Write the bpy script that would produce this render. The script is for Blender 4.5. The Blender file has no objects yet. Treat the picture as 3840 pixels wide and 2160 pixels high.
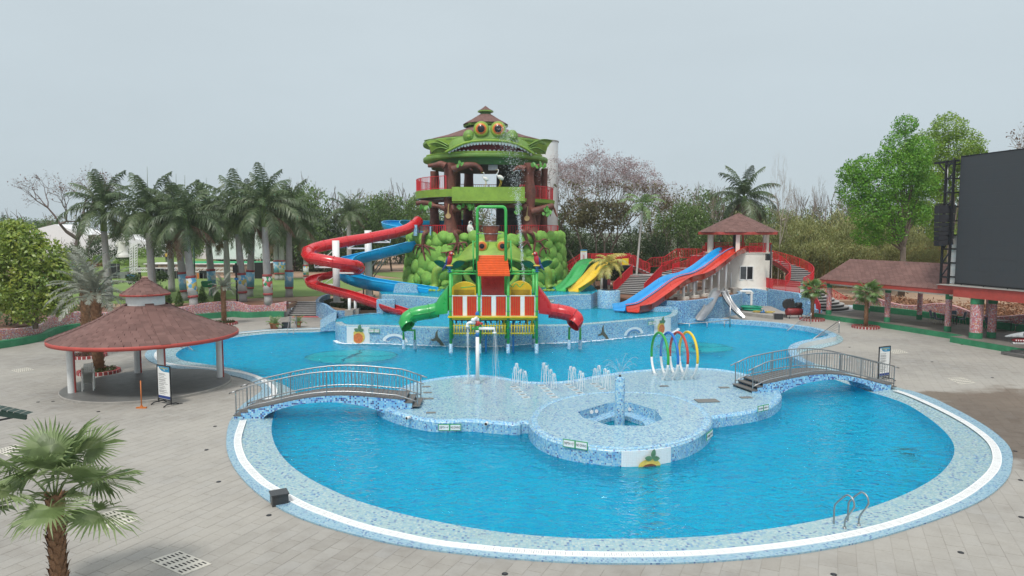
import bpy, math, random
from mathutils import Vector, Matrix, noise
from math import sin, cos, pi, radians as R
random.seed(7)
SC = bpy.context.scene
COL = SC.collection
FPX, CAMZ, PITCH = 2600.0, 8.0, math.atan(210/2600)
cd = bpy.data.cameras.new('camera'); cam = bpy.data.objects.new('camera', cd); COL.objects.link(cam)
cd.sensor_width = 36; cd.lens = FPX/3840*36; cd.clip_start = .1; cd.clip_end = 6000
cam.location = (0, 0, CAMZ); cam.rotation_euler = (pi/2-PITCH, 0, 0)
SC.camera = cam
SUN_EL, SUN_AZ = R(58), R(200)
w = bpy.data.worlds.new('World'); SC.world = w; w.use_nodes = True
nt = w.node_tree; nt.nodes.clear()
def N(t, k, **kw):
    n = t.nodes.new(k)
    for a, b in kw.items(): setattr(n, a, b)
    return n
sky = N(nt, 'ShaderNodeTexSky'); sky.sky_type = 'NISHITA'; sky.sun_disc = False
sky.sun_elevation = SUN_EL; sky.sun_rotation = SUN_AZ; sky.dust_density = 3; sky.air_density = 1; sky.altitude = 500
b1 = N(nt, 'ShaderNodeBackground'); b1.inputs[1].default_value = .05
b2 = N(nt, 'ShaderNodeBackground'); b2.inputs[1].default_value = 1
tc = N(nt, 'ShaderNodeTexCoord'); sep = N(nt, 'ShaderNodeSeparateXYZ'); nt.links.new(tc.outputs['Generated'], sep.inputs[0])
cr = N(nt, 'ShaderNodeValToRGB'); nt.links.new(sep.outputs['Z'], cr.inputs[0])
cr.color_ramp.elements[0].position = 0; cr.color_ramp.elements[0].color = (.455, .53, .57, 1)
cr.color_ramp.elements[1].position = .35; cr.color_ramp.elements[1].color = (.515, .585, .62, 1)
e = cr.color_ramp.elements.new(1); e.color = (.98, 1.02, 1.06, 1)
mp = N(nt, 'ShaderNodeMapping'); mp.inputs['Scale'].default_value = (1, 1, 3.5)
nt.links.new(tc.outputs['Generated'], mp.inputs[0])
ns = N(nt, 'ShaderNodeTexNoise'); ns.inputs['Scale'].default_value = 1.6; ns.inputs['Detail'].default_value = 5
nt.links.new(mp.outputs[0], ns.inputs['Vector'])
mr = N(nt, 'ShaderNodeMapRange'); mr.inputs['From Min'].default_value = .3; mr.inputs['From Max'].default_value = .7
mr.inputs['To Min'].default_value = .955; mr.inputs['To Max'].default_value = 1.045
nt.links.new(ns.outputs['Fac'], mr.inputs['Value'])
vm = N(nt, 'ShaderNodeVectorMath', operation='SCALE'); nt.links.new(cr.outputs[0], vm.inputs[0]); nt.links.new(mr.outputs[0], vm.inputs['Scale'])
nt.links.new(vm.outputs[0], b2.inputs[0]); nt.links.new(sky.outputs[0], b1.inputs[0])
mx = N(nt, 'ShaderNodeMixShader'); mx.inputs[0].default_value = .88
wo = N(nt, 'ShaderNodeOutputWorld')
nt.links.new(b1.outputs[0], mx.inputs[1]); nt.links.new(b2.outputs[0], mx.inputs[2]); nt.links.new(mx.outputs[0], wo.inputs[0])
sd = bpy.data.lights.new('sun', 'SUN'); so = bpy.data.objects.new('sun', sd); COL.objects.link(so)
sd.energy = 1.9; sd.angle = R(10); sd.color = (1, .96, .9)
sdir = Vector((sin(SUN_AZ)*cos(SUN_EL), cos(SUN_AZ)*cos(SUN_EL), sin(SUN_EL)))
so.rotation_euler = sdir.to_track_quat('Z', 'Y').to_euler(); so.location = (0, 0, 60)
SC.view_settings.view_transform = 'Standard'; SC.view_settings.look = 'None'
SC.view_settings.exposure = 0.34; SC.view_settings.gamma = 1; SC.view_settings.use_curve_mapping = False
SC.cycles.use_denoising = True; SC.cycles.max_bounces = 8; SC.cycles.transparent_max_bounces = 12
def ray(px, py):
    u = (px-1920)/FPX; v = (1080-py)/FPX
    return Vector((u, cos(PITCH)+v*sin(PITCH), -sin(PITCH)+v*cos(PITCH)))
def G(px, py, z=0.0):
    d = ray(px, py); t = (z-CAMZ)/d.z
    return Vector((d.x*t, d.y*t, z))
def P(px, py, Y):
    d = ray(px, py); t = Y/d.y
    return Vector((d.x*t, Y, CAMZ+d.z*t))
def RV(px, py, A, B):
    d = ray(px, py); n = Vector((B[1]-A[1], A[0]-B[0]))
    t = (A[0]*n.x+A[1]*n.y)/(d.x*n.x+d.y*n.y)
    return Vector((d.x*t, d.y*t, CAMZ+d.z*t))
K = 3840/2576
def GD(l, z=0.0): return [G(x*K, y*K, z) for x, y in l]
def smooth(p, n=6, closed=False):
    p = [Vector(q) for q in p]; o = []; m = len(p)
    for i in range(m if closed else m-1):
        a, b, c, d = (p[(i+k) % m] if closed else p[min(max(i+k, 0), m-1)] for k in (-1, 0, 1, 2))
        for j in range(n):
            t = j/n
            o.append(.5*((2*b)+(c-a)*t+(2*a-5*b+4*c-d)*t*t+(3*b-a-3*c+d)*t**3))
    if not closed: o.append(p[-1])
    return o
def lerp(a, b, t): return a+(b-a)*t
class MB:
    def __init__(s): s.v = []; s.f = []; s.m = []; s.sm = []; s.cur = 0; s.smooth = False
    def add(s, vs, fs, smooth=None):
        k = len(s.v); s.v += [tuple(q) for q in vs]
        sm = s.smooth if smooth is None else smooth
        for f in fs: s.f.append([i+k for i in f]); s.m.append(s.cur); s.sm.append(sm)
        return s
    def box(s, c, d, rz=0, M=None, taper=1):
        x, y, z = d[0]/2, d[1]/2, d[2]/2; vs = []
        for k, (sx, sy, sz) in enumerate([(-1,-1,-1),(1,-1,-1),(1,1,-1),(-1,1,-1),(-1,-1,1),(1,-1,1),(1,1,1),(-1,1,1)]):
            t = taper if sz > 0 else 1
            q = Vector((sx*x*t, sy*y*t, sz*z))
            if rz: q = Matrix.Rotation(rz, 3, 'Z') @ q
            if M is not None: q = M @ q
            vs.append(q+Vector(c))
        return s.add(vs, [(0,3,2,1),(4,5,6,7),(0,1,5,4),(1,2,6,5),(2,3,7,6),(3,0,4,7)], False)
    def bar(s, a, b, wd, h=None, up=(0,0,1)):
        a, b = Vector(a), Vector(b); h = h or wd
        t = (b-a).normalized(); r = t.cross(Vector(up))
        if r.length < 1e-4: r = t.cross(Vector((1,0,0)))
        r.normalize(); u = r.cross(t)
        vs = [q+r*sx*wd/2+u*sz*h/2 for q in (a, b) for sx, sz in ((-1,-1),(1,-1),(1,1),(-1,1))]
        return s.add(vs, [(0,1,2,3),(7,6,5,4),(0,4,5,1),(1,5,6,2),(2,6,7,3),(3,7,4,0)], False)
    def tube(s, pts, r, n=8, caps=True, closed=False, prof=None):
        pts = [Vector(p) for p in pts]; m = len(pts)
        rs = r if isinstance(r, (list, tuple)) else [r]*m
        vs = []; pr = None
        for i, p in enumerate(pts):
            if closed: t = pts[(i+1) % m]-pts[i-1]
            else: t = pts[min(i+1, m-1)]-pts[max(i-1, 0)]
            t.normalize()
            if pr is None:
                pr = t.cross(Vector((0,0,1)))
                if pr.length < .1: pr = t.cross(Vector((0,1,0)))
            pr = (pr-t*pr.dot(t)).normalized(); u = t.cross(pr)
            for k in range(n):
                a = 2*pi*k/n; vs.append(p+(pr*cos(a)+u*sin(a))*rs[i])
        fs = [(i*n+k, i*n+(k+1) % n, ((i+1) % m)*n+(k+1) % n, ((i+1) % m)*n+k) for i in range(m if closed else m-1) for k in range(n)]
        s.add(vs, fs, True)
        if caps and not closed:
            k0 = len(s.v)-len(vs)
            s.f.append([k0+k for k in range(n)][::-1]); s.m.append(s.cur); s.sm.append(False)
            s.f.append([k0+(m-1)*n+k for k in range(n)]); s.m.append(s.cur); s.sm.append(False)
        return s
    def lathe(s, prof, c=(0,0,0), n=24, a0=0, a1=2*pi, smooth=True, sx=1, sy=1):
        full = abs(a1-a0-2*pi) < 1e-6; cols = n if full else n+1; vs = []
        for r, z in prof:
            for k in range(cols):
                a = a0+(a1-a0)*k/n; vs.append((c[0]+r*cos(a)*sx, c[1]+r*sin(a)*sy, c[2]+z))
        fs = []
        for i in range(len(prof)-1):
            for k in range(n):
                k2 = (k+1) % cols
                fs.append((i*cols+k, i*cols+k2, (i+1)*cols+k2, (i+1)*cols+k))
        return s.add(vs, fs, smooth)
    def sph(s, c, r, n=12, m=8, M=None):
        r = (r, r, r) if not isinstance(r, (tuple, list)) else r
        vs = []; c = Vector(c)
        for i in range(m+1):
            th = pi*i/m
            for k in range(n):
                a = 2*pi*k/n; q = Vector((r[0]*sin(th)*cos(a), r[1]*sin(th)*sin(a), r[2]*cos(th)))
                if M is not None: q = M @ q
                vs.append(c+q)
        fs = [(i*n+k, (i+1)*n+k, (i+1)*n+(k+1) % n, i*n+(k+1) % n) for i in range(m) for k in range(n)]
        return s.add(vs, fs, True)
    def prism(s, poly, z0, z1, top=True, bottom=False, sides=True):
        n = len(poly); vs = [(p[0], p[1], z0) for p in poly]+[(p[0], p[1], z1) for p in poly]; fs = []
        a = sum(poly[i][0]*poly[(i+1) % n][1]-poly[(i+1) % n][0]*poly[i][1] for i in range(n))
        o = (lambda f: f) if a > 0 else (lambda f: f[::-1])
        if sides: fs += [o((i, (i+1) % n, n+(i+1) % n, n+i)) for i in range(n)]
        if top: fs.append(o(tuple(range(n, 2*n))))
        if bottom: fs.append(o(tuple(range(n)))[::-1])
        return s.add(vs, fs, False)
    def quad(s, a, b, c, d): return s.add([a, b, c, d], [(0,1,2,3)], False)
    def sheet(s, A, B, smooth=True):     # surface between two polylines of equal count
        n = len(A); return s.add(list(A)+list(B), [(i, i+1, n+i+1, n+i) for i in range(n-1)], smooth)
    def grid(s, rows, smooth=True, closed=False):
        m = len(rows[0]); vs = [p for r in rows for p in r]
        return s.add(vs, [(i*m+j, i*m+(j+1) % m, (i+1)*m+(j+1) % m, (i+1)*m+j) for i in range(len(rows)-1) for j in range(m if closed else m-1)], smooth)
    def ribbon(s, pts, w0, z, th=.0):    # flat strip along path
        pts = [Vector(p) for p in pts]; L = []; Rr = []
        for i, p in enumerate(pts):
            t = (pts[min(i+1, len(pts)-1)]-pts[max(i-1, 0)]); t.z = 0; t.normalize(); nn = Vector((-t.y, t.x, 0))
            L.append(Vector((p.x, p.y, z))+nn*w0/2); Rr.append(Vector((p.x, p.y, z))-nn*w0/2)
        s.sheet(Rr, L, False)
        if th:
            dn = Vector((0, 0, -th)); s.sheet([q+dn for q in Rr], Rr, False); s.sheet(L, [q+dn for q in L], False)
        return s
    def xf(s, M):
        s.v = [tuple(M @ Vector(q)) for q in s.v]; return s
    def mesh(s, name, mats):
        me = bpy.data.meshes.new(name); me.from_pydata(s.v, [], s.f)
        if not isinstance(mats, (list, tuple)): mats = [mats]
        for m_ in mats: me.materials.append(m_)
        me.polygons.foreach_set('material_index', s.m); me.polygons.foreach_set('use_smooth', s.sm)
        return me
    def build(s, name, mats, parent=None, uv=False, loc=None, **tags):
        me = s.mesh(name, mats); me.update()
        if uv: autouv(me)
        return link(name, me, parent, loc, **tags)
def autouv(me):
    ul = me.uv_layers.new(name='UVMap'); vs = me.vertices; d = ul.data
    for p in me.polygons:
        nz = p.normal
        if abs(nz.z) > .72: f = lambda c: (c.x, c.y)
        else:
            t = Vector((-nz.y, nz.x, 0)).normalized(); f = lambda c, t=t: (c.dot(t), c.z)
        for li in p.loop_indices: d[li].uv = f(vs[me.loops[li].vertex_index].co)
def link(name, me, parent=None, loc=None, rot=None, scale=None, **tags):
    o = bpy.data.objects.new(name, me); COL.objects.link(o)
    if loc is not None: o.location = loc
    if rot is not None: o.rotation_euler = rot
    if scale is not None: o.scale = scale if isinstance(scale, (tuple, list)) else (scale,)*3
    if parent: o.parent = parent
    tag(o, **tags); return o
def tag(o, label=None, cat=None, group=None, kind=None):
    if label: o['label'] = label
    if cat: o['category'] = cat
    if group: o['group'] = group
    if kind: o['kind'] = kind
    return o
def thing(name, loc, rz=0, label=None, cat=None, group=None):
    return link(name, None, None, loc, (0, 0, rz), label=label, cat=cat, group=group)
KIDS = {}
def copy_tree(o, parent=None, root=True, **tags):
    if root:
        KIDS.clear()
        for q in COL.objects:
            if q.parent: KIDS.setdefault(q.parent.name, []).append(q)
    c = o.copy(); COL.objects.link(c); c.parent = parent
    for ch in KIDS.get(o.name, []): copy_tree(ch, c, False)
    return tag(c, **tags)
def polyfill(outer, holes, z):           # flat sheet with holes, as MB
    cu = bpy.data.curves.new('tmp', 'CURVE'); cu.dimensions = '2D'; cu.fill_mode = 'BOTH'
    for pl in [outer]+list(holes):
        sp = cu.splines.new('POLY'); sp.points.add(len(pl)-1)
        for i, p in enumerate(pl): sp.points[i].co = (p[0], p[1], 0, 1)
        sp.use_cyclic_u = True
    o = bpy.data.objects.new('tmp', cu); COL.objects.link(o)
    me = o.to_mesh(); b = MB(); fs = []
    for p in me.polygons:
        f = list(p.vertices); fs.append(f if p.normal.z > 0 else f[::-1])
    b.add([(v.co.x, v.co.y, z) for v in me.vertices], fs, False)
    o.to_mesh_clear(); bpy.data.objects.remove(o); bpy.data.curves.remove(cu)
    return b
def inside(p, poly):
    c = False; j = len(poly)-1
    for i in range(len(poly)):
        a, b = poly[i], poly[j]
        if (a[1] > p[1]) != (b[1] > p[1]) and p[0] < (b[0]-a[0])*(p[1]-a[1])/(b[1]-a[1])+a[0]: c = not c
        j = i
    return c
def newmat(name):
    m = bpy.data.materials.new(name); m.use_nodes = True; t = m.node_tree
    return m, t, t.nodes['Principled BSDF']
def lk(t, a, b): t.links.new(a, b)
def colmix(t, a, b, fac, mode='MIX'):
    n = N(t, 'ShaderNodeMix', data_type='RGBA', blend_type=mode)
    for i, q in ((0, fac), (6, a), (7, b)):
        if hasattr(q, 'is_output') or hasattr(q, 'links'): lk(t, q, n.inputs[i])
        else: n.inputs[i].default_value = q if i == 0 else (*q[:3], 1)
    return n.outputs[2]
def ramp(t, src, stops, interp='LINEAR'):
    n = N(t, 'ShaderNodeValToRGB'); n.color_ramp.interpolation = interp; el = n.color_ramp.elements
    while len(el) < len(stops): el.new(.5)
    for e_, (p, c) in zip(el, stops): e_.position = p; e_.color = (*c, 1) if len(c) == 3 else c
    lk(t, src, n.inputs[0]); return n.outputs[0]
def noi(t, scale, detail=4, vec=None, rough=.6):
    n = N(t, 'ShaderNodeTexNoise'); n.inputs['Scale'].default_value = scale; n.inputs['Detail'].default_value = detail; n.inputs['Roughness'].default_value = rough
    if vec is not None: lk(t, vec, n.inputs['Vector'])
    return n.outputs['Fac']
def mth(t, op, a, b=None, c=None):
    n = N(t, 'ShaderNodeMath', operation=op)
    for i, q in enumerate((a, b, c)):
        if q is None: continue
        if isinstance(q, (int, float)): n.inputs[i].default_value = q
        else: lk(t, q, n.inputs[i])
    return n.outputs[0]
def bump(t, b, h, st, dist=.05):
    n = N(t, 'ShaderNodeBump'); n.inputs['Strength'].default_value = st; n.inputs['Distance'].default_value = dist
    lk(t, h, n.inputs['Height']); lk(t, n.outputs[0], b.inputs['Normal']); return n
MATS = {}
def mat(name, col, rough=.6, var=.14, scale=2.5, bmp=0, bscale=30, metal=0, spec=.5, coat=0, dirt=None, dirtamt=.5):
    if name in MATS: return MATS[name]
    m, t, b = newmat(name); tcn = N(t, 'ShaderNodeTexCoord'); oc = tcn.outputs['Object']
    f = noi(t, scale, 5, oc)
    lo = tuple(c*(1-var) for c in col); hi = tuple(min(1, c*(1+var)) for c in col)
    c = ramp(t, f, [(.3, lo), (.7, hi)])
    if dirt:
        g = noi(t, scale*2.7, 6, oc, .7)
        c = colmix(t, c, dirt, mth(t, 'MULTIPLY', ramp(t, g, [(.5, (0,0,0)), (.75, (1,1,1))]), dirtamt))
    lk(t, c, b.inputs['Base Color'])
    rr = mth(t, 'MULTIPLY_ADD', noi(t, scale*3, 3, oc), .25, max(0, rough-.12)); lk(t, rr, b.inputs['Roughness'])
    b.inputs['Metallic'].default_value = metal; b.inputs['Specular IOR Level'].default_value = spec
    b.inputs['Coat Weight'].default_value = coat; b.inputs['Coat Roughness'].default_value = .15
    if bmp: bump(t, b, noi(t, bscale, 5, oc), bmp)
    MATS[name] = m; return m
def mosaic(name, stops, tile=.05, grout=(.55, .6, .62), rough=.3, fade=0.0, fadecol=(.6, .68, .7), coord='UV', blob=0):
    m, t, b = newmat(name); tcn = N(t, 'ShaderNodeTexCoord'); uv = tcn.outputs[coord]
    s = N(t, 'ShaderNodeVectorMath', operation='SCALE'); lk(t, uv, s.inputs[0]); s.inputs['Scale'].default_value = 1/tile
    fl = N(t, 'ShaderNodeVectorMath', operation='FLOOR'); lk(t, s.outputs[0], fl.inputs[0])
    fr = N(t, 'ShaderNodeVectorMath', operation='FRACTION'); lk(t, s.outputs[0], fr.inputs[0])
    wn = N(t, 'ShaderNodeTexWhiteNoise', noise_dimensions='2D'); lk(t, fl.outputs[0], wn.inputs['Vector'])
    c = ramp(t, wn.outputs['Value'], stops, 'CONSTANT')
    sx = N(t, 'ShaderNodeSeparateXYZ'); lk(t, fr.outputs[0], sx.inputs[0])
    g = mth(t, 'MAXIMUM', mth(t, 'LESS_THAN', sx.outputs[0], .1), mth(t, 'LESS_THAN', sx.outputs[1], .1))
    c = colmix(t, c, grout, g)
    big = noi(t, .9, 5, uv)
    if fade: c = colmix(t, c, fadecol, mth(t, 'MULTIPLY', ramp(t, big, [(.35, (0,0,0)), (.7, (1,1,1))]), fade))
    lk(t, c, b.inputs['Base Color']); lk(t, mth(t, 'MULTIPLY_ADD', wn.outputs['Value'], .2, rough-.1), b.inputs['Roughness'])
    bump(t, b, mth(t, 'SUBTRACT', 1, g), .3, .004)
    MATS[name] = m; return m
BLUES = [(0, (.27, .52, .64)), (.25, (.11, .38, .62)), (.5, (.19, .46, .66)), (.66, (.40, .60, .66)), (.80, (.05, .27, .60)), (.92, (.012, .05, .26))]
M_MOSA = mosaic('blue_mosaic', BLUES, .06, grout=(.42,.5,.54), fade=.22, fadecol=(.45, .6, .66))
M_MOSF = mosaic('blue_mosaic_floor', [(0, (0.285, 0.486, 0.552)), (.3, (0.201, 0.402, 0.518)), (.5, (0.385, 0.552, 0.586)), (.78, (0.109, 0.267, 0.486)), (.92, (0.026, 0.084, 0.301))], .06, grout=(.33,.44,.50), fade=.25, fadecol=(.30, .50, .62), rough=.18)
M_MOSC = mosaic('coping_mosaic', [(0, (0.310, 0.480, 0.511)), (.35, (0.232, 0.419, 0.489)), (.6, (0.403, 0.527, 0.527)), (.84, (0.124, 0.279, 0.465)), (.94, (0.039, 0.092, 0.295))], .07, grout=(.33,.40,.42), fade=.5, fadecol=(.32, .44, .44), rough=.3)
M_MOSO = mosaic('outer_band_mosaic', [(0, (0.216, 0.403, 0.504)), (.35, (0.274, 0.446, 0.533)), (.6, (0.158, 0.331, 0.475)), (.8, (0.331, 0.475, 0.533)), (.93, (0.036, 0.108, 0.302))], .05, grout=(.36,.44,.48), fade=.3, fadecol=(.3, .42, .48), rough=.35)
M_MOSP = mosaic('pink_mosaic', [(0, (.55, .16, .18)), (.3, (.62, .38, .40)), (.5, (.62, .62, .64)), (.62, (.50, .08, .08)), (.8, (.20, .14, .26)), (.9, (.62, .30, .12))], .07, grout=(.5, .42, .42), fade=.2, fadecol=(.5, .3, .32))
M_WHITE = mat('white_paint', (.74, .74, .72), .5, .05, dirt=(.5, .47, .42), dirtamt=.25)
M_CREAM = mat('cream_wall_paint', (.80, .76, .68), .65, .06, .7, dirt=(.5, .40, .30), dirtamt=.3)
M_STEEL = mat('stainless_steel', (.42, .42, .42), .36, .1, metal=1)
M_STEELD = mat('brushed_steel_post', (.36, .36, .36), .38, .15, metal=.9)
M_RED = mat('red_rail_paint', (.62, .02, .03), .4, .1)
M_REDF = mat('red_fascia_paint', (.42, .06, .045), .55, .12, dirt=(.3, .08, .06))
M_GREENW = mat('green_wall_paint', (.03, .22, .10), .6, .2, 1.5, dirt=(.12, .3, .2), dirtamt=.5)
M_BLACK = mat('black_metal', (.012, .012, .014), .45, .2)
M_GRAN = mat('dark_granite', (.035, .037, .04), .3, .5, 40)
M_CONC = mat('grey_concrete', (.33, .31, .28), .8, .15, 2, bmp=.3, dirt=(.18, .17, .15), dirtamt=.5)
M_BARKR = mat('brown_sculpted_trunk', (.16, .05, .032), .6, .35, 1.6, bmp=.9, bscale=5, dirt=(.05, .02, .015), dirtamt=.7)
def water(name, tint, refl=(.85, .9, .95), bs=1.0, sc=1.0, diff=(.0, .2, .35), dw=.25):
    m, t, b = newmat(name); t.nodes.remove(b); out = t.nodes['Material Output']
    tcn = N(t, 'ShaderNodeTexCoord'); mpn = N(t, 'ShaderNodeMapping'); mpn.inputs['Scale'].default_value = (.75*sc, 1.35*sc, 1)
    lk(t, tcn.outputs['Object'], mpn.inputs[0])
    n1 = N(t, 'ShaderNodeTexNoise'); n1.inputs['Scale'].default_value = 2.2; n1.inputs['Detail'].default_value = 2.2; n1.inputs['Distortion'].default_value = .9; n1.inputs['Roughness'].default_value = .55
    lk(t, mpn.outputs[0], n1.inputs['Vector'])
    n2 = noi(t, .35, 3, mpn.outputs[0])
    h = mth(t, 'MULTIPLY', n1.outputs['Fac'], mth(t, 'MULTIPLY_ADD', n2, 1.2, .2))
    bn = N(t, 'ShaderNodeBump'); bn.inputs['Strength'].default_value = .9*bs; bn.inputs['Distance'].default_value = .42; lk(t, h, bn.inputs['Height'])
    fr = N(t, 'ShaderNodeFresnel'); fr.inputs['IOR'].default_value = 1.33; lk(t, bn.outputs[0], fr.inputs['Normal'])
    gl = N(t, 'ShaderNodeBsdfGlossy'); gl.inputs['Roughness'].default_value = .06; gl.inputs['Color'].default_value = (*refl, 1); lk(t, bn.outputs[0], gl.inputs['Normal'])
    rf = N(t, 'ShaderNodeBsdfRefraction'); rf.inputs['IOR'].default_value = 1.33; rf.inputs['Roughness'].default_value = 0; rf.inputs['Color'].default_value = (*tint, 1); lk(t, bn.outputs[0], rf.inputs['Normal'])
    df = N(t, 'ShaderNodeBsdfDiffuse'); df.inputs['Color'].default_value = (*diff, 1); lk(t, bn.outputs[0], df.inputs['Normal'])
    m1 = N(t, 'ShaderNodeMixShader'); m1.inputs[0].default_value = dw; lk(t, rf.outputs[0], m1.inputs[1]); lk(t, df.outputs[0], m1.inputs[2])
    m2 = N(t, 'ShaderNodeMixShader'); lk(t, mth(t, 'MULTIPLY', fr.outputs[0], .66), m2.inputs[0]); lk(t, m1.outputs[0], m2.inputs[1]); lk(t, gl.outputs[0], m2.inputs[2])
    lk(t, m2.outputs[0], out.inputs[0]); return m
M_WATER = water('pool_water', (.13, .93, .97), diff=(.0, .50, .82), dw=.2)
M_WATERU = water('upper_pool_water', (.5, .95, 1), diff=(.03, .46, .60), dw=.26, bs=.8)
M_FOAM = mat('white_water', (.85, .9, .92), .4, .05)
PANG = math.atan2(3.16, 1.45); PL, PW = .70, .42
def pave():
    m, t, b = newmat('stone_paving'); g = N(t, 'ShaderNodeNewGeometry'); pos = g.outputs['Position']
    vr = N(t, 'ShaderNodeVectorRotate', rotation_type='Z_AXIS'); lk(t, pos, vr.inputs['Vector']); vr.inputs['Angle'].default_value = -PANG
    s = N(t, 'ShaderNodeSeparateXYZ'); lk(t, vr.outputs[0], s.inputs[0])
    row = mth(t, 'FLOOR', mth(t, 'DIVIDE', s.outputs[1], PW))
    off = mth(t, 'MULTIPLY', mth(t, 'FRACT', mth(t, 'MULTIPLY', row, .37)), PL)
    xx = mth(t, 'DIVIDE', mth(t, 'ADD', s.outputs[0], off), PL); cx = mth(t, 'FLOOR', xx)
    cb = N(t, 'ShaderNodeCombineXYZ'); lk(t, cx, cb.inputs[0]); lk(t, row, cb.inputs[1])
    wn = N(t, 'ShaderNodeTexWhiteNoise', noise_dimensions='2D'); lk(t, cb.outputs[0], wn.inputs['Vector'])
    base = ramp(t, wn.outputs['Value'], [(0, (.278, .262, .236)), (.35, (.300, .283, .256)), (.7, (.315, .298, .270)), (.93, (.300, .288, .268)), (1, (.262, .242, .214))])
    n1 = noi(t, 1.7, 6, pos, .65); n2 = noi(t, .13, 4, pos); n3 = noi(t, 14, 5, pos, .7)
    c = colmix(t, base, (.19, .17, .145), mth(t, 'MULTIPLY', ramp(t, n1, [(.42, (0,0,0)), (.72, (1,1,1))]), .6))
    c = colmix(t, c, (.40, .375, .33), mth(t, 'MULTIPLY', ramp(t, n2, [(.38, (0,0,0)), (.62, (1,1,1))]), .6))
    c = colmix(t, c, (.18, .165, .14), mth(t, 'MULTIPLY', ramp(t, n3, [(.5, (0,0,0)), (.8, (1,1,1))]), .3))
    mp_ = N(t, 'ShaderNodeMapping'); lk(t, pos, mp_.inputs[0]); mp_.inputs['Location'].default_value = (-24.5/9, -27.0/8.5, 0); mp_.inputs['Scale'].default_value = (1/9, 1/8.5, 0)
    ln = N(t, 'ShaderNodeVectorMath', operation='LENGTH'); lk(t, mp_.outputs[0], ln.inputs[0])
    d = mth(t, 'MULTIPLY_ADD', noi(t, .35, 4, pos), .9, ln.outputs['Value'])
    wet = mth(t, 'MULTIPLY', mth(t, 'SUBTRACT', 1.42, d), 7)
    n = N(t, 'ShaderNodeClamp'); lk(t, wet, n.inputs[0]); wet = n.outputs[0]
    c = colmix(t, c, (.50, .42, .36), mth(t, 'MULTIPLY', wet, .9), 'MULTIPLY')
    fx = mth(t, 'FRACT', xx); fy = mth(t, 'FRACT', mth(t, 'DIVIDE', s.outputs[1], PW))
    j = mth(t, 'MAXIMUM', mth(t, 'LESS_THAN', fx, .014), mth(t, 'LESS_THAN', fy, .026))
    c = colmix(t, c, (.20, .185, .155), mth(t, 'MULTIPLY', j, .3))
    lk(t, c, b.inputs['Base Color']); lk(t, mth(t, 'MULTIPLY_ADD', wet, -.35, .75), b.inputs['Roughness'])
    bump(t, b, n1, .25, .02); return m
M_PAVE = pave()
def slab_iter(x0, x1, y0, y1):
    ca, sa = cos(PANG), sin(PANG)
    cs = [(x*ca+y*sa, -x*sa+y*ca) for x in (x0, x1) for y in (y0, y1)]
    r0 = int(min(c[1] for c in cs)//PW)-1; r1 = int(max(c[1] for c in cs)//PW)+1
    for r in range(r0, r1+1):
        off = ((r*.37) % 1)*PL
        for c in range(int((min(c[0] for c in cs)+off)//PL)-1, int((max(c[0] for c in cs)+off)//PL)+2):
            u = (c+.508)*PL-off; v = (r+.515)*PW; x = u*ca-v*sa; y = u*sa+v*ca
            if x0 <= x <= x1 and y0 <= y <= y1: yield x, y
Z1, Z2, ZI, ZJ, ZL, ZR = 1.25, 2.5, .40, .56, 1.1, 1.8
WL = -.035
W0 = GD([(442,893),(452,880),(480,868),(520,857),(587,848.6),(640,842),(685,838),(745,835.5),(805,834),(845,826),(1000,822),(1300,822),(1600,815),(1700,806),
 (1717,813),(1780,812),(1841,814.6),(1905,819),(1967,825),(2015,831),(2058,840),(2084,853),(2062,860),(2019,868),(1992,877),(1982,889),(1986,903),(2001,915),(2025,926),(2060,938),
 (2110,957),(2160,974),(2190,985),(2240,1000),(2290,1020),(2350,1060),(2392,1102),(2400,1140),(2370,1185),(2300,1230),(2200,1270),(2100,1297),(2000,1317),(1900,1332),(1800,1344),(1700,1350),(1600,1354),(1500,1353),(1400,1348),(1300,1340),(1200,1327),(1100,1309),(1000,1287),(900,1257),(850,1237),(780,1202),(730,1167),(700,1132),(686,1100),(683,1070),(690,1040),(706,1012),(744,989),(726,973),(700,961),(670,950.7),(611,931.5),(551.5,919.6),(500,912),(460,905)])
W0s = smooth(W0, 4, True)
OUT = GD([(364,896),(375,880),(410,864),(490,848),(586,838),(644,832),(700,828),(805,825),(860,815),(1300,810),(1650,800),(1700,797),
 (1722,803),(1790,801),(1850,804),(1920,808),(1985,815),(2040,823),(2090,834),(2120,850),(2112,864),(2065,877),(2020,886),(2012,896),(2022,905),(2045,914),(2090,925),
 (2160,948),(2215,966),(2268,978),(2340,1000),(2390,1024),(2440,1050),(2500,1088),(2542,1130),(2546,1175),(2530,1213),(2480,1255),(2400,1293),(2300,1328),(2200,1358),(2100,1380),(2000,1396),(1900,1407),(1800,1415),(1700,1420),(1600,1421),(1500,1420),(1400,1416),(1300,1409),(1200,1400),(1100,1388),(1000,1373),(900,1350),(800,1322),(720,1290),(650,1245),(600,1195),(575,1150),(569,1110),(578,1062),(610,1020),(652,990),(660,978),(640,964),(600,950),(528,937),(444,929),(385,914)])
OUTs = smooth(OUT, 4, True)
GUT_FRONT = smooth(GD([(612,1060),(598,1108),(606,1150),(625,1180),(660,1215),(700,1240),(750,1268),(800,1290),(900,1325),(1000,1350),(1100,1370),(1200,1382),(1300,1391),(1400,1397),(1500,1400),(1600,1400.5),(1700,1399),(1800,1394),(1900,1385),(2000,1373),(2100,1357),(2200,1335),(2300,1305),(2400,1263),(2460,1225),(2500,1185),(2508,1150),(2492,1115),(2450,1080),(2400,1050),(2340,1020),(2285,996),(2252,985)]), 5)
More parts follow.
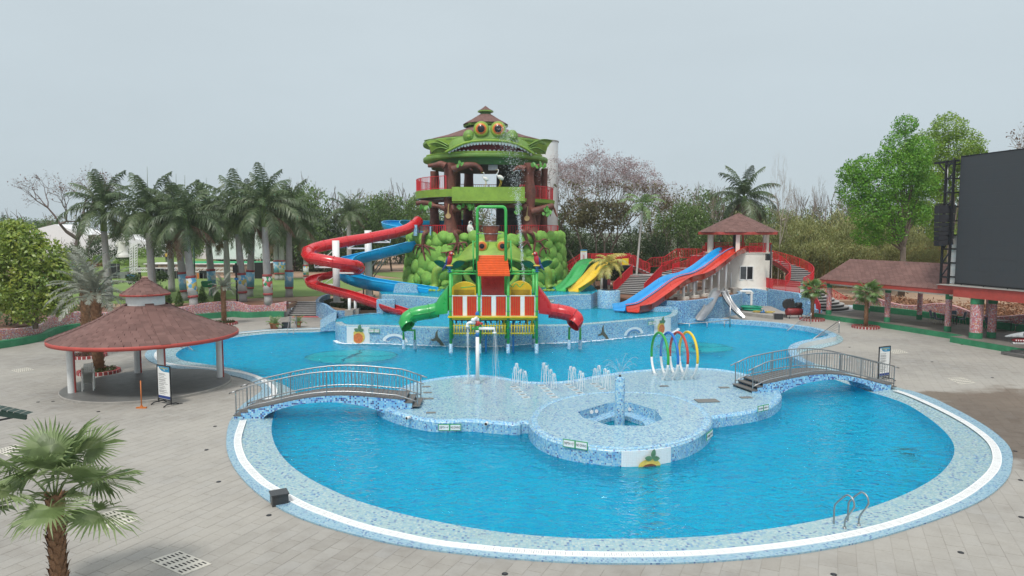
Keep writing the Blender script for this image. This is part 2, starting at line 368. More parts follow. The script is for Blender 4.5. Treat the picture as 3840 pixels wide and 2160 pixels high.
GUT_LEFT = smooth(GD([(618,1040),(640,1022),(667,1010),(682,1001),(690,990),(686,976),(664,960),(634,946),(596,937),(550,931),(500,926),(433,918.5),(405,911),(394,899),(400,885),(430,870),(500,853),(586,842),(644,836),(700,831.5),(806,829)]), 5)
F1 = smooth(GD([(843,810),(850,815.5),(868,819),(927,819.5),(981,820.6),(1040,822.5),(1123,825),(1200,826.5),(1280,824),(1351,819.5),(1410,818.5),(1462,816),(1522,811.5),(1585,806),(1646,800.4),(1684,797),(1700,792),(1706,786),(1706,778)], Z1), 4)
B1 = smooth(GD([(1690,771),(1650,769)], Z1), 2)+[Vector((13.5, 62.5, Z1)), Vector((9, 64, Z1)), Vector((-6, 64, Z1)), Vector((-11.2, 61.2, Z1))]+GD([(963,788),(930,788),(892,792),(862,797),(846,803)], Z1)
T1 = F1+B1
F2 = smooth(GD([(960,741.3),(988,742),(1020,744),(1052,746),(1127,752),(1180,755),(1240,756),(1300,754),(1369,747),(1430,742.5),(1487,740.3)], Z2), 3)
T2 = F2+[Vector((8.1, 64.5, Z2)), Vector((8.3, 72, Z2)), Vector((-11.8, 72, Z2)), Vector((-12.4, 64.5, Z2))]
M_SAND = mat('sandy_earth', (.36, .24, .16), .9, .22, .12, bmp=.5, bscale=1.2, dirt=(.20, .11, .07), dirtamt=.6)
M_SOIL = mat('red_soil', (.20, .10, .06), .95, .3, .5, bmp=.6, bscale=4, dirt=(.08, .05, .03), dirtamt=.7)
M_GRASS = mat('mown_lawn', (.145, .225, .05), .9, .18, .12, bmp=.4, bscale=30, dirt=(.21, .25, .09), dirtamt=.4)
MB().quad((-3000,105,1.0),(3000,105,1.0),(3000,4000,1.0),(-3000,4000,1.0)).build('far_ground', mat('far_scrub_ground', (.09, .10, .05), .95, .4, .02), kind='structure')
def sheetobj(name, pts, z, m, **k):
    return MB().prism(pts, z-.4, z).build(name, m, kind='structure', **k)
sheetobj('sandy_ground', [(-160,42),(-37.5,45),(-35.9,48),(-35.6,51),(-36.7,54),(-36.5,57),(-34.3,59),(-31.3,61.5),(-29,64),(-26.5,66),(-24.8,65.3),(-21.3,65.9),(-21.3,68.8),(-18.3,69),(-18.5,66.6),(-17.3,64.2),(-15.8,62.3),(-14.2,60.9),(-11.9,60.6),(-11.6,65),(14,60.8),(22.1,68.5),(23.5,74.4),(27.4,74.4),(29.5,70.5),(34.6,69),(38.7,57.5),(45.5,38.5),(160,30),(160,240),(-160,240)], ZL, M_SAND)
sheetobj('upper_terrace_ground', [(10.6,64.2),(14.2,60.9),(22.0,68.3),(23.4,74.3),(27.3,74.3),(34,90),(20,92),(8,86),(9,70)], ZR, M_SOIL)
lawn = [(-95,68),(-37,66.5),(-29,71),(-23.5,73.5),(-18.5,76),(-17.2,84),(-9,97),(-20,103),(-60,104),(-95,104)]
sheetobj('lawn', smooth([Vector((x,y,0)) for x, y in lawn], 4, True), ZL+.05, M_GRASS)
sheetobj('lawn_beyond', smooth([Vector((x,y,0)) for x, y in [(-13,100),(-6,104),(-14,118),(-24,116)]], 4, True), ZL+.05, M_GRASS)
sheetobj('planting_bed', [(-70,42),(-37.5,45.1),(-36,48),(-35.7,51),(-36.8,54),(-36.6,57),(-34.4,59.1),(-31.4,61.6),(-29.1,64.1),(-26.5,66.1),(-24.9,65.4),(-21.5,66),(-21.4,68.6),(-27,69),(-34,63),(-70,64)], ZL+.06, M_SOIL)
PO = [(-60,8),(60,8),(60,66),(29,66),(27,73.5),(24,73.5),(14,64),(-12,66),(-14,69),(-16.5,69),(-60,60)]
HOLE = [OUTs[i].lerp(W0s[i] if False else OUTs[i], 0) for i in range(0, len(OUTs))]
cenW = Vector((0, 36, 0))
def shrink(poly, d):
    o = []
    for i, p in enumerate(poly):
        t = (poly[(i+1) % len(poly)]-poly[i-1]); t.z = 0; t.normalize(); o.append(p+Vector((t.y, -t.x, 0))*d)
    return o
area = sum(OUTs[i].x*OUTs[(i+1) % len(OUTs)].y-OUTs[(i+1) % len(OUTs)].x*OUTs[i].y for i in range(len(OUTs)))
sgn = -1 if area > 0 else 1
holep = shrink(OUTs, .12*sgn)
pv = polyfill(PO, [holep], -.004).build('pavement', M_PAVE, kind='structure')
cells = sorted(slab_iter(-30, 42, 14, 47), key=lambda q: q[0]**2+q[1]**2+64)
cells = [c for c in cells if abs(c[0]) < c[1]*.76+1.5]
def far_in(p):
    return inside(p, OUTs) and all(inside((p[0]+.48*cos(a), p[1]+.48*sin(a)), holep) for a in (0, 1.57, 3.14, 4.71))
GAZ = G(527*1.0, 1456, .0)
cells = [c for c in cells if not inside(c, OUTs)]
def slab_geo(b, x, y, z0, tx, ty):
    Mx = Matrix.Rotation(PANG, 3, 'Z')
    hx, hy = PL*.5-.003, PW*.5-.003
    vs = []
    for dx, dy, top in [(-hx,-hy,0),(hx,-hy,0),(hx,hy,0),(-hx,hy,0),(-hx+.006,-hy+.006,1),(hx-.006,-hy+.006,1),(hx-.006,hy-.006,1),(-hx+.006,hy-.006,1)]:
        q = Mx @ Vector((dx, dy, 0)); vs.append((x+q.x, y+q.y, z0-.02 if not top else z0+dx*tx+dy*ty))
    b.add(vs, [(4,5,6,7),(0,1,5,4),(1,2,6,5),(2,3,7,6),(3,0,4,7)], False)
sl = [MB() for _ in range(4)]; slm = []
for b in sl:
    slab_geo(b, 0, 0, 0, random.uniform(-.004,.004), random.uniform(-.006,.006)); slm.append(b.mesh('paving_slab', M_PAVE))
vis = [c for c in cells if c[1] > 15.2 and abs(c[0]) < c[1]*.745+.3]
for i, (x, y) in enumerate(vis[:300]): link('paving_slab', slm[i % 4], pv, (x, y, random.uniform(-.001, .004)))
rest = set(vis[:300]); b = MB()
for x, y in cells:
    if (x, y) not in rest: slab_geo(b, x, y, random.uniform(-.001,.004), random.uniform(-.003,.003), random.uniform(-.005,.005))
b.build('paving_slabs_beyond', M_PAVE, pv, kind='stuff')
pool = thing('swimming_pool', (0,0,0), label='large curving blue tiled pool with white overflow gutter in the foreground', cat='pool')
def flat_uv(o): autouv(o.data); return o
cop = polyfill(OUTs, [W0s], .0)
for i, q in enumerate(cop.v): cop.v[i] = (q[0], q[1], .022)
nv = len(cop.v)
edge = {(round(p.x, 3), round(p.y, 3)) for p in W0s}
cop.v = [(x, y, -.03 if (round(x, 3), round(y, 3)) in edge else .022) for x, y, z in cop.v]
flat_uv(cop.build('coping', M_MOSC, pool))
def offset_path(p, d):
    o = []
    for i, q in enumerate(p):
        t = p[min(i+1, len(p)-1)]-p[max(i-1, 0)]; t.z = 0; t.normalize(); o.append(q+Vector((-t.y, t.x, 0))*d)
    return o
def nearest(poly, q): return min(poly, key=lambda p: (p.x-q.x)**2+(p.y-q.y)**2)
def band(gut, name):
    b = MB(); A = [Vector((p.x, p.y, .045)) for p in gut]; B = []
    for p in gut:
        q = nearest(OUTs8, p); B.append(Vector((q.x, q.y, .045)))
    for _ in range(3): B = [B[0]]+[(B[i-1]+B[i]*2+B[i+1])/4 for i in range(1, len(B)-1)]+[B[-1]]
    b.sheet(B, A, False); C = [Vector((q.x, q.y, -.02)) for q in B]; b.sheet(C, B, False); return flat_uv(b.build(name, M_MOSO, pool))
OUTs8 = smooth(OUT, 24, True)
band(GUT_FRONT, 'outer_band'); band(GUT_LEFT, 'outer_band')
M_GUT = mat('white_gutter_grating', (.82, .83, .82), .45, .05)
M_GUTD = mat('gutter_channel', (.32, .35, .36), .8)
for gp in (GUT_FRONT, GUT_LEFT):
    g = MB().ribbon(gp, .24, .052).build('gutter', M_GUTD, pool)
    b = MB(); L = 0; acc = 0; b.ribbon(offset_path(gp, .12), .03, .068, .03); b.ribbon(offset_path(gp, -.12), .03, .068, .03)
    for i in range(len(gp)-1):
        a, c = gp[i], gp[i+1]; seg = (c-a).length; t = (c-a)/seg; n_ = Vector((-t.y, t.x, 0)); d = .065-acc
        while d < seg:
            p = a+t*d; p = Vector((p.x, p.y, .062)); u = t*.0245; v = n_*.11
            b.add([p-u-v, p+u-v, p+u+v, p-u+v], [(0,1,2,3)], False); d += .058
        acc = seg-(d-.058)
    b.build('grating', M_GUT, g, kind='stuff')
b = MB(); WW = W0s; b.grid([[Vector((p.x, p.y, -.03)) for p in WW], [Vector((p.x, p.y, -1.35)) for p in WW]], False, True)
M_POOLF = mosaic('pool_floor_tiles', [(0, (.0, .68, .88)), (.35, (.0, .54, .86)), (.6, (.08, .86, .95)), (.85, (.0, .30, .74))], .12, grout=(.2,.5,.65), fade=.25, fadecol=(.0,.56,.78), rough=.5)
flat_uv(b.build('pool_wall', M_POOLF, pool))
flat_uv(polyfill(WW, [], -1.35).build('pool_floor', M_POOLF, pool))
wat = polyfill(shrink(W0s, -.0), [], WL).build('pool_water', M_WATER, kind='structure')
RI = smooth(GD([(1700,806),(1717,813),(1780,812),(1841,814.6),(1905,819),(1967,825),(2015,831),(2058,840),(2084,853),(2062,860),(2019,868),(1992,877),(1982,889),(1986,903),(2001,915),(2025,926)]), 5)
def rimwall(path, wdt, z0, z1, m, side, mo=None, top=None):
    b = MB(); o = offset_path(path, wdt*side); n = len(path)
    tz = [lerp(z1[0], z1[1], i/(n-1)) if isinstance(z1, tuple) else z1 for i in range(n)]
    A0 = [Vector((p.x,p.y,z0)) for p in path]; A1 = [Vector((p.x,p.y,t)) for p, t in zip(path, tz)]
    B0 = [Vector((p.x,p.y,z0)) for p in o]; B1 = [Vector((p.x,p.y,t)) for p, t in zip(o, tz)]
    mid = [(a+c)/2+Vector((0,0,.03)) for a, c in zip(A1, B1)]
    b.sheet(A0, A1, False); b.sheet(A1, mid, True); b.sheet(mid, B1, True); b.cur = 1 if mo else 0; b.sheet(B1, B0, False)
    b.cur = 0; b.quad(A0[0], B0[0], B1[0], A1[0]); b.quad(B0[-1], A0[-1], A1[-1], B1[-1])
    return b, ([m, mo] if mo else m)
b, mm = rimwall(RI, .55, -.2, (.36, .30), M_MOSA, 1, M_WHITE); o = b.build('raised_rim', mm, pool); autouv(o.data)
def ell(c, rx, ry, n=40, a=0):
    return [Vector((c[0]+rx*cos(2*pi*k/n+a), c[1]+ry*sin(2*pi*k/n+a), 0)) for k in range(n)]
M_LILY = mat('pale_green_floor_mosaic', (.36, .66, .58), .6, .2, 5, dirt=(.25,.5,.5)); M_LINE = mat('brown_mosaic_line', (.13, .10, .09), .6, .2)
for cx, cy, rx in ((885, 905, 2.95), (1748, 882, 2.6)):
    c = G(cx*K, cy*K, -.35); fm = MB().prism(ell(c, rx, rx*.82), -.39, -.35).build('floor_medallion', M_LILY, pool)
    b = MB()
    for k in range(40):
        a, d = ell(c, rx, rx*.82)[k], ell(c, rx, rx*.82)[(k+1) % 40]
        if random.random() < .8: b.bar((a.x,a.y,-.34), (d.x,d.y,-.34), .09, .02)
    for a0, l0 in ((1.45, .9), (4.6, .9), (.05, .95), (3.2, .95)):
        pp = []
        for j in range(9):
            t = j/8; s_ = (1-t)*(.34 if a0 > 1 and a0 < 2 or a0 > 4 else .12); aa = a0+.09*sin(9*t)
            pp.append((c.x+rx*l0*t*cos(aa), c.y+rx*l0*.82*t*sin(aa), s_))
        for q, r_ in zip(pp, pp[1:]): b.bar((q[0],q[1],-.335), (r_[0],r_[1],-.335), .08+q[2], .02)
    b.build('medallion_lines', M_LINE, fm, kind='stuff')
for px, py in ((3400, 1785), (3370, 1640),):
    pass
c = G(2282*K, 1197*K, -1.3); MB().prism(ell(c, .45, .4, 12), -1.36, -1.30).build('floor_drain', M_LINE, pool)
ISL = smooth(GD([(985,1000),(1010,975),(1060,959),(1130,948),(1200,944),(1262,950),(1330,961),(1400,961),(1450,955),(1500,946),(1570,936),(1650,929),(1720,926),(1800,929),(1860,938),(1900,950),(1935,968),(1962,990),(1958,1008),(1930,1026),(1880,1038),(1820,1047),(1786,1052),(1700,1075),(1500,1080),(1330,1063),(1300,1067),(1240,1063),(1180,1058),(1130,1060),(1080,1058),(1020,1046),(975,1031),(950,1014)], ZI), 4, True)
JAC = smooth(GD([(1333,1052),(1345,1080),(1385,1103),(1450,1119),(1540,1129),(1620,1128),(1700,1116),(1758,1093),(1787,1064),(1782,1036),(1745,1010),(1680,992),(1600,985),(1500,986),(1420,998),(1360,1020)], ZJ), 5, True)
HX = GD([(1453,1036),(1530,1013),(1585,1012),(1648,1031),(1668,1055),(1622,1071),(1533,1070),(1466,1050)], ZJ)
isl = thing('splash_island', (0,0,0), label='low tiled splash deck island joined to the round jacuzzi between the two bridges', cat='splash deck')
b = polyfill(ISL, [HX], ZI); flat_uv(b.build('deck_floor', M_MOSF, isl))
def nosed(poly, z, m, name, par, r=.14, zb=-1.35, raised=.05):
    sg = 1 if sum(poly[i].x*poly[(i+1) % len(poly)].y-poly[(i+1) % len(poly)].x*poly[i].y for i in range(len(poly))) < 0 else -1
    rows = []
    for off, dz in ((-.30, .002), (-.22, raised), (-.08, raised), (.0, raised-.03), (.05, raised-.10)):
        rows.append([Vector((q.x, q.y, z+dz)) for q in shrink(poly, -off*sg)])
    rows.append([Vector((q.x, q.y, zb)) for q in shrink(poly, -.05*sg)])
    b = MB(); b.grid(rows[:5], True, True); b.grid(rows[4:], False, True); o = b.build(name, m, par); autouv(o.data); return o
nosed(ISL, ZI, M_MOSA, 'rim', isl)
b = polyfill(JAC, [HX], ZJ); flat_uv(b.build('jacuzzi_top', M_MOSF, isl))
nosed(JAC, ZJ, M_MOSA, 'jacuzzi_wall', isl, raised=.02)
hc = sum(HX, Vector())/len(HX); HX2 = [hc.lerp(p, .62) for p in HX]
lv = lambda P_, z: [Vector((p.x, p.y, z)) for p in P_]
b = MB(); b.grid([lv(HX, ZJ), lv(HX, ZJ-.42)], False, True); b.grid([lv(HX, ZJ-.42), lv(HX2, ZJ-.42)], False, True); b.grid([lv(HX2, ZJ-.42), lv(HX2, ZJ-.85)], False, True)
b.add(lv(HX2, ZJ-.85), [list(range(8))], False)
for i, f in enumerate(b.f): b.f[i] = f[::-1]
o = b.build('jacuzzi_basin', M_MOSA, isl); autouv(o.data)
polyfill(HX2, [], ZJ-.66).build('jacuzzi_water', M_WATERU, isl)
M_NOZ = mat('white_jet_fitting', (.7,.7,.68), .4); M_HOLE = mat('dark_opening', (.01,.01,.012), .8)
for i, (px, py) in enumerate([(2218,1544),(2236,1541),(2360,1534)]):
    d = ray(px, py); q = min(((P(px, py, y/50.) , abs(0)) for y in range(1200, 1800)), key=lambda t: min((Vector((t[0].x, t[0].y, 0))-Vector((a.x, a.y, 0)).lerp(Vector((c_.x, c_.y, 0)), k/10)).length for a, c_ in zip(HX, HX[1:]+HX[:1]) for k in range(11)) if t[0].z < ZJ else 9)[0]
    MB().tube([q+Vector((0,-.02,0)), q+Vector((0,-.08,0))], .075, 12).build('jet_fitting', M_NOZ, isl)
def wallpipe(px, py, poly, par, r=.07):
    best = None
    for a, c_ in zip(poly, poly[1:]+poly[:1]):
        for k in range(6):
            e_ = a.lerp(c_, k/6); s_ = 1920+FPX*e_.x/(e_.y*1.003)
            if abs(s_-px) < 25:
                q = P(px, py, e_.y)
                if best is None or e_.y < best[0]: best = (e_.y, q, (c_-a).normalized())
    if best:
        q = best[1]; t = best[2]; n_ = Vector((t.y, -t.x, 0)); n_ = n_ if n_.y < 0 else -n_
        o = MB().tube([q-n_*.1, q+n_*.10], r, 14).build('outlet_pipe', M_NOZ, par); MB().tube([q+n_*.098, q+n_*.104], r*.8, 14).build('opening', M_HOLE, o)
wallpipe(1531, 1567, ISL, isl); wallpipe(1825, 1588, ISL, isl)
M_SGRN = mat('sign_green', (.02, .30, .10), .5); M_SWHT = mat('sign_white', (.8, .8, .78), .5, .03); M_INK = mat('black_lettering', (.01, .01, .01), .6)
def text_mesh(s, size, m, name='lettering'):
    cu = bpy.data.curves.new('t', 'FONT'); cu.body = s; cu.size = size; cu.align_x = 'CENTER'; cu.align_y = 'CENTER'; cu.extrude = .001; cu.offset = .0012; cu.resolution_u = 2
    o = bpy.data.objects.new('t', cu); COL.objects.link(o); bpy.context.view_layer.update()
    me = bpy.data.meshes.new_from_object(o.evaluated_get(bpy.context.evaluated_depsgraph_get())); me.name = name; bpy.data.objects.remove(o)
    me.materials.clear(); me.materials.append(m); return me
def depth_sign(px, py, poly, words, label, wd=.46, hh=.27, off=.07, dz=0):
    best = None
    for a, c_ in zip(poly, poly[1:]+poly[:1]):
        for k in range(10):
            e_ = a.lerp(c_, k/10); s_ = 1920+FPX*e_.x/(e_.y*1.003)
            if abs(s_-px) < 10 and (best is None or e_.y < best[0].y): best = (e_, (c_-a).normalized())
    e_, t = best; n_ = Vector((t.y, -t.x, 0)); n_ = n_ if n_.y < 0 or (abs(n_.y) < .2 and n_.dot(-e_) > 0) else -n_
    q = P(px, py, e_.y)+n_*off; q.z += dz; rz = math.atan2(n_.x, -n_.y)
    r = thing('depth_sign', q, rz, label=label, cat='sign', group='pool depth signs')
    for i, s_ in enumerate(words):
        x = (i-.5*(len(words)-1))*wd
        f = MB().box((x,0,0), (wd-.004, .02, hh)).build('sign_frame', M_SGRN, r)
        MB().box((x,-.011,0), (wd-.06, .012, hh-.06)).build('sign_face', M_SWHT, f)
        me = text_mesh(s_, .085*wd/.4, M_INK); me.transform(Matrix.Diagonal((.74, 1.3, 1, 1)))
        link('lettering', me, f, (x, -.019, -.002), (pi/2, 0, 0))
    return r
depth_sign(1687, 1601, ISL, ['DEPTH = 4\'', 'NO DIVING'], 'green framed DEPTH = 4 and NO DIVING sign on the island wall beside the left bridge')
depth_sign(2160, 1665, JAC, ['DEPTH = 5\'', 'NO DIVING'], 'green framed DEPTH = 5 and NO DIVING sign on the round jacuzzi wall', wd=.47, hh=.29)
depth_sign(2857, 1529, ISL, ['NO DIVING', 'DEPTH = 4\''], 'NO DIVING sign on the island wall below the right bridge', wd=.36, hh=.26)
depth_sign(2654, 1630, JAC, ['NO DIVING', 'DEPTH = 5\''], 'narrow NO DIVING sign at the right hand turn of the jacuzzi wall', wd=.38, hh=.28)
depth_sign(1404, 1240, F1, ['DEPTH = 3\'', 'NO DIVING'], 'DEPTH sign beside the left fruit mosaic on the middle pool wall', wd=.42, hh=.26)
depth_sign(2443, 1211, F1, ['NO DIVING', 'DEPTH = 3\''], 'NO DIVING sign beside the right fruit mosaic on the middle pool wall', wd=.42, hh=.26)
depth_sign(2068, 1128, F2, ['DEPTH = 2\''], 'single DEPTH sign on the upper pool wall behind the red tube slide', wd=.5, hh=.26)
def tier(name, top, front, zt, zb, label, wz):
    t = thing(name, (0,0,0), label=label, cat='pool'); n = len(front)
    o_ = offset_path(front, .5)
    b = MB(); b.sheet([Vector((p.x,p.y,zb)) for p in front], [Vector((p.x,p.y,zt-.05)) for p in front], False)
    o = b.build('front_wall', M_MOSA, t); autouv(o.data)
    b = MB(); b.sheet([Vector((p.x,p.y,zt-.05)) for p in front], [Vector((p.x,p.y,zt))+ (q-p).normalized()*.06 for p, q in zip(front, o_)], True)
    b.sheet([Vector((p.x,p.y,zt))+(q-p).normalized()*.06 for p, q in zip(front, o_)], [Vector((q.x,q.y,zt+.01)) for q in o_], True); b.sheet([Vector((q.x,q.y,zt+.01)) for q in o_], [Vector((q.x,q.y,zt-.6)) for q in o_], False)
    o = b.build('wall_coping', M_MOSC, t); autouv(o.data)
    flat_uv(polyfill(top, [], zt-.55).build('basin_floor', M_POOLF, t))
    b = MB(); b.grid([[Vector((p.x,p.y,zb)) for p in [front[-1]]+top[n:]+[front[0]]], [Vector((p.x,p.y,zt+.02)) for p in [front[-1]]+top[n:]+[front[0]]]], False); o = b.build('basin_wall', M_MOSA, t); autouv(o.data)
    polyfill(top, [], wz).build(name.replace('pool', 'water'), M_WATERU, kind='structure'); return t
mid = tier('middle_pool', T1, F1, Z1, -1.3, 'raised middle pool with wavy blue mosaic front wall and fruit pictures', Z1-.03)
upp = tier('upper_pool', T2, F2, Z2, Z1-.6, 'small upper pool at the foot of the green frog tower', Z2-.03)
def onwall(px, poly):
    best = None
    for a, c_ in zip(poly, poly[1:]):
        for k in range(20):
            e_ = a.lerp(c_, k/20); s_ = abs(1920+FPX*e_.x/(e_.y*1.003)-px)
            if best is None or s_ < best[0]: best = (s_, e_, (c_-a).normalized())
    return best[1], best[2]
M_ORNG = mat('orange_tile', (.62, .17, .05), .5, .3, 9); M_YELT = mat('yellow_tile', (.70, .50, .10), .5, .2, 9); M_LEAFT = mat('leaf_green_tile', (.10, .22, .12), .5, .3, 9)
M_WTILE = mosaic('white_tile', [(0, (.78,.80,.80)), (.5, (.74,.77,.77))], .06, grout=(.62,.66,.66), rough=.25)
def wallpic(px0, px1, z0, z1, poly, off, name, label, fruit=True, closed=False):
    e0, t0 = onwall(px0, poly); e1, t1 = onwall(px1, poly); n = 10; e0 = Vector((e0.x,e0.y,0)); e1 = Vector((e1.x,e1.y,0))
    pts = [Vector((onwall(lerp(px0, px1, i/n), poly)[0].x, onwall(lerp(px0, px1, i/n), poly)[0].y, 0)) for i in range(n+1)]
    d = (e1-e0).normalized(); nn = Vector((d.y, -d.x, 0)); nn = nn if nn.y < 0 else -nn
    A = [p+nn*off for p in pts]
    t = thing(name, (0,0,0), label=label, cat='mosaic picture')
    b = MB(); b.sheet([p+Vector((0,0,z0)) for p in A], [p+Vector((0,0,z1)) for p in A], False); b.sheet([p+Vector((0,0,z1)) for p in A], [p-nn*off*1.2+Vector((0,0,z1)) for p in A], False); o = b.build('white_field', M_WTILE, t); autouv(o.data)
    wd = (e1-e0).length; c = (pts[n//2]+nn*(off+.012)); c.z = (z0+z1)/2
    X = d; Zv = Vector((0,0,1)); return t, c, X, Zv, nn, wd
def disc(b, c, X, Zv, rx, rz, n=28): b.add([c+X*rx*cos(2*pi*k/n)+Zv*rz*sin(2*pi*k/n) for k in range(n)], [list(range(n))], False)
def leafp(b, c, X, Zv, a, L, wd):
    u = X*cos(a)+Zv*sin(a); v = -X*sin(a)+Zv*cos(a)
    p = [(0,0),(.25,.5),(.5,.62),(.78,.42),(1,0),(.78,-.42),(.5,-.62),(.25,-.5)]
    b.add([c+u*L*x+v*wd*y for x, y in p], [list(range(8))], False)
def fruit(t, c, X, Zv, nn, s, tall=1.0, lean=1):
    def fix(b): 
        me = b
        return me
    b = MB(); disc(b, c-Zv*s*.12, X, Zv, s*.42, s*.42*tall); b.build('yellow_ring', M_YELT, t)
    b = MB(); disc(b, c-Zv*s*.2+nn*.012, X, Zv, s*.30, s*.32*tall); b.build('orange_fruit', M_ORNG, t)
    b = MB()
    for a, L in ((1.35, .46), (.35, .34), (2.7, .34)): leafp(b, c+Zv*s*.24+nn*.02+X*.05*s*lean, X, Zv, a, L*s, .19*s)
    b.build('leaves', M_LEAFT, t)
t, c, X, Zv, nn, wd = wallpic(1297, 1383, -.3, 1.17, F1, .03, 'fruit_mosaic', 'fruit picture on white tiles on the middle pool wall nearest the left steps'); fruit(t, c+Zv*.15, X, Zv, nn, 1.15)
t, c, X, Zv, nn, wd = wallpic(2455, 2517, -.3, 1.17, F1, .03, 'fruit_mosaic', 'fruit picture on white tiles at the right end of the middle pool wall'); fruit(t, c+Zv*.15-X*.1, X, Zv, nn, 1.1)
JF = [p for p in JAC if p.y < 27.0]; JF.sort(key=lambda p: p.x)
t, c, X, Zv, nn, wd = wallpic(2334, 2524, -1.2, ZJ-.05, JF, .085, 'fruit_mosaic', 'large white tile picture of a fruit with leaves on the jacuzzi wall at the waterline')
c = c+nn*.05; c.z = .06
b = MB(); disc(b, c-Zv*.1+X*.1, X, Zv, .42, .26); b.build('yellow_ring', M_YELT, t)
b = MB(); disc(b, c-Zv*.13+X*.1+nn*.012, X, Zv, .26, .12); b.build('brown_fruit', mat('brown_tile', (.20,.06,.02), .5), t)
b = MB()
for a, L in ((1.4, .36), (.0, .28), (2.95, .30)): leafp(b, c+Zv*(.16)+nn*.02+X*.2, X, Zv, a, L, .15)
b.build('leaves', M_LEAFT, t)
M_DOLW = mat('dolphin_white_tile', (.72,.78,.8), .5, .08, 6); M_DOLB = mat('dolphin_blue_tile', (.12,.28,.48), .5, .2, 6); M_FISH = mat('olive_tail_tile', (.11,.11,.08), .5, .3, 6)
def dolphin(px, py, flip, label):
    e_, t_ = onwall(px, F1); nn = Vector((t_.y, -t_.x, 0)); nn = nn if nn.y < 0 else -nn; X = Vector((-nn.y, nn.x, 0)); X = X if X.x > 0 else -X
    c = P(px, py, e_.y)+nn*.03; c.z = .1; Zv = Vector((0,0,1)); t = thing('dolphin_mosaic', (0,0,0), label=label, cat='mosaic picture', group='dolphin mosaics on the middle pool wall')
    def arc(r0, r1, sx, off, a0, a1, n=16):
        L = [(a0+(a1-a0)*k/n) for k in range(n+1)]
        return MB().sheet([c+nn*off+X*flip*sx*r1*cos(a)+Zv*r1*.62*sin(a) for a in L], [c+nn*off+X*flip*sx*(r0)*cos(a)*(.9)+Zv*(r0*.62*sin(a)*(1 if 0 else 1)) for a in L], False)
    arc(.45, 1.0, 1, 0, .05, pi-.1).build('white_outline', M_DOLW, t); arc(.50, .72, 1, .012, .0, pi*.92).build('blue_back', M_DOLB, t)
dolphin(1481, 1268, 1, 'leaping dolphin picture on the middle wall left of the green tube slide'); dolphin(2376, 1262, -1, 'leaping dolphin picture on the middle wall beside the right fruit picture')
def tailpic(px, label):
    e_, t_ = onwall(px, F1); nn = Vector((t_.y, -t_.x, 0)); nn = nn if nn.y < 0 else -nn; X = Vector((-nn.y, nn.x, 0)); X = X if X.x > 0 else -X
    c = Vector((e_.x, e_.y, .15))+nn*.03; Zv = Vector((0,0,1))
    f = [(-.55,.22),(-.25,.30),(-.12,.42),(-.1,.72),(.08,.98),(.06,.65),(.12,.42),(.32,.2),(.5,-.05),(.62,-.25),(.38,-.3),(.2,-.02),(-.05,.18),(-.3,.14)]
    t = tag(MB().add([c+X*x+Zv*z for x, z in f], [[0,1,2,12,13],[2,3,4,5,6],[2,6,7,11,12],[7,8,9,10,11]], False).build('fish_tail_mosaic', M_FISH), label, 'mosaic picture', 'fish tail mosaics')
tailpic(1636, 'olive fish tail picture on the wall behind the green tube slide supports'); tailpic(2262, 'olive fish tail picture on the wall right of the red tube slide supports')
b = MB()
for i, p in enumerate(F1[3:-6]):
    r = .16+.2*abs(noise.noise(Vector((p.x*.8, 3, 0)))); q = F1[3+i]; t = (F1[4+i]-F1[2+i]).normalized(); n_ = Vector((t.y, -t.x, 0)); n_ = n_ if n_.y < 0 else -n_
    for k in range(14):
        a = random.uniform(-.5, .5); s_ = random.uniform(.02, .07); c = q+t*a*1.2+n_*abs(random.gauss(0, r*.6)); b.sph((c.x, c.y, -.03), (s_*1.6, s_, .02), 6, 3)
tag(b.build('foam', M_FOAM), kind='stuff')
def solid(name, pts, z0, z1, m, label, cat, par=None):
    o = MB().prism(pts, z0, z1).build(name, m, par, uv=True)
    if not par: tag(o, label, cat)
    return o
blk = GD([(806,834.5),(846,832),(848,806),(806,812)]); blk = [Vector((p.x,p.y,0)) for p in blk]
b = MB(); a0, a1, a2, a3 = blk
b.add([a0, a1, a2, a3]+[a0+Vector((0,0,.25)), a1+Vector((0,0,.95)), a2+Vector((0,0,.95)), a3+Vector((0,0,.25))], [(0,1,5,4),(4,5,6,7),(1,2,6,5),(3,0,4,7),(2,3,7,6)], False)
tag(b.build('tiled_buttress', M_MOSA, uv=True), 'sloping blue tiled buttress at the left end of the middle pool wall', 'buttress')

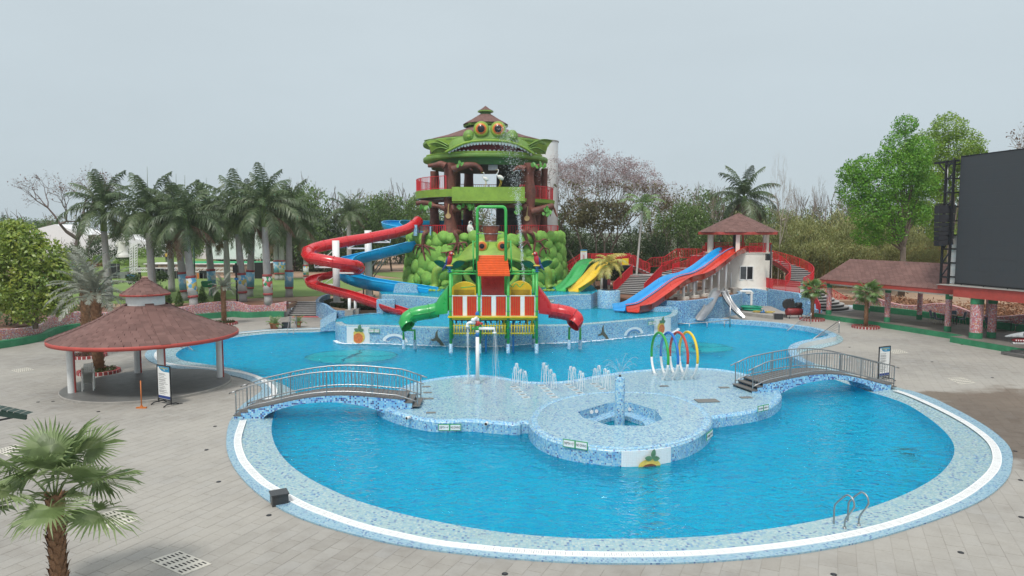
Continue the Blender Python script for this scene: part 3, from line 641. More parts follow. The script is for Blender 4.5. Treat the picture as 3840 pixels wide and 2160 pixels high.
RAILN = {}
def unitbox(name, m):
    k = (name, m.name)
    if k not in RAILN: RAILN[k] = MB().box((0,0,0), (1,1,1)).mesh(name, m)
    return RAILN[k]
def unitcyl(name, m, n=8):
    k = (name, m.name, n)
    if k not in RAILN: RAILN[k] = MB().tube([(0,0,-.5),(0,0,.5)], .5, n).mesh(name, m)
    return RAILN[k]
def railing(root, base, h=1.0, sp=.13, m=M_RED, mp=None, post_every=2.0, rt=.05, bt=.022, pt=.06, rnd=False, low=.1, n_=8):
    base = [Vector(p) for p in base]; mp = mp or m
    up = lambda z: [p+Vector((0,0,z)) for p in base]
    for nm, z in (('top_rail', h), ('bottom_rail', low)):
        b = MB(); pts = up(z)
        if rnd: b.tube(pts, rt/2, n_)
        else:
            for p, q in zip(pts, pts[1:]): b.bar(p, q, rt, rt)
        b.build(nm, m, root)
    Mb = unitcyl('baluster', m) if rnd else unitbox('baluster', m); Mp = unitcyl('rail_post', mp, 10) if rnd else unitbox('rail_post', mp)
    tot = 0; L = [0]
    for p, q in zip(base, base[1:]): tot += (Vector((q.x-p.x, q.y-p.y, 0))).length; L.append(tot)
    def at(s):
        for i in range(len(base)-1):
            if s <= L[i+1]+1e-6: return base[i].lerp(base[i+1], (s-L[i])/max(1e-6, L[i+1]-L[i]))
        return base[-1]
    npst = max(1, round(tot/post_every)); posts = [tot*i/npst for i in range(npst+1)]
    for s_ in posts:
        p = at(s_); link('rail_post', Mp, root, p+Vector((0,0,h/2)), None, (pt, pt, h))
    nb = max(1, round(tot/sp))
    for i in range(1, nb):
        s_ = tot*i/nb
        if min(abs(s_-q) for q in posts) < sp*.45: continue
        p = at(s_); link('baluster', Mb, root, p+Vector((0,0,(h+low)/2)), None, (bt, bt, h-low))
def rail_thing(label, base, **k):
    c = sum((Vector(p) for p in base), Vector())/len(base)
    t = thing('railing', c, label=label, cat='railing'); railing(t, [Vector(p)-c for p in base], **k); return t
M_TREAD = mat('grey_stone_tread', (.13, .125, .12), .6, .2, 4, dirt=(.22, .21, .2), dirtamt=.5)
def bridge(loc, rz, L, W, z0, z1, s0, s1, crest, label):
    t = thing('footbridge', loc, rz, label=label, cat='bridge', group='arched footbridges')
    st = .30; r0 = (s0+1)*st; r1 = (s1+1)*st; base0 = z0+.16*(s0+1); base1 = z1+.16*(s1+1)
    def zt(x):
        if x < r0 or x > L-r1: return None
        u = (x-r0)/(L-r0-r1); return lerp(base0, base1, u)+(crest-lerp(base0, base1, .5))*sin(pi*u)**1.15
    nb = 30; xs = [r0+(L-r0-r1)*i/nb for i in range(nb+1)]
    trm = MB().box((0,0,0), ((L-r0-r1)/nb*1.0-.012, W, .05)).mesh('tread_slab', M_TREAD)
    for i in range(nb):
        xa, xb = xs[i], xs[i+1]; za, zb = zt(xa), zt(xb)
        link('tread_slab', trm, t, ((xa+xb)/2, W/2, (za+zb)/2-.02), (0, -math.atan2(zb-za, xb-xa)*.6, 0))
    ms = MB().box((0,0,0), (st+.04, W+.04, .05)).mesh('step_slab', M_TREAD)
    for k in range(s0+1): link('step_slab', ms, t, (st*(k+.5), W/2, z0+.16*(k+1)-.025))
    for k in range(s1+1): link('step_slab', ms, t, (L-st*(k+.5), W/2, z1+.16*(k+1)-.025))
    def und(x):
        a0, a1 = L*.155, L*.84
        if x <= a0: return None
        if x >= a1: return None
        u = (x-a0)/(a1-a0); top = zt(min(max(x, r0), L-r1)); return min(top-.20, -.05+ (crest-.27)*sin(pi*u)**.55)
    b = MB()
    fx = sorted(set([0]+[st*k for k in range(1, s0+2)]+xs+[L-st*k for k in range(1, s1+2)]+[L*.155, L*.84]+[L*.155+L*.685*i/24 for i in range(25)]))
    def top(xa, xb):
        xm = (xa+xb)/2
        if xm < r0: k = int(xm//st); h_ = z0+.16*(k+1)-.05; return h_, h_
        if xm > L-r1: k = int((L-xm)//st); h_ = z1+.16*(k+1)-.05; return h_, h_
        return zt(min(max(xa, r0), L-r1))-.045, zt(min(max(xb, r0), L-r1))-.045
    lowz = lambda x, xm: (und(xm) is not None and (und(x) if und(x) is not None else -.9)) if und(xm) is not None else (-.9 if .1*L < xm < .9*L else min(z0, z1)-.3)
    for xa, xb in zip(fx, fx[1:]):
        if xb-xa < 1e-5: continue
        xm = (xa+xb)/2; ta, tb = top(xa, xb)
        if und(xm) is not None:
            la = und(xa) if und(xa) is not None else -.05; lb = und(xb) if und(xb) is not None else -.05
        else: la = lb = -.9
        for y, rev in ((0, 0), (W, 1)):
            q = [(xa,y,la),(xb,y,lb),(xb,y,tb),(xa,y,ta)]; b.add(q, [(0,1,2,3)] if not rev else [(3,2,1,0)], False)
        b.add([(xa,0,la),(xa,W,la),(xb,W,lb),(xb,0,lb)], [(0,1,2,3)], False)
        if und(xm) is None and (und(xa+.02) is None and 0): pass
    for x_ in (L*.155, L*.84): b.add([(x_,0,-.9),(x_,W,-.9),(x_,W,-.05),(x_,0,-.05)], [(0,1,2,3)], False)
    b.build('tiled_arch', M_MOSB, t, uv=True)
    def floor(x):
        if x < r0: return lerp(z0+.16, base0, x/r0)
        if x > L-r1: return lerp(z1+.16, base1, (L-x)/r1)
        return zt(x)
    for y, nm in ((.06, 'near_railing'), (W-.06, 'far_railing')):
        path = [(x, y, floor(x)) for x in [.08]+[.08+(L-.16)*i/26 for i in range(1, 27)]]
        rr = link('railing', None, t); railing(rr, path, h=1.0, sp=.155, m=M_STEEL, mp=M_STEELD, post_every=L/4, rt=.06, bt=.024, pt=.055, rnd=True, low=.12)
        for e_, dx in ((path[0], -.28), (path[-1], .28)):
            MB().tube([(e_[0], e_[1], e_[2]+1.0), (e_[0]+dx, e_[1], e_[2]+1.0-.1)], .03, 8).build('rail_end', M_STEEL, rr)
    return t
M_MOSB = mosaic('bridge_mosaic', [(0, (.22, .52, .74)), (.3, (.12, .42, .72)), (.55, (.36, .64, .78)), (.72, (.02, .12, .45)), (.88, (.01, .03, .2))], .075, grout=(.5,.6,.65))
bridge((-11.95, 29.25, 0), R(1), 7.95, 1.45, 0, ZI-.02, 2, 2, 1.02, 'arched steel railed footbridge left of the splash island')
bridge((11.35, 32.3, 0), math.atan2(2.55, 8.3), 8.6, 1.5, ZI-.02, 0, 2, 1, 1.08, 'arched steel railed footbridge right of the splash island')
def shingle_mat(name, c1, c2, c3):
    m, t, b = newmat(name); g = N(t, 'ShaderNodeNewGeometry'); oi = N(t, 'ShaderNodeObjectInfo')
    f = mth(t, 'ADD', mth(t, 'MULTIPLY', mth(t, 'FRACT', mth(t, 'ADD', g.outputs['Random Per Island'], oi.outputs['Random'])), .30), mth(t, 'MULTIPLY', noi(t, .8, 5, g.outputs['Position']), .60))
    c = ramp(t, f, [(.2, c1), (.5, c2), (.8, c3)])
    c = colmix(t, c, (.10,.05,.045), mth(t, 'MULTIPLY', noi(t, 30, 3, g.outputs['Position']), .35))
    lk(t, c, b.inputs['Base Color']); b.inputs['Roughness'].default_value = .85; bump(t, b, noi(t, 60, 3, g.outputs['Position']), .4, .01); return m
M_SHIN = shingle_mat('brown_shingle', (.115, .058, .048), (.180, .094, .079), (.235, .130, .110))
def cone_shingles(par, c, prof, row=.215, wd=.32, limit=300, m=M_SHIN, yaw0=0, part_name='roof_shingle'):
    segs = []; L = 0
    for (r0, z0), (r1, z1) in zip(prof, prof[1:]): l = math.hypot(r1-r0, z1-z0); segs.append((L, L+l, r0, z0, r1, z1)); L += l
    def at(s):
        for a, b_, r0, z0, r1, z1 in segs:
            if s <= b_+1e-6: u = (s-a)/(b_-a); return lerp(r0, r1, u), lerp(z0, z1, u), math.atan2(z1-z0, r0-r1)
    base = MB().box((0,0,0), (.03, wd*.965, row*1.2)).mesh('roof_shingle', m)
    items = []; k = 0; s = row*.5
    while s < L-.05:
        r, z, sl_ = at(s); nn = max(8, round(2*pi*r/wd)); 
        for j in range(nn):
            a = 2*pi*(j+.5*(k % 2)+random.uniform(-.04,.04))/nn; items.append((r, z, sl_, a, 2*pi*r/nn/wd))
        s += row; k += 1
    cw = Vector(c); 
    def key(it):
        r, z, sl_, a, q = it; p = cw+Vector((r*cos(a), r*sin(a), z)); n_ = Vector((cos(a)*sin(sl_), sin(a)*sin(sl_), cos(sl_)))
        d = Vector((0,0,CAMZ))-p; f = d.normalized().dot(n_); return -f/d.length**2 if f > .05 else 9
    items.sort(key=key); bb = MB()
    for i, (r, z, sl_, a, q) in enumerate(items):
        Mx = Matrix.Translation((r*cos(a), r*sin(a), z)) @ Matrix.Rotation(a, 4, 'Z') @ Matrix.Rotation(-(pi/2-sl_)+.12, 4, 'Y') @ Matrix.Diagonal((1, q, 1, 1))
        if i < limit:
            o = link(part_name, base, par); o.matrix_local = Mx
        else:
            k0 = [Mx @ v.co for v in base.vertices]; bb.add(k0, [tuple(p.vertices) for p in base.polygons], False)
    if len(items) > limit: bb.build('roof_shingles_beyond', m, par, kind='stuff')
GC = Vector((-18.9, 35.6, 0))
gz = thing('gazebo', GC, label='round open gazebo with brown shingle roof and white drum on four pillars', cat='gazebo')
M_GFLOOR = mat('grey_terrazzo_floor', (.155, .155, .15), .45, .15, 1.2, dirt=(.10, .10, .095), dirtamt=.5)
b = MB(); b.lathe([(3.98,-.05),(3.98,.115),(3.94,.135)], n=64, smooth=False); b.build('plinth', M_CONC, gz)
b = MB(); b.lathe([(3.94,.136),(.01,.137)], n=64, smooth=False); b.build('floor', M_GFLOOR, gz)
pr = [(4.38,2.74),(3.4,3.10),(2.4,3.52),(1.5,3.98),(.92,4.32)]
b = MB(); b.lathe([(r-.02, z-.04) for r, z in pr], n=48); b.lathe([(.9,4.25),(4.3,2.62)], n=48); b.build('roof', M_SHIN, gz)
rf = [o for o in gz.children][-1]
cone_shingles(gz, GC, pr)
MB().lathe([(4.38,2.56),(4.42,2.56),(4.42,2.74),(4.38,2.75)], n=64).build('fascia', M_REDF, gz)
MB().lathe([(.90,4.25),(.90,4.80)], n=40).build('drum', M_WHITE, gz)
cp = [(1.16,4.84),(.8,5.06),(.4,5.36),(.02,5.64)]
b = MB(); b.lathe([(r, z-.03) for r, z in cp], n=32); b.lathe([(.85,4.78),(1.13,4.80)], n=32); b.build('cap_roof', M_SHIN, gz)
cone_shingles(gz, GC, cp, row=.2, wd=.30, part_name='cap_shingle')
MB().lathe([(1.15,4.76),(1.175,4.76),(1.175,4.85),(1.15,4.855)], n=40).build('cap_fascia', M_REDF, gz)
rm = MB().box((0,0,0), (.03, .40, .30)).mesh('ridge_shingle', M_SHIN)
for a0 in (-52, 38, 128, 218):
    for prf, nn, w_ in ((pr, 17, 1), (cp, 5, .75)):
        for k in range(nn):
            u = (k+.5)/nn; rr_ = lerp(prf[0][0], prf[-1][0], u); zz = None
            for (r0, z0), (r1, z1) in zip(prf, prf[1:]):
                if r1 <= rr_ <= r0: zz = lerp(z0, z1, (r0-rr_)/(r0-r1)); sl_ = math.atan2(z1-z0, r0-r1)
            a = R(a0); o = link('ridge_shingle', rm, gz); o.matrix_local = Matrix.Translation((rr_*cos(a), rr_*sin(a), zz+.03)) @ Matrix.Rotation(a, 4, 'Z') @ Matrix.Rotation(-(pi/2-sl_)+.10, 4, 'Y') @ Matrix.Diagonal((1, w_, w_, 1))
pm = MB().lathe([(.165,0),(.165,2.55)], n=20).mesh('pillar', M_WHITE); sm_ = MB().box((0,0,0), (.07,.09,2.45)).mesh('red_strip', M_REDF)
for a in (-143, -53, 28, 127):
    p = link('pillar', pm, gz, (3.42*cos(R(a)), 3.42*sin(R(a)), .13)); link('red_strip', sm_, p, (.17, .02, 1.2), (0,0,.1))
M_PLAS = mat('white_plastic', (.80,.79,.74), .45, .08, dirt=(.4,.36,.3), dirtamt=.4); M_PLASG = mat('grey_plastic', (.34,.33,.31), .5, .1)
def plastic_chair(m):
    t = thing('plastic_chair', (0,0,0), label='x', cat='chair', group='plastic chairs stacked in the gazebo')
    b = MB(); b.grid([[Vector((x*.22, y, .42-.02*(1-abs(x))+.02*abs(y))) for x in (-1,-.5,0,.5,1)] for y in (-.22,-.1,.05,.2)]); b.grid([[Vector((x*.22, y, .40-.02*(1-abs(x)))) for x in (1,.5,0,-.5,-1)] for y in (-.22,-.1,.05,.2)]); b.build('seat', m, t)
    b = MB()
    for i in range(5): b.bar((-.18+.09*i,.2,.42), (-.19+.095*i,.30,.80), .045, .015)
    b.bar((-.21,.30,.80),(.21,.30,.80),.02,.06); b.build('backrest', m, t)
    for sx in (-1, 1):
        MB().tube([(sx*.24,.26,.64),(sx*.27,.05,.64),(sx*.26,-.2,.62)], .022, 6).build('armrest', m, t)
        for y in (-.2, .2):
            MB().box((sx*.24, y*1.1, .21), (.05,.05,.42), taper=1).build('leg', m, t)
    return t
ch = plastic_chair(M_PLAS); base = Vector((-21.15, 34.1, .137)); nst = 7
poss = ['bottom white plastic chair of the stack in the gazebo', 'second white plastic chair from the bottom of the stack', 'third white plastic chair from the bottom of the stack', 'fourth white plastic chair up the stack', 'fifth white plastic chair up the stack', 'second plastic chair from the top of the stack', 'topmost plastic chair of the stack in the gazebo']
for i in range(nst):
    o = ch if i == 0 else copy_tree(ch); o['label'] = poss[i]; o.location = base+Vector((.006*(i % 2)-.01*i*.3, .012*i, .075*i)); o.rotation_euler = (0,0,R(25)+.02*(i % 3))
M_OR = mat('orange_plastic', (.55,.16,.03), .5)
q = G(531, 1531); t = thing('floor_squeegee', q, label='orange floor squeegee standing at the edge of the gazebo floor', cat='squeegee')
MB().tube([(0,0,.12),(-.06,.12,1.25)], .025, 8).build('handle', M_OR, t); MB().box((0,0,.03), (.45,.12,.06)).build('blade', M_OR, t); MB().box((0,0,.1), (.14,.06,.12), taper=.5).build('socket', M_OR, t)
M_PBL = mat('poster_blue', (.02,.25,.45), .5, .05); M_PDB = mat('poster_dark_blue', (.02,.05,.22), .5, .05); M_YEL = mat('poster_yellow', (.65,.55,.1), .5, .05)
def board(A, B, ztop, label):
    A, B = Vector(A), Vector(B); c = (A+B)/2; rz = math.atan2(B.y-A.y, B.x-A.x); wd = (B-A).length
    t = thing('notice_board', (c.x, c.y, 0), rz, label=label, cat='sign board', group='standing notice boards'); h = ztop-.25
    for s_ in (-1, 1):
        MB().box((s_*wd/2,0,ztop/2+.03), (.055,.04,ztop-.06)).build('frame_post', M_BLACK, t)
        MB().tube([(s_*wd/2,-.38,.02),(s_*wd/2,-.22,.10),(s_*wd/2,.22,.10),(s_*wd/2,.38,.02)], .028, 6).build('foot', M_BLACK, t)
    MB().box((0,0,ztop-.025), (wd,.038,.05)).build('top_bar', M_BLACK, t); MB().box((0,0,.25), (wd,.038,.05)).build('bottom_bar', M_BLACK, t)
    pnl = MB().box((0,0,.25+h/2), (wd-.06,.02,h-.05)).build('poster', M_SWHT, t)
    b = MB(); n = 8; b.add([(-wd/2+.035+(wd-.07)*i/n, -.013, ztop-.06) for i in range(n+1)]+[(-wd/2+.035+(wd-.07)*i/n, -.013, ztop-.30+.14*math.exp(-((i/n-.0)/.25)**2)*1.4) for i in range(n+1)], [(n+1+i, n+2+i, i+1, i) for i in range(n)], False); b.build('heading_band', M_PBL, pnl)
    MB().add([(-wd/2+.04,-.013,.29),(wd/2-.04,-.013,.29),(wd/2-.04,-.013,.42),(-wd/2+.04,-.013,.42)], [(0,1,2,3)], False).build('footer_band', M_PDB, pnl)
    me = text_mesh('SWIMMING POOL', .075, M_YEL); link('lettering', me, pnl, (.06, -.016, ztop-.14), (pi/2,0,0))
    me = text_mesh('RULES', .06, M_SWHT); link('lettering', me, pnl, (.06, -.016, ztop-.21), (pi/2,0,0))
    b = MB(); disc(b, Vector((-wd/2+.11,-.016,ztop-.16)), Vector((1,0,0)), Vector((0,0,1)), .055, .075, 14); b.build('emblem', M_SWHT, pnl)
    b = MB(); z = ztop-.40; k = 0
    while z > .48:
        l_ = random.uniform(.5,.95)*(wd-.22); b.box((-wd/2+.10+l_/2,-.014,z), (l_,.004,.012)); k += 1
        z -= .045 if random.random() < .4 else .075
    b.build('small_print', M_INK, pnl, kind='stuff')
board((-16.55,31.95,0), (-15.72,31.45,0), 1.85, 'notice board with blue heading standing in front of the gazebo')
board((19.65,36.7,0), (20.45,37.1,0), 1.88, 'notice board with blue heading standing behind the right footbridge')
M_GRATE = mat('cream_drain_cover', (.55,.52,.45), .7, .12, dirt=(.4,.36,.3))
def drain(corners, label, group='slotted drain covers'):
    P4 = [G(x*K, y*K) for x, y in corners]; c = sum(P4, Vector())/4
    X = ((P4[1]-P4[0])+(P4[2]-P4[3]))/4; Y = ((P4[3]-P4[0])+(P4[2]-P4[1]))/4
    t = thing('drain_cover', (c.x, c.y, 0), label=label, cat='drain cover', group=group)
    f = lambda u, v, z: X*u+Y*v+Vector((0,0,z))
    b = MB(); b.add([f(-1,-1,.012),f(1,-1,.012),f(1,1,.012),f(-1,1,.012)], [(0,1,2,3)], False); b.add([f(u,v,z) for z in (-.02,.012) for u, v in ((-1,-1),(1,-1),(1,1),(-1,1))], [(0,1,5,4),(1,2,6,5),(2,3,7,6),(3,0,4,7)], False)
    b.build('cover_plate', M_GRATE, t); b = MB()
    for i in range(7):
        for j in range(4):
            u, v = -.80+1.6*i/6, -.72+1.44*j/3; du, dv = .055, .12
            s_ = MB().add([f(u-du,v-dv,.016),f(u+du,v-dv,.016),f(u+du,v+dv,.016),f(u-du,v+dv,.016)], [(0,1,2,3)], False)
            s_.build('slot', M_HOLE, t)
drain([(228,1300),(295,1282),(347,1308),(278,1332)], 'slotted drain cover just right of the fan palm trunk')
drain([(378,1410),(450,1387),(533,1418),(458,1449)], 'slotted drain cover nearest the camera at the bottom edge')
drain([(-12,1134),(38,1119),(76,1132),(20,1150)], 'slotted drain cover behind the fan palm crown at the left edge')
drain([(28,932),(66,925),(86,930),(48,938)], 'slotted drain cover on the paving left of the gazebo')
drain([(2384,952),(2420,949),(2453,963),(2415,967)], 'slotted drain cover right of the notice board by the right footbridge')
drain([(2228,881),(2262,879),(2284,888),(2250,890)], 'faint slotted drain cover in front of the green plinth on the right')
lights = [(x/2.0125, 1440+y/2.0125) for x, y in ((287,137),(400,132),(742,209),(1366,149),(1623,320),(1558,498),(1650,739),(2030,992))]+[(1500+817/2.077, 1500+1355/2.077)]+[(2700+x/1.907, 1400+y/1.907) for x, y in ((1722,1283),(813,1440),(2150,765),(2110,558),(1874,364),(1595,215),(2155,1030))]+[(2700+x/2.26, 900+y/2.26) for x, y in ((2050,887),(1797,1033),(2308,1167),(1097,908))]
ring_m = MB().lathe([(.0,.014),(.04,.014),(.06,.018),(.075,.010),(.075,-.01)], n=18).mesh('lamp_ring', M_BLACK); lens_m = MB().lathe([(.001,.02),(.036,.019)], n=14).mesh('lens', M_GRAN)
FLL = ['in front of the left end of the gazebo', 'just outside the gazebo floor at its left', 'below the orange squeegee', 'right of the notice board by the gazebo', 'by the foot of the left footbridge', 'second below the left footbridge', 'between the fan palm and the pool edge', 'at the foot of the black granite box', 'on the paving below the middle of the pool', 'at the lower right corner of the terrace', 'below the pool ladder at the bottom edge', 'at the right edge level with the ladder', 'at the right edge above the ladder', 'on the wet paving right of the pool', 'on the wet paving nearest the right footbridge', 'at the far right edge below the ladder', 'near the green plinth on the right', 'behind the notice board on the right', 'beyond the right footbridge at the wet edge', 'right of the raised bay rim']
for i, (x, y) in enumerate(lights):
    p = G(x, y, 0); t = thing('floor_light', p, label='small round black floor light '+FLL[i], cat='floor light', group='round floor lights in the paving')
    link('lamp_ring', ring_m, t); link('lens', lens_m, t)
def gbox(loc, rz, s, label):
    t = thing('granite_box', loc, rz, label=label, cat='box', group='black granite covered boxes')
    MB().box((0,0,s[2]/2-.02), (s[0],s[1],s[2]-.04)).build('body', M_GRAN, t); MB().box((0,0,s[2]-.012), (s[0]+.05,s[1]+.05,.035)).build('lid', M_GRAN, t)
gbox((-6.88,19.92,.005), R(28), (.46,.44,.34), 'black granite box on the paving beside the left curve of the big pool')
gbox(G(2918,1197), R(-8), (.75,.5,.5), 'black granite box at the corner of the hose platform'); gbox(G(1073,1231), R(5), (.6,.45,.5), 'black granite box behind the far pool ladder between the potted palms')
def ladder(p, edge, pool_n, label, hw=.26):
    t = thing('pool_ladder', p, label=label, cat='ladder', group='steel pool ladders'); e_ = Vector(edge).normalized(); n_ = Vector(pool_n).normalized()
    prof = [(.06,-.75),(.06,.0),(.06,.45),(-.02,.62),(-.28,.90),(-.40,.95),(-.52,.90),(-.58,.76),(-.54,.62),(-.36,.34),(-.30,.18),(-.30,.0)]
    for s_ in (-1, 1):
        pts = smooth([e_*hw*s_+n_*a+Vector((0,0,z)) for a, z in prof], 4); MB().tube(pts, .024, 10).build('handrail', M_STEEL, t)
        MB().lathe([(.05,0),(.05,.03),(.02,.035)], (e_*hw*s_-n_*.30)[:], 12).build('anchor_ring', M_STEEL, t)
    for z in (-.06, -.35, -.6): MB().bar(e_*hw+n_*.06+Vector((0,0,z)), -e_*hw+n_*.06+Vector((0,0,z)), .07, .03).build('tread', M_STEEL, t)
a_, b_ = G(2700+818/1.907, 1400+1080/1.907), G(2700+935/1.907, 1400+1055/1.907); e_ = (b_-a_); n_ = Vector((-e_.y, e_.x, 0))
ladder((a_+b_)/2, e_, n_, 'steel pool ladder at the near right edge of the big pool')
a_, b_ = G(800+612/2.2646, 1000+575/2.2646), G(800+652/2.2646, 1000+578/2.2646)
t = thing('pool_handrail', G(1072, 1243), label='steel handrail slanting into the far side of the pool between the potted palms', cat='handrail')
for dx in (0, .5): MB().tube(smooth([(dx,1.2,0),(dx,1.2,.95),(dx,1.0,1.0),(dx+.35,-.7,.05),(dx+.38,-.85,-.3)], 4), .03, 8).build('rail', M_STEEL, t)
def entry_rail(A, B, label):          # slanted rail with three wires and an end post
    t = thing('entry_handrail', (0,0,0), label=label, cat='handrail', group='slanted entry handrails'); A, B = Vector(A), Vector(B)
    MB().tube([A, B], .035, 8).build('top_rail', M_STEEL, t)
    MB().tube([B+Vector((0,0,-.98)), B], .035, 8).build('rail_post', M_STEEL, t)
    for k in (1, 2, 3):
        MB().tube([A.lerp(B, .1*k)+Vector((0,0,-.04*k)), B+Vector((0,0,-.22*k))], .014, 6).build('wire', M_STEEL, t)
entry_rail(P(2700+568/2.26, 900+770/2.26, 56.2), P(2700+772/2.26, 900+612/2.26, 58.2), 'slanting steel entry rail at the right bay beside the first small palm')
entry_rail(P(2700+765/2.26, 900+856/2.26, 50.5), P(2700+1012/2.26, 900+682/2.26, 53.0), 'slanting steel entry rail nearest the viewer at the right bay')
entry_rail(P((1812)/2.415, 980+858/2.415, 46.5), P(1640/2.415, 980+720/2.415, 47.6), 'slanting steel entry rail at the left end of the pool beside the gazebo')
t = thing('low_handrail', (0,0,0), label='long low steel handrail in the water in front of the metal slide', cat='handrail')
pts = [P(2560-20/4.025-30, 1213, 58.6), P(2560+100/4.025, 900+1262/4.025, 58.4), P(2560+370/4.025, 900+1243/4.025, 58.4), P(2560+630/4.025, 900+1218/4.025, 58.5), P(2560+715/4.025, 900+1205/4.025, 58.6)]
MB().tube(pts, .04, 8).build('rail', M_STEEL, t)
for p in pts[1:4]: MB().tube([p, Vector((p.x,p.y,-.5))], .03, 6).build('rail_post', M_STEEL, t)
MB().tube([(pts[4].x,pts[4].y,-.5), (pts[4].x,pts[4].y,1.9)], .05, 8).build('tall_post', M_STEEL, t)
t = thing('fountain_pillar', (hc.x-.06, hc.y+.05, 0), label='tall blue tiled fountain pillar rising out of the hexagonal jacuzzi', cat='fountain')
b = MB(); b.lathe([(.205,-.28),(.205,2.06),(.17,2.10),(.01,2.10)], n=28)
for v in range(len(b.v)): pass
o = b.build('shaft', M_MOSA, t); o.data.uv_layers.new(name='UVMap')
for p_ in o.data.polygons:
    for li in p_.loop_indices:
        co = o.data.vertices[o.data.loops[li].vertex_index].co; o.data.uv_layers[0].data[li].uv = (math.atan2(co.y, co.x)*.205, co.z)
MB().lathe([(.05,2.10),(.05,2.16),(.02,2.17)], n=10).build('nozzle', M_BLACK, t)
M_DROP, t_, b__ = newmat('water_drops'); b__.inputs['Base Color'].default_value = (.88,.93,.95,1); b__.inputs['Roughness'].default_value = .2; b__.inputs['Alpha'].default_value = .62
M_SPRAY, t_, b__ = newmat('fine_spray'); b__.inputs['Base Color'].default_value = (.88,.93,.95,1); b__.inputs['Roughness'].default_value = .3; b__.inputs['Alpha'].default_value = .38
tetra = [(1,1,1),(1,-1,-1),(-1,1,-1),(-1,-1,1)]
def drop(b, c, r):
    Mx = Matrix.Rotation(random.uniform(0, 6.28), 3, (random.random(), random.random(), .5))
    b.add([Vector(c)+Mx @ Vector((x*r, y*r, z*r*1.4)) for x, y, z in ((1,0,0),(-.5,.87,0),(-.5,-.87,0),(0,0,1),(0,0,-1))], [(0,1,3),(1,2,3),(2,0,3),(1,0,4),(2,1,4),(0,2,4)], True)
c = Vector((hc.x-.06, hc.y+.05, 2.17)); b = MB()
for k in range(11):
    a = 2*pi*k/11+random.uniform(-.1,.1); v = random.uniform(.35, .75); h_ = random.uniform(.4, .9)
    pts = [c+Vector((cos(a)*v*u*1.3, sin(a)*v*u*1.3, h_*(1-(1-u)**2)*1.0-.35*max(0, u-1))) for u in [i/9*1.15 for i in range(10)]]
    b.tube(pts, [.003+.0004*i for i in range(10)], 3, caps=False)
    for p in pts[3:]:
        for _ in range(8): drop(b, p+Vector([random.gauss(0,.07) for _ in range(3)]), random.uniform(.003,.008))
tag(b.build('spray', M_SPRAY), kind='stuff')
TS = G(1791, 1439, ZI)
t = thing('shower_tower', TS, label='white water pipe with red, green and blue bands at the back of the splash island', cat='water tower')
M_PW = mat('white_pipe_paint', (.80,.80,.78), .35, .04); M_BLU = mat('blue_pipe_paint', (.01,.16,.42), .35, .1); M_GRN = mat('green_pipe_paint', (.05,.42,.07), .38, .1, dirt=(.1,.5,.15)); M_YELL = mat('yellow_plastic', (.72,.55,.03), .4, .1)
M_RP = mat('red_plastic', (.50,.035,.02), .3, .1, coat=.3)
zz = lambda y: TS_z(y)
TS_z = lambda ysrc: CAMZ+(870-ysrc)*TS.y/2600*1.0-ZI
def band_(za, zb, r, m, nm): MB().tube([(0,0,za),(0,0,zb)], r, 20).build(nm, m, t)
zA = [TS_z(940+y/3.3026) for y in (1073, 1020, 990, 935, 875, 840, 800, 775)]
band_(.1, zA[0], .092, M_PW, 'pole'); band_(zA[0], zA[1], .095, M_BLU, 'blue_band'); band_(zA[1], zA[2], .10, M_PW, 'white_band'); band_(zA[2], zA[3], .095, M_GRN, 'green_band'); band_(zA[3], zA[4], .105, M_RP, 'red_band'); band_(zA[4], zA[5], .09, M_PW, 'white_band'); band_(zA[5], zA[6], .085, M_YELL, 'yellow_band')
MB().lathe([(.10,zA[6]),(.10,zA[6]+.1),(.07,zA[7]+.05),(.01,zA[7]+.08)], n=18).build('blue_cap', M_BLU, t)
MB().lathe([(.14,-.02),(.14,.16),(.1,.18)], n=20).build('base_collar', M_MOSA, t)
Xs = lambda x: (x-1791)*TS.y/2600
MB().tube(smooth([(0,0,TS_z(1211)), (Xs(1765),0,TS_z(1211)), (Xs(1754),0,TS_z(1216)), (Xs(1753.5),0,TS_z(1228))], 4), .07, 14).build('left_arm', M_PW, t)
MB().tube([(0,0,TS_z(1234)), (Xs(1855),0,TS_z(1234)), (Xs(1856),0,TS_z(1252))], .07, 14).build('right_arm', M_PW, t)
MB().tube([(Xs(1856),0,TS_z(1247)),(Xs(1856),0,TS_z(1252.5))], .095, 14).build('nozzle', M_PW, t)
MB().tube([(Xs(1753.5),0,TS_z(1223)),(Xs(1753.5),0,TS_z(1228))], .09, 14).build('nozzle', M_PW, t)
MB().tube([(0,0,TS_z(1190)),(Xs(1778),-.25,TS_z(1199))], .075, 12).build('upper_stub', M_PW, t); MB().sph((Xs(1776),-.3,TS_z(1199)), .11).build('stub_ball', M_PW, t)
MB().tube([(0,0,TS_z(1214)),(Xs(1811),-.1,TS_z(1214))], .06, 12).build('red_stub', M_RP, t); MB().tube([(0,0,TS_z(1234)),(Xs(1770),0,TS_z(1234))], .06, 12).build('green_stub', M_GRN, t)
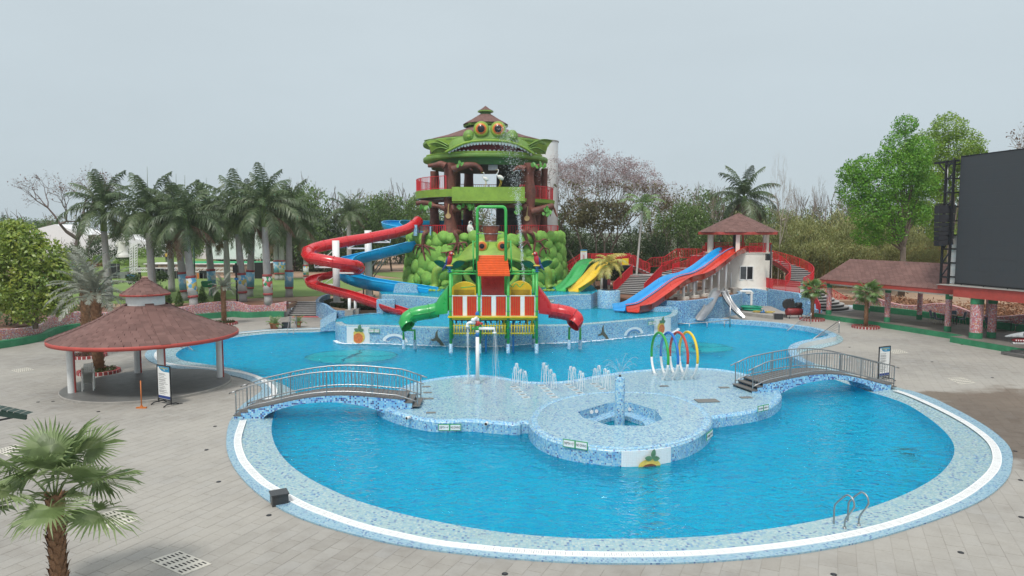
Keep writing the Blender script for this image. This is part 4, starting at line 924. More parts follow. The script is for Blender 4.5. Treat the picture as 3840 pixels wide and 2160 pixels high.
def falling(b, p, zend, w, n, spread=.06, strands=7):
    p = Vector(p)
    for k in range(strands):
        ox, oy = random.gauss(0, w*.4), random.gauss(0, w*.4); N_ = 12; pts = []
        for i in range(N_):
            u = i/(N_-1); z = lerp(p.z, zend, u**1.3); s_ = spread*u
            pts.append((p.x+ox*(1+u*spread*20)+noise.noise(Vector((k, z*1.5, 1)))*.05, p.y+oy*(1+u*spread*20), z))
        b.tube(pts, [.008*(1-.4*i/N_)+.004*random.random() for i in range(N_)], 4, caps=False)
    for _ in range(n):
        u = random.random(); drop(b, (p.x+random.gauss(0, w*.5+spread*2*u), p.y+random.gauss(0, w*.5+spread*2*u), lerp(p.z, zend, u)), random.uniform(.006, .017))
b = MB(); falling(b, TS+Vector((Xs(1753.5),0,TS_z(1228))), ZI, .05, 420, .05, 7)
for _ in range(200): a = random.uniform(0, 6.28); r = abs(random.gauss(0,.35)); drop(b, (TS.x+Xs(1753.5)+r*cos(a), TS.y+r*sin(a), ZI+.02+abs(random.gauss(0,.06))), .014)
tag(b.build('falling_water', M_DROP), 'stream of water falling from the left arm of the white water tower', 'water stream')
b = MB(); falling(b, TS+Vector((Xs(1856),0,TS_z(1252))), ZI, .08, 160, .13, 6)
for _ in range(260): a = random.uniform(0, 6.28); r = abs(random.gauss(0,.5)); drop(b, (TS.x+Xs(1856)+r*cos(a), TS.y+1.2+r*sin(a), ZI+.02+abs(random.gauss(0,.05))), .013)
tag(b.build('falling_water', M_SPRAY), 'thin shower of water falling from the right arm of the white water tower', 'water stream')
M_HY = mat('yellow_pipe_paint', (.75,.52,.02), .35, .08); M_HB = mat('hoop_blue', (.01,.16,.50), .35, .1); M_HR = mat('hoop_red', (.48,.05,.03), .35, .1); M_HG = mat('hoop_green', (.03,.34,.05), .35, .1)
dirn = Vector((.17,-.985,0)).normalized()
for i, (nm, m) in enumerate((('green', M_HG), ('blue', M_HB), ('red', M_HR), ('yellow', M_HY))):
    c = Vector((7.70+.52*i+.0, 35.75+.10*i, ZI)); t = thing('spray_hoop', c, label=f'{nm} and white water spray hoop on the splash island', cat='spray hoop', group='spray hoops on the splash island')
    cz, rr = 1.13, 1.20; aa = math.asin(-(cz-.02)/rr*.94)
    def pt(a): return dirn*rr*cos(a)*.96+Vector((0,0,cz+rr*sin(a)*(1.03)))
    a1 = R(-10); full = [lerp(aa, pi-aa, k/48) for k in range(49)]
    col = [pt(lerp(a1, pi-a1, k/40)) for k in range(41)]; MB().tube(col, .068, 12).build('coloured_arch', m, t)
    for sg in (0, 1):
        low = [pt(lerp(aa, a1+.01, k/8) if not sg else pi-lerp(aa, a1+.01, k/8)) for k in range(9)]; MB().tube(low, .064, 12).build('white_leg', M_PW, t)
        f = pt(aa if not sg else pi-aa); MB().lathe([(.12,-.02),(.11,.12),(.07,.15)], (f.x, f.y, 0), 14).build('tiled_foot', M_MOSA, t)
    b = MB()
    for _ in range(26):
        a = random.uniform(.2, pi-.2); s_ = pt(a); L_ = random.uniform(.3, .9)
        e2 = s_*.62+Vector((0,0,.2)); pts = [Vector(c)+s_.lerp(Vector((random.gauss(0,.25), random.gauss(0,.25), .1)), u) for u in [j/6*L_ for j in range(7)]]
        if random.random() < .25: b.tube(pts, .004, 3, caps=False)
        for p in pts: drop(b, p+Vector([random.gauss(0,.07) for _ in range(3)]), random.uniform(.005,.012))
    for _ in range(330):
        a = random.uniform(0, 6.28); r = abs(random.gauss(0, .45)); drop(b, (c.x+r*cos(a), c.y+r*sin(a), ZI+.02+abs(random.gauss(0, .25))), random.uniform(.005,.013))
    tag(b.build('hoop_spray', M_SPRAY), kind='stuff')
Mcx = lambda x, y: (1700+x/1.8117, 1000+y/1.8117)
rows = [((412,818),(492,890),5), ((600,810),(682,888),5), ((778,803),(858,860),4), ((955,798),(1038,852),4)]
names = ['leftmost row', 'second row from the left', 'third row from the left', 'rightmost row']
pmz = MB().box((0,0,.012), (.36,.30,.024)).mesh('jet_plate', mat('wet_white_plate', (.5,.56,.58), .3)); pslot = MB().box((0,0,.027), (.20,.12,.006)).mesh('grille', mat('grey_grille', (.12,.13,.13), .5))
for (a0, b0, n), nm in zip(rows, names):
    A, B = G(*Mcx(*a0), ZI), G(*Mcx(*b0), ZI)
    for i in range(n):
        p = A.lerp(B, i/(n-1)); o_n = ['farthest', 'second farthest', 'third', 'second nearest' if n == 5 else 'nearest', 'nearest'][i]; t = thing('jet_plate', p, .25, label=f'white nozzle plate, {o_n} in the {nm} of floor jets', cat='nozzle plate', group=f'nozzle plates in the {nm} of floor jets')
        link('plate', pmz, t); link('grille', pslot, t)
jets = [(430,655,800),(418,680,805),(457,698,812),(487,708,838),(614,652,800),(634,672,806),(662,698,812),(684,726,838),(797,676,806),(818,682,812),(862,708,828),(876,722,850),(962,690,802),(988,670,806),(1030,692,830),(1052,704,846)]
def fjet(x, y0, y1, i):
    base = G(*Mcx(x, y1), ZI); top = P(*Mcx(x, y0), base.y); H = (top.z-ZI); b = MB()
    pts = []; rs = []
    for k in range(14):
        u = k/13; pts.append((base.x+.03*noise.noise(Vector((u*4, i, 0)))*u*2, base.y, ZI+H*u)); rs.append(.009+.010*u+.028*max(0, u-.72)*3*(1+.5*noise.noise(Vector((u*9, i, 4)))))
    b.tube(pts, rs, 6)
    for _ in range(int(90*H/1.5)):
        u = random.random()**.6; sp_ = .02+.07*(u > .6)*(u-.3); drop(b, (base.x+random.gauss(0, sp_+.03), base.y+random.gauss(0, sp_+.03), ZI+H*u+random.gauss(0,.03)), random.uniform(.006,.02))
    for s_ in (-1, 1):
        pts = [(base.x+s_*(.03+.10*u), base.y, ZI+H*(1-u*u*.9)) for u in [k/7 for k in range(8)]]; b.tube(pts, [.011+.008*random.random() for _ in pts], 4, caps=False)
    jn = ['leftmost', 'tallest left', 'middle', 'rightmost']; rn = names[i//4]; tag(b.build('water_jet', M_DROP), f'{["tallest","second tallest","shorter","shortest"][i % 4]} white water jet of the {rn}', 'water jet', 'floor water jets')
for i, j in enumerate(jets): fjet(*j, i)
fd = MB().box((0,0,.008), (.5,.28,.016)).mesh('floor_grating', mat('grey_drain_plate', (.16,.16,.15), .6))
for x, y, s_, l_ in ((1722,913,2.0,'large grey drain plate right of the jacuzzi'),(1840,822,1,'small grey drain plate behind the large one right of the hoops'),(1430,812,.9,'small grey drain plate left of the green hoop feet'),(1988,890,1.1,'grey drain plate beside the steps of the right footbridge')): tag(link('drain_plate', fd, None, G(*Mcx(x, y), ZI)+Vector((0,0,.004)), (0,0,.1), s_), l_, 'drain plate', 'drain plates right of the fountain pillar')
for x, y, s_, l_ in ((1810,1020,.8,'farthest'),(1820,1070,.8,'second farthest'),(1828,1122,.9,'third'),(1848,1241,.8,'nearest')): tag(link('drain_plate', fd, None, G(800+x/2.2646, 1000+y/2.2646, ZI)+Vector((0,0,.004)), (0,0,.1), s_), f'{l_} of four small drain plates in line by the left footbridge', 'drain plate', 'drain plates by the left footbridge')
M_GRK = mat('green_sculpted_rock', (.21, .42, .07), .75, .22, 1.5, bmp=1, bscale=9, dirt=(.09,.22,.04), dirtamt=.6)
M_FROG = mat('frog_green_paint', (.21, .34, .045), .5, .3, .5, dirt=(.10,.19,.02), dirtamt=.5)
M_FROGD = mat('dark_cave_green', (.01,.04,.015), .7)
M_LIME = mat('lime_green_paint', (.24, .38, .045), .6, .15, 1.2, dirt=(.15,.25,.05), dirtamt=.5)
M_FACE = mat('monster_green_paint', (.16, .29, .05), .5, .2, 1.2, dirt=(.30,.38,.12), dirtamt=.4)
M_FACED = mat('monster_dark_green', (.05, .15, .03), .55, .2)
M_MOUTH = mat('mouth_red', (.20, .012, .018), .5, .2); M_TOOTH = mat('tooth_white', (.85,.85,.83), .5, .05)
M_EYEO = mat('eye_orange', (.60,.13,.02), .3, .1); M_EYEB = mat('eye_black', (.015,.012,.012), .15, coat=.5) if False else mat('eye_black', (.015,.012,.012), .2)
M_EYEY = mat('eye_yellow', (.50,.38,.03), .4, .1)
TC = Vector((-2.85, 76.0, 0)); DKZ = 7.72
tw = thing('frog_tower', TC, label='tall green frog and monster tower with brown tree trunks and balconies', cat='tower')
def cylpt(px, py, r):
    d = ray(px, py); a = d.x**2+d.y**2; bq = -2*(d.x*TC.x+d.y*TC.y); cq = TC.x**2+TC.y**2-r*r; D_ = bq*bq-4*a*cq
    t = (-bq-math.sqrt(D_))/(2*a) if D_ >= 0 else -bq/(2*a)
    return Vector((d.x*t-TC.x, d.y*t-TC.y, CAMZ+d.z*t))
def loc(px, py, Y): return P(px, py, Y)-TC
b = MB(); b.lathe([(8.75,1.2),(8.15,5),(8.1,DKZ)], n=60, a0=R(150), a1=R(256)); b.lathe([(8.75,1.2),(8.15,5),(8.1,DKZ)], n=60, a0=R(297), a1=R(390)); b.lathe([(8.1,DKZ-1.0),(8.1,DKZ)], n=20, a0=R(250), a1=R(296)); b.build('base_wall', M_GRK, tw)
MB().lathe([(8.15,DKZ-.02),(.01,DKZ)], n=48, smooth=False).build('deck', M_CONC, tw)
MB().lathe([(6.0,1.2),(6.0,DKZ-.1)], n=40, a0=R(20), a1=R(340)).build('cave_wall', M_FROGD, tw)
rocks = []
for s_ in range(5):
    b = MB(); b.sph((0,0,0), (.76,.44,.68), 16, 11)
    b.v = [tuple(Vector(v)*(1+.13*noise.noise(Vector(v)*2.2+Vector((s_*7,0,0)))+.05*noise.noise(Vector(v)*6+Vector((s_,4,0))))) for v in b.v]; rocks.append(b.mesh('rock_bump', M_GRK))
k = 0; rnd = random.Random(11); placed = []; tries = 0
def rgap(deg, z): return (259 < deg < 293 and z < DKZ-.8) or (247 < deg < 305 and z < DKZ-3.1)
for smin, smax, cnt in ((1.15, 1.55, 46), (.85, 1.1, 90), (.6, .8, 90)):
    for _ in range(cnt*14):
        a = R(rnd.uniform(150, 392)); z = rnd.uniform(1.5, DKZ+.05)
        if cnt == 46 and z > 6: continue
        sc = rnd.uniform(smin, smax); deg = math.degrees(a)
        if rgap(deg, z) or any(math.hypot((a-b_[0])*8.4, (z-b_[1])*1.12) < (sc+b_[2])*.50 for b_ in placed): continue
        placed.append((a, z, sc)); fl = .55*max(0, 1-(z-1.6)/5.5)**1.3; rr_ = 8.25+fl
        zz_ = min(z, DKZ+.12-.62*sc*.6)
        o = link('rock_bump', rocks[k % 5], tw); o.matrix_local = Matrix.Translation((rr_*cos(a), rr_*sin(a), zz_)) @ Matrix.Rotation(a+pi/2, 4, 'Z') @ Matrix.Rotation(rnd.uniform(-.1,.1), 4, 'Y') @ Matrix.Diagonal((sc*rnd.uniform(.95,1.15), 1.1, sc*rnd.uniform(.9,1.05), 1)); k += 1
def roots(polys, r0, name='root'):
    for pl in polys:
        pts = [cylpt(1480+x/3.293, 740+y/3.293, 8.85) for x, y in pl]; n = len(pts)
        pts = ([Vector((pts[0].x*.86, pts[0].y*.86, DKZ+.25))] if pl[0][1] < 455 else [])+pts; pts = smooth(pts, 4); m_ = len(pts); MB().tube(pts, [r0*(1-.75*i/m_) for i in range(m_)], 7).build(name, M_BARKR, tw)
roots([[(372,450),(350,570),(345,620),(360,700),(380,780)], [(745,430),(775,500),(770,575),(735,640),(725,700)]], .26)
roots([[(355,600),(300,590),(250,600),(228,690)], [(350,600),(290,620),(262,720)], [(365,590),(420,610),(500,640)], [(370,600),(420,650),(440,720)], [(340,610),(325,690)], [(770,570),(700,575),(645,590)], [(770,570),(830,590),(845,660)], [(775,570),(880,560),(900,640)], [(730,660),(640,680),(570,685)], [(640,680),(640,740)], [(790,580),(780,700)]], .12)
roots([[(1590,420),(1620,480),(1640,545),(1660,590),(1690,640)], [(1690,440),(1720,500),(1735,550),(1725,620),(1718,680)]], .24)
roots([[(1640,540),(1570,570),(1520,640)], [(1640,550),(1600,590),(1545,640)], [(1735,550),(1800,540),(1850,515),(1900,540)], [(1790,550),(1830,600),(1850,625),(1900,640),(1918,700)], [(1830,620),(1800,660),(1790,720),(1820,740)], [(1650,560),(1690,640)], [(1860,640),(1875,700)]], .12)
FC = loc(1844, 985, 68.5)
b = MB(); b.sph((FC.x, FC.y+.9, 5.75), (2.1,2.0,1.45), 32, 18); b.build('frog_head', M_FROG, tw)
b = MB(); b.sph((FC.x, FC.y+1.6, 3.9), (3.4,2.0,2.2), 32, 18); b.build('frog_body', M_FROG, tw)
L_, R_ = (1600,1060), (2050,1060)
b = MB(); lipc = [loc(1590, 1000, 67.6), loc(1640, 968, 66.6), loc(1720, 945, 66.0), loc(1790, 938, 65.6), loc(1844, 936, 65.5), loc(1900, 938, 65.6), loc(1965, 948, 66.0), loc(2010, 975, 66.6), loc(2050, 1000, 67.6)]
hood = smooth([loc(1712, 990, 67.0), loc(1738, 940, 67.2), loc(1780, 906, 67.5), loc(1844, 894, 67.8), loc(1908, 906, 67.5), loc(1950, 940, 67.2), loc(1976, 990, 67.0)], 5)
rim_ = smooth([loc(1690, 1015, 66.6), loc(1725, 985, 65.9), loc(1780, 970, 65.3), loc(1844, 965, 65.2), loc(1908, 970, 65.3), loc(1963, 985, 65.9), loc(1998, 1015, 66.6)], 5)
b = MB(); mid_ = [(a+c)/2+Vector((0,-.5,.25)) for a, c in zip(hood, rim_)]; b.grid([hood, mid_, rim_]); b.tube(rim_, .16, 8); b.build('frog_snout', M_FROG, tw)
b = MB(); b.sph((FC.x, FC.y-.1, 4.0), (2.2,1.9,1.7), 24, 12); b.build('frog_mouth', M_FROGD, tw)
for sg in (-1, 1):
    f = lambda x, y, Y: loc(1844+sg*x, y, Y)
    MB().tube(smooth([f(70, 1008, 65.4), f(96, 1022, 65.4), f(88, 1050, 65.5), f(66, 1075, 65.7)], 4), .28, 10).build('frog_lip', M_FROG, tw)
    b = MB(); b.tube(smooth([f(95, 985, 67.6), f(150, 990, 66.6), f(200, 1010, 66.0), f(212, 1040, 66.0), f(212, 1068, 66.0), f(218, 1083, 65.8)], 5), [.55,.55,.55,.54,.52,.50,.48,.46,.45,.45,.44,.44,.42,.40,.38,.36,.36,.34,.34,.33,.33,.33,.33,.33,.34,.34][:26], 14)
    for dx in (-18, -2, 14): q = f(216+dx*.9, 1086, 65.1); b.sph((q.x, q.y, 2.52), (.24,.42,.15), 10, 6)
    b.build('frog_arm', M_FROG, tw)
    e = loc(1844+sg*40+2, 922, 65.9); e.y = loc(0, 0, 66.2).y
    s1 = link('frog_eye', None, tw); 
    MB().sph((e.x, e.y, e.z), (.74,.60,.78), 20, 12).build('eyelid', M_FROG, tw)
    bpy.data.objects.remove(s1)
    MB().lathe([(.52,0),(.48,.06),(.38,.10)], n=24).xf(Matrix.Translation((e.x-sg*.04, e.y-.52, e.z-.02)) @ Matrix.Rotation(pi/2, 4, 'X')).build('iris_ring', M_EYEY, tw)
    MB().lathe([(.43,.09),(.3,.14),(.01,.16)], n=24).xf(Matrix.Translation((e.x-sg*.04, e.y-.52, e.z-.02)) @ Matrix.Rotation(pi/2, 4, 'X')).build('iris', M_EYEO, tw)
    MB().lathe([(.25,.15),(.14,.18),(.01,.19)], n=20).xf(Matrix.Translation((e.x-sg*.04, e.y-.52, e.z-.02)) @ Matrix.Rotation(pi/2, 4, 'X')).build('pupil', M_EYEB, tw)
for sg in (-1, 1):
    A_ = smooth([loc(1844+sg*55, 905, 66.6), loc(1844+sg*85, 925, 66.9), loc(1844+sg*120, 955, 67.2)], 4); MB().sheet(A_, [p+Vector((0,-.3,-.45*sin(pi*i/(len(A_)-1))-.05)) for i, p in enumerate(A_)]).build('dark_crest', M_FACED, tw)
def trunk(x, y, z0, z1, r, nm='tree_trunk_column', seed=0):
    n = 26; m_ = 18; rows = []
    for i in range(n+1):
        z = lerp(z0, z1, i/n); fl = 1+.9*math.exp(-(z-z0)/.7); row = []
        for k in range(m_):
            a = 2*pi*k/m_; rr_ = r*fl*(1+.16*noise.noise(Vector((cos(a)*1.3+seed, sin(a)*1.3, z*.7)))+.05*noise.noise(Vector((cos(a)*4, sin(a)*4+seed, z*2))))
            row.append(Vector((x+rr_*cos(a)+.12*noise.noise(Vector((z*.4, seed, 0))), y+rr_*sin(a), z)))
        rows.append(row)
    return MB().grid(rows, True, True).build(nm, M_BARKR, tw)
TZ = 14.9
for i, (px, Y, r) in enumerate(((1687, 70.4, .58), (1984, 70.4, .58), (1630, 80, .5), (1757, 82, .55), (1714, 80, .42), (1955, 79, .6), (2008, 79, .55), (2040, 76.5, .35))):
    q = loc(px, 800, Y); trunk(q.x, q.y, DKZ, TZ, r, seed=i*3.1)
def limb(pts, r0, r1, Y=69.6):
    p = smooth([loc(1500+x/3.293, 380+y/3.293, Y+(d[0] if d else 0)) for x, y, *d in pts], 4); n = len(p); MB().tube(p, [lerp(r0, r1, i/n)*(1+.12*noise.noise(q*2)) for i, q in enumerate(p)], 9).build('branch', M_BARKR, tw)
limb([(560,800),(500,775),(430,790),(345,795)], .42, .14); limb([(640,850),(720,820),(830,790),(930,790),(990,830),(1015,865)], .45, .12); limb([(840,800),(880,840),(895,855)], .14, .05)
limb([(1540,840),(1490,820),(1440,830),(1400,860)], .4, .1); limb([(1640,830),(1700,800),(1760,790)], .3, .1)
limb([(640,1330),(740,1310),(850,1280),(960,1270),(1050,1290),(1180,1300)], .42, .2); limb([(850,1280),(855,1220),(830,1185),(805,1180)], .13, .05); limb([(855,1225),(860,1165)], .09, .04); limb([(970,1270),(975,1215),(970,1180)], .12, .05); limb([(770,1290),(800,1350),(795,1400)], .14, .06)
limb([(1560,1320),(1480,1300),(1400,1285),(1300,1300)], .4, .16); limb([(1380,1290),(1340,1230),(1325,1175)], .14, .05); limb([(1345,1235),(1365,1180)], .09, .04)
limb([(1620,1370),(1700,1350),(1800,1320),(1900,1290)], .45, .3); limb([(1740,1340),(1800,1370),(1820,1400)], .12, .05); limb([(1890,1310),(1860,1380),(1855,1420)], .09, .04); limb([(1900,1320),(1925,1390),(1945,1430)], .12, .05)
limb([(560,1330),(480,1300),(420,1290),(360,1320)], .28, .1); limb([(420,1290),(380,1270),(290,1250),(200,1260)], .3, .2, 71)
for x, y in ((595,1415),(1567,1445)):
    q = loc(1500+x/3.293, 380+y/3.293, 69.75); d = MB().tube([q+Vector((0,.05,0)), q+Vector((0,-.12,0))], .27, 16).build('cut_knot', mat('pale_cut_wood', (.50,.33,.15), .7, .2, 6), tw)
    MB().tube(smooth([q+Vector((0,0,.2)), q+Vector((.02,0,.7)), q+Vector((.08,.05,1.2))], 3), [.12,.1,.08,.07,.06,.05,.04][:7], 7).build('knot_strip', mat('pale_cut_wood', (.50,.33,.15), .7, .2, 6), tw)
BZ = 12.25
b = MB(); b.lathe([(7.55,BZ-.75),(7.62,BZ),(.5,BZ+.01)], n=40, a0=R(120), a1=R(254), smooth=False); b.build('left_balcony', M_LIME, tw)
b = MB(); b.lathe([(7.5,BZ-.752),(.5,BZ-1.05)], n=40, a0=R(120), a1=R(254), smooth=False); b.build('balcony_soffit', M_WHITE, tw)
b = MB(); b.lathe([(5.8,BZ-1.2),(7.35,BZ-1.0)], n=30, a0=R(120), a1=R(250), smooth=False); b.build('brown_bracket', M_BARKR, tw)
BR = 11.35
b = MB(); b.lathe([(.5,BR-.36),(7.45,BR-.35),(7.5,BR),(.5,BR+.01)], n=40, a0=R(292), a1=R(420), smooth=False); b.build('right_balcony', M_LIME, tw)
b = MB(); b.lathe([(.5,BR-.3),(6.9,BR-.32)], n=30, a0=R(60), a1=R(120), smooth=False); b.build('back_floor', M_CONC, tw)
q0, q1 = loc(1694.5, 702, 68.7), loc(1968, 704, 68.7)
b = MB(); b.box(((q0.x+q1.x)/2, q0.y+.15, (12.42+10.85)/2), (q1.x-q0.x, .3, 12.42-10.85)); b.build('green_fascia_panel', M_LIME, tw)
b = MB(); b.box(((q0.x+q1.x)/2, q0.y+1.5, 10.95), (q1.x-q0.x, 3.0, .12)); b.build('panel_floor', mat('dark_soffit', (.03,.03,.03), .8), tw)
def arc(r, a0, a1, z, n=14): return [Vector((r*cos(R(lerp(a0, a1, i/n))), r*sin(R(lerp(a0, a1, i/n))), z)) for i in range(n+1)]
for r_, a0, a1, z_ in ((7.45,140,240,BZ),(7.3,300,395,BR),(6.6,40,138,12.25),(8.0,200,242,DKZ),(8.0,298,345,DKZ),(6.8,60,135,DKZ)):
    rr = link('railing', None, tw); railing(rr, arc(r_, a0, a1, z_), h=1.32 if z_ > 9 else .95, sp=.24, m=M_RED, post_every=2.0, bt=.04, pt=.09, rt=.06)
railm = link('railing', None, tw); railing(railm, [loc(1712, 880, 73), loc(1980, 880, 73)], h=.95, sp=.24, bt=.04, pt=.09) if False else railing(railm, [(-5, -3.2, DKZ), (4.4, -3.2, DKZ)], h=.95, sp=.24, bt=.04, pt=.09)
MB().box((-5.3+.1,-6.6,DKZ+.4), (.1,1.8,.9)).build('mosaic_panel', M_MOSA, tw, uv=True); q = loc(1560, 870, 70.5); MB().box((q.x, q.y, DKZ+.45), (.35,.9,1.1)).build('mosaic_panel', M_MOSA, tw, uv=True)
q = loc(1780, 873, 68.4); MB().box((q.x+.6, q.y+.5, DKZ+.03), (5.2,.9,.12)).build('green_ledge', M_LIME, tw)
def ringdisc(r, z, th, m, nm, inner=.4): return MB().lathe([(inner,z-th),(r-.05,z-th),(r,z-th+.06),(r+.02,z-.08),(r-.04,z),(inner,z+.06)], n=64).build(nm, m, tw)
ringdisc(6.72, 15.85, .42, M_FACE, 'lower_jaw_disc')
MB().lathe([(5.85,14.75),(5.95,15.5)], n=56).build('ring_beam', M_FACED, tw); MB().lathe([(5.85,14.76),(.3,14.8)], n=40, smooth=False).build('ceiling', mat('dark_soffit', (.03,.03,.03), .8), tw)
MB().lathe([(6.0,15.5),(6.0,17.6)], n=56).build('mouth_lining', M_MOUTH, tw)
ringdisc(6.72, 17.45, .35, M_FACE, 'upper_disc')
rp = [(6.6,17.5),(4.5,18.1),(2.1,19.0)]
rs_ = MB().lathe(rp, n=10, smooth=False).build('main_roof', M_SHIN, tw)
MB().lathe([(1.9,18.9),(1.9,19.45)], n=10, smooth=False).build('roof_drum', M_FACED, tw)
MB().lathe([(2.35,19.25),(2.42,19.42),(2.38,19.5)], n=8, smooth=False).build('roof_eave', M_FACE, tw); MB().lathe([(2.4,19.5),(1.5,20.0),(.62,20.55)], n=8, smooth=False).build('second_roof', M_SHIN, tw)
MB().lathe([(.56,20.4),(.56,20.9)], n=12).build('cap_drum', M_FACED, tw); MB().lathe([(.55,20.8),(.86,20.86),(.84,21.0)], n=8, smooth=False).build('cap_eave', M_FACE, tw); MB().lathe([(.85,21.0),(.4,21.25),(.01,21.55)], n=8, smooth=False).build('cap_roof', M_SHIN, tw)
for prf, rw, nm in ((rp, .3, 'main_roof'), ([(2.4,19.5),(1.5,20.0),(.62,20.55)], .25, 'second_roof')):
    pa = [o for o in tw.children if o.name.startswith(nm)][0]; cone_shingles(pa, TC, [(r, z+.03) for r, z in prf], row=rw, wd=.5, limit=120 if nm == 'main_roof' else 80)
c15 = lambda x, y, r: cylpt(1500+x/3.293, 380+y/3.293, r)
xs = [560+i*(1100/44) for i in range(45)]
def interp(tab, x):
    for (a, b_), (c, d) in zip(tab, tab[1:]):
        if a <= x <= c: return b_+(d-b_)*(x-a)/(c-a)
    return tab[0][1] if x < tab[0][0] else tab[-1][1]
lipT = [(550,640),(600,612),(700,560),(800,518),(900,496),(1050,486),(1200,488),(1350,504),(1450,535),(1550,585),(1620,635),(1670,662)]
topT = [(550,630),(600,520),(650,462),(700,446),(780,432),(860,430),(890,400),(930,352),(985,322),(1110,298),(1230,318),(1290,352),(1330,395),(1370,430),(1450,440),(1540,478),(1590,520),(1640,600),(1670,655)]
rows = []
for f, r in ((0, 6.72), (0, 7.05), (.12, 7.12), (.3, 7.0), (.6, 6.95), (.85, 6.8), (1, 6.6), (1, 6.3)):
    row = []
    for x in xs:
        yl, yt = interp(lipT, x), interp(topT, x); row.append(c15(x, yl+(yt-yl)*f, r if f < .99 else r))
    rows.append(row)
b = MB().grid(rows, True); b.f = [f[::-1] for f in b.f]; b.build('monster_face', M_FACE, tw)
lp = [c15(x, interp(lipT, x)-4, 7.12) for x in xs]; MB().tube(lp, .13, 8).build('upper_lip', M_LIME, tw)
def tooth(p, a, h, up):
    b = MB(); s_ = .5*h; o = Matrix.Rotation(a, 4, 'Z')
    pr_ = [(.15,0),(.14,.5),(.10,.85),(.04,1)] ; n = 6; vs = []
    for w_, t_ in pr_:
        for sx, sy in ((-1,-.5),(1,-.5),(1,.5),(-1,.5)): vs.append(p+o @ Vector((sx*w_*1.0, sy*w_, h*t_*up)))
    fs = [(i*4+k, i*4+(k+1) % 4, (i+1)*4+(k+1) % 4, (i+1)*4+k) for i in range(3) for k in range(4)]+[(12,13,14,15)]
    return MB().add(vs, fs, False).build('tooth', M_TOOTH, tw)
for i in range(27):
    x = 610+i*(1010/26); p = c15(x, interp(lipT, x), 6.95); a = math.atan2(p.y, p.x)+pi/2; tooth(p, a, .38 if 4 < i < 22 else .28, -1)
for i in range(30):
    a = R(lerp(213, 327, i/29)); p = Vector((6.35*cos(a), 6.35*sin(a), 15.88)); tooth(p, a+pi/2, .28, 1)
b = MB(); pts = [Vector((6.62*cos(R(a)), 6.62*sin(R(a)), 15.9)) for a in range(205, 336, 4)]; b.tube(pts, .12, 7); b.build('lower_lip', M_LIME, tw)
for px, sg in ((1003,-1),(1212,1)):
    c = c15(px, 345, 6.9); c.y -= .1
    MB().sph(c+Vector((0,.35,0)), (.80,.62,.82), 24, 14).build('eye_bulge', M_FACE, tw)
    Mx = Matrix.Translation(c+Vector((0,-.14,0))) @ Matrix.Rotation(pi/2, 4, 'X')
    MB().lathe([(.74,-.05),(.70,.05),(.60,.06)], n=28).xf(Mx).build('eye_rim', M_LIME, tw); MB().lathe([(.62,.03),(.56,.10),(.5,.11)], n=28).xf(Mx).build('yellow_ring', M_EYEY, tw)
    MB().lathe([(.52,.10),(.42,.18),(.01,.22)], n=28).xf(Mx).build('iris', M_EYEO, tw); MB().lathe([(.36,.20),(.24,.27),(.01,.30)], n=24).xf(Mx).build('pupil', M_EYEB, tw)
for px in (848, 1385):
    c = c15(px, 440, 6.95); MB().sph(c+Vector((0,.1,.1)), (.58,.4,.62), 18, 10).build('nostril_bulge', M_FACE, tw); MB().sph(c+Vector((0,-.28,.0)), .2, 12, 8).build('nostril', M_LIME, tw)
for sg, x0, flip in ((-1, 600, 1), (1, 1585, -1)):
    for k, (ty, ry, ln) in enumerate(((488,560,300),(540,590,255),(640,620,215))):
        tipx = x0-flip*ln; pts = []; rt_, tp_ = c15(x0, ry-10*(k == 2), 6.9), c15(tipx, ty, 6.7)
        A = []; B_ = []
        for j in range(9):
            u = j/8; p = rt_.lerp(tp_, u)+Vector((0,-.5*sin(pi*u),.28*sin(pi*u))); w_ = .30*(1-u)**.7+.03; A.append(p+Vector((0,-.12,w_*.3))); B_.append(p+Vector((0,.5*(1-u)+.1,-w_)))
        b = MB(); b.grid([A, [(a+c)/2+Vector((0,-.05,.04)) for a, c in zip(A, B_)], B_], True); b.sheet([q-Vector((0,0,.10)) for q in B_], [q-Vector((0,-.05,.12)) for q in A], True); b.tube(A, [.07*(1-.6*j/8) for j in range(9)], 6); b.build('gill_fin', M_FACE, tw)
    W_ = [c15(x0+flip*60, 452, 6.75), c15(x0-flip*130, 470, 6.85), c15(x0-flip*285, 500, 6.85), c15(x0-flip*240, 560, 6.8), c15(x0-flip*210, 650, 6.5), c15(x0+flip*20, 655, 6.6)]
    MB().add(W_+[q+Vector((0,.15,0)) for q in W_], [list(range(6))]+[(i, (i+1) % 6, 6+(i+1) % 6, 6+i) for i in range(6)], False).build('gill_web', M_LIME, tw)
q = loc(1500+1148/3.293, 380+808/3.293, 71); MB().box(q, (.95,.3,.7)).build('flood_light', mat('lamp_glass_grey', (.5,.5,.52), .3), tw)
q = loc(1905, 900, 80); MB().lathe([(1.6,DKZ),(1.5,TZ)], c=(2.6,3.5,0), n=24).build('dark_core', mat('dark_rock_core', (.05,.048,.045), .8, .4, 2, bmp=.8, bscale=5), tw)
M_BLF = mat('vine_leaf', (.10,.30,.05), .5, .2); lfm = MB().add([(0,0,0),(.12,.1,.02),(.14,.3,0),(0,.42,-.04),(-.14,.3,0),(-.12,.1,.02)], [[0,1,2,3,4,5]], False).mesh('vine_leaf', M_BLF)
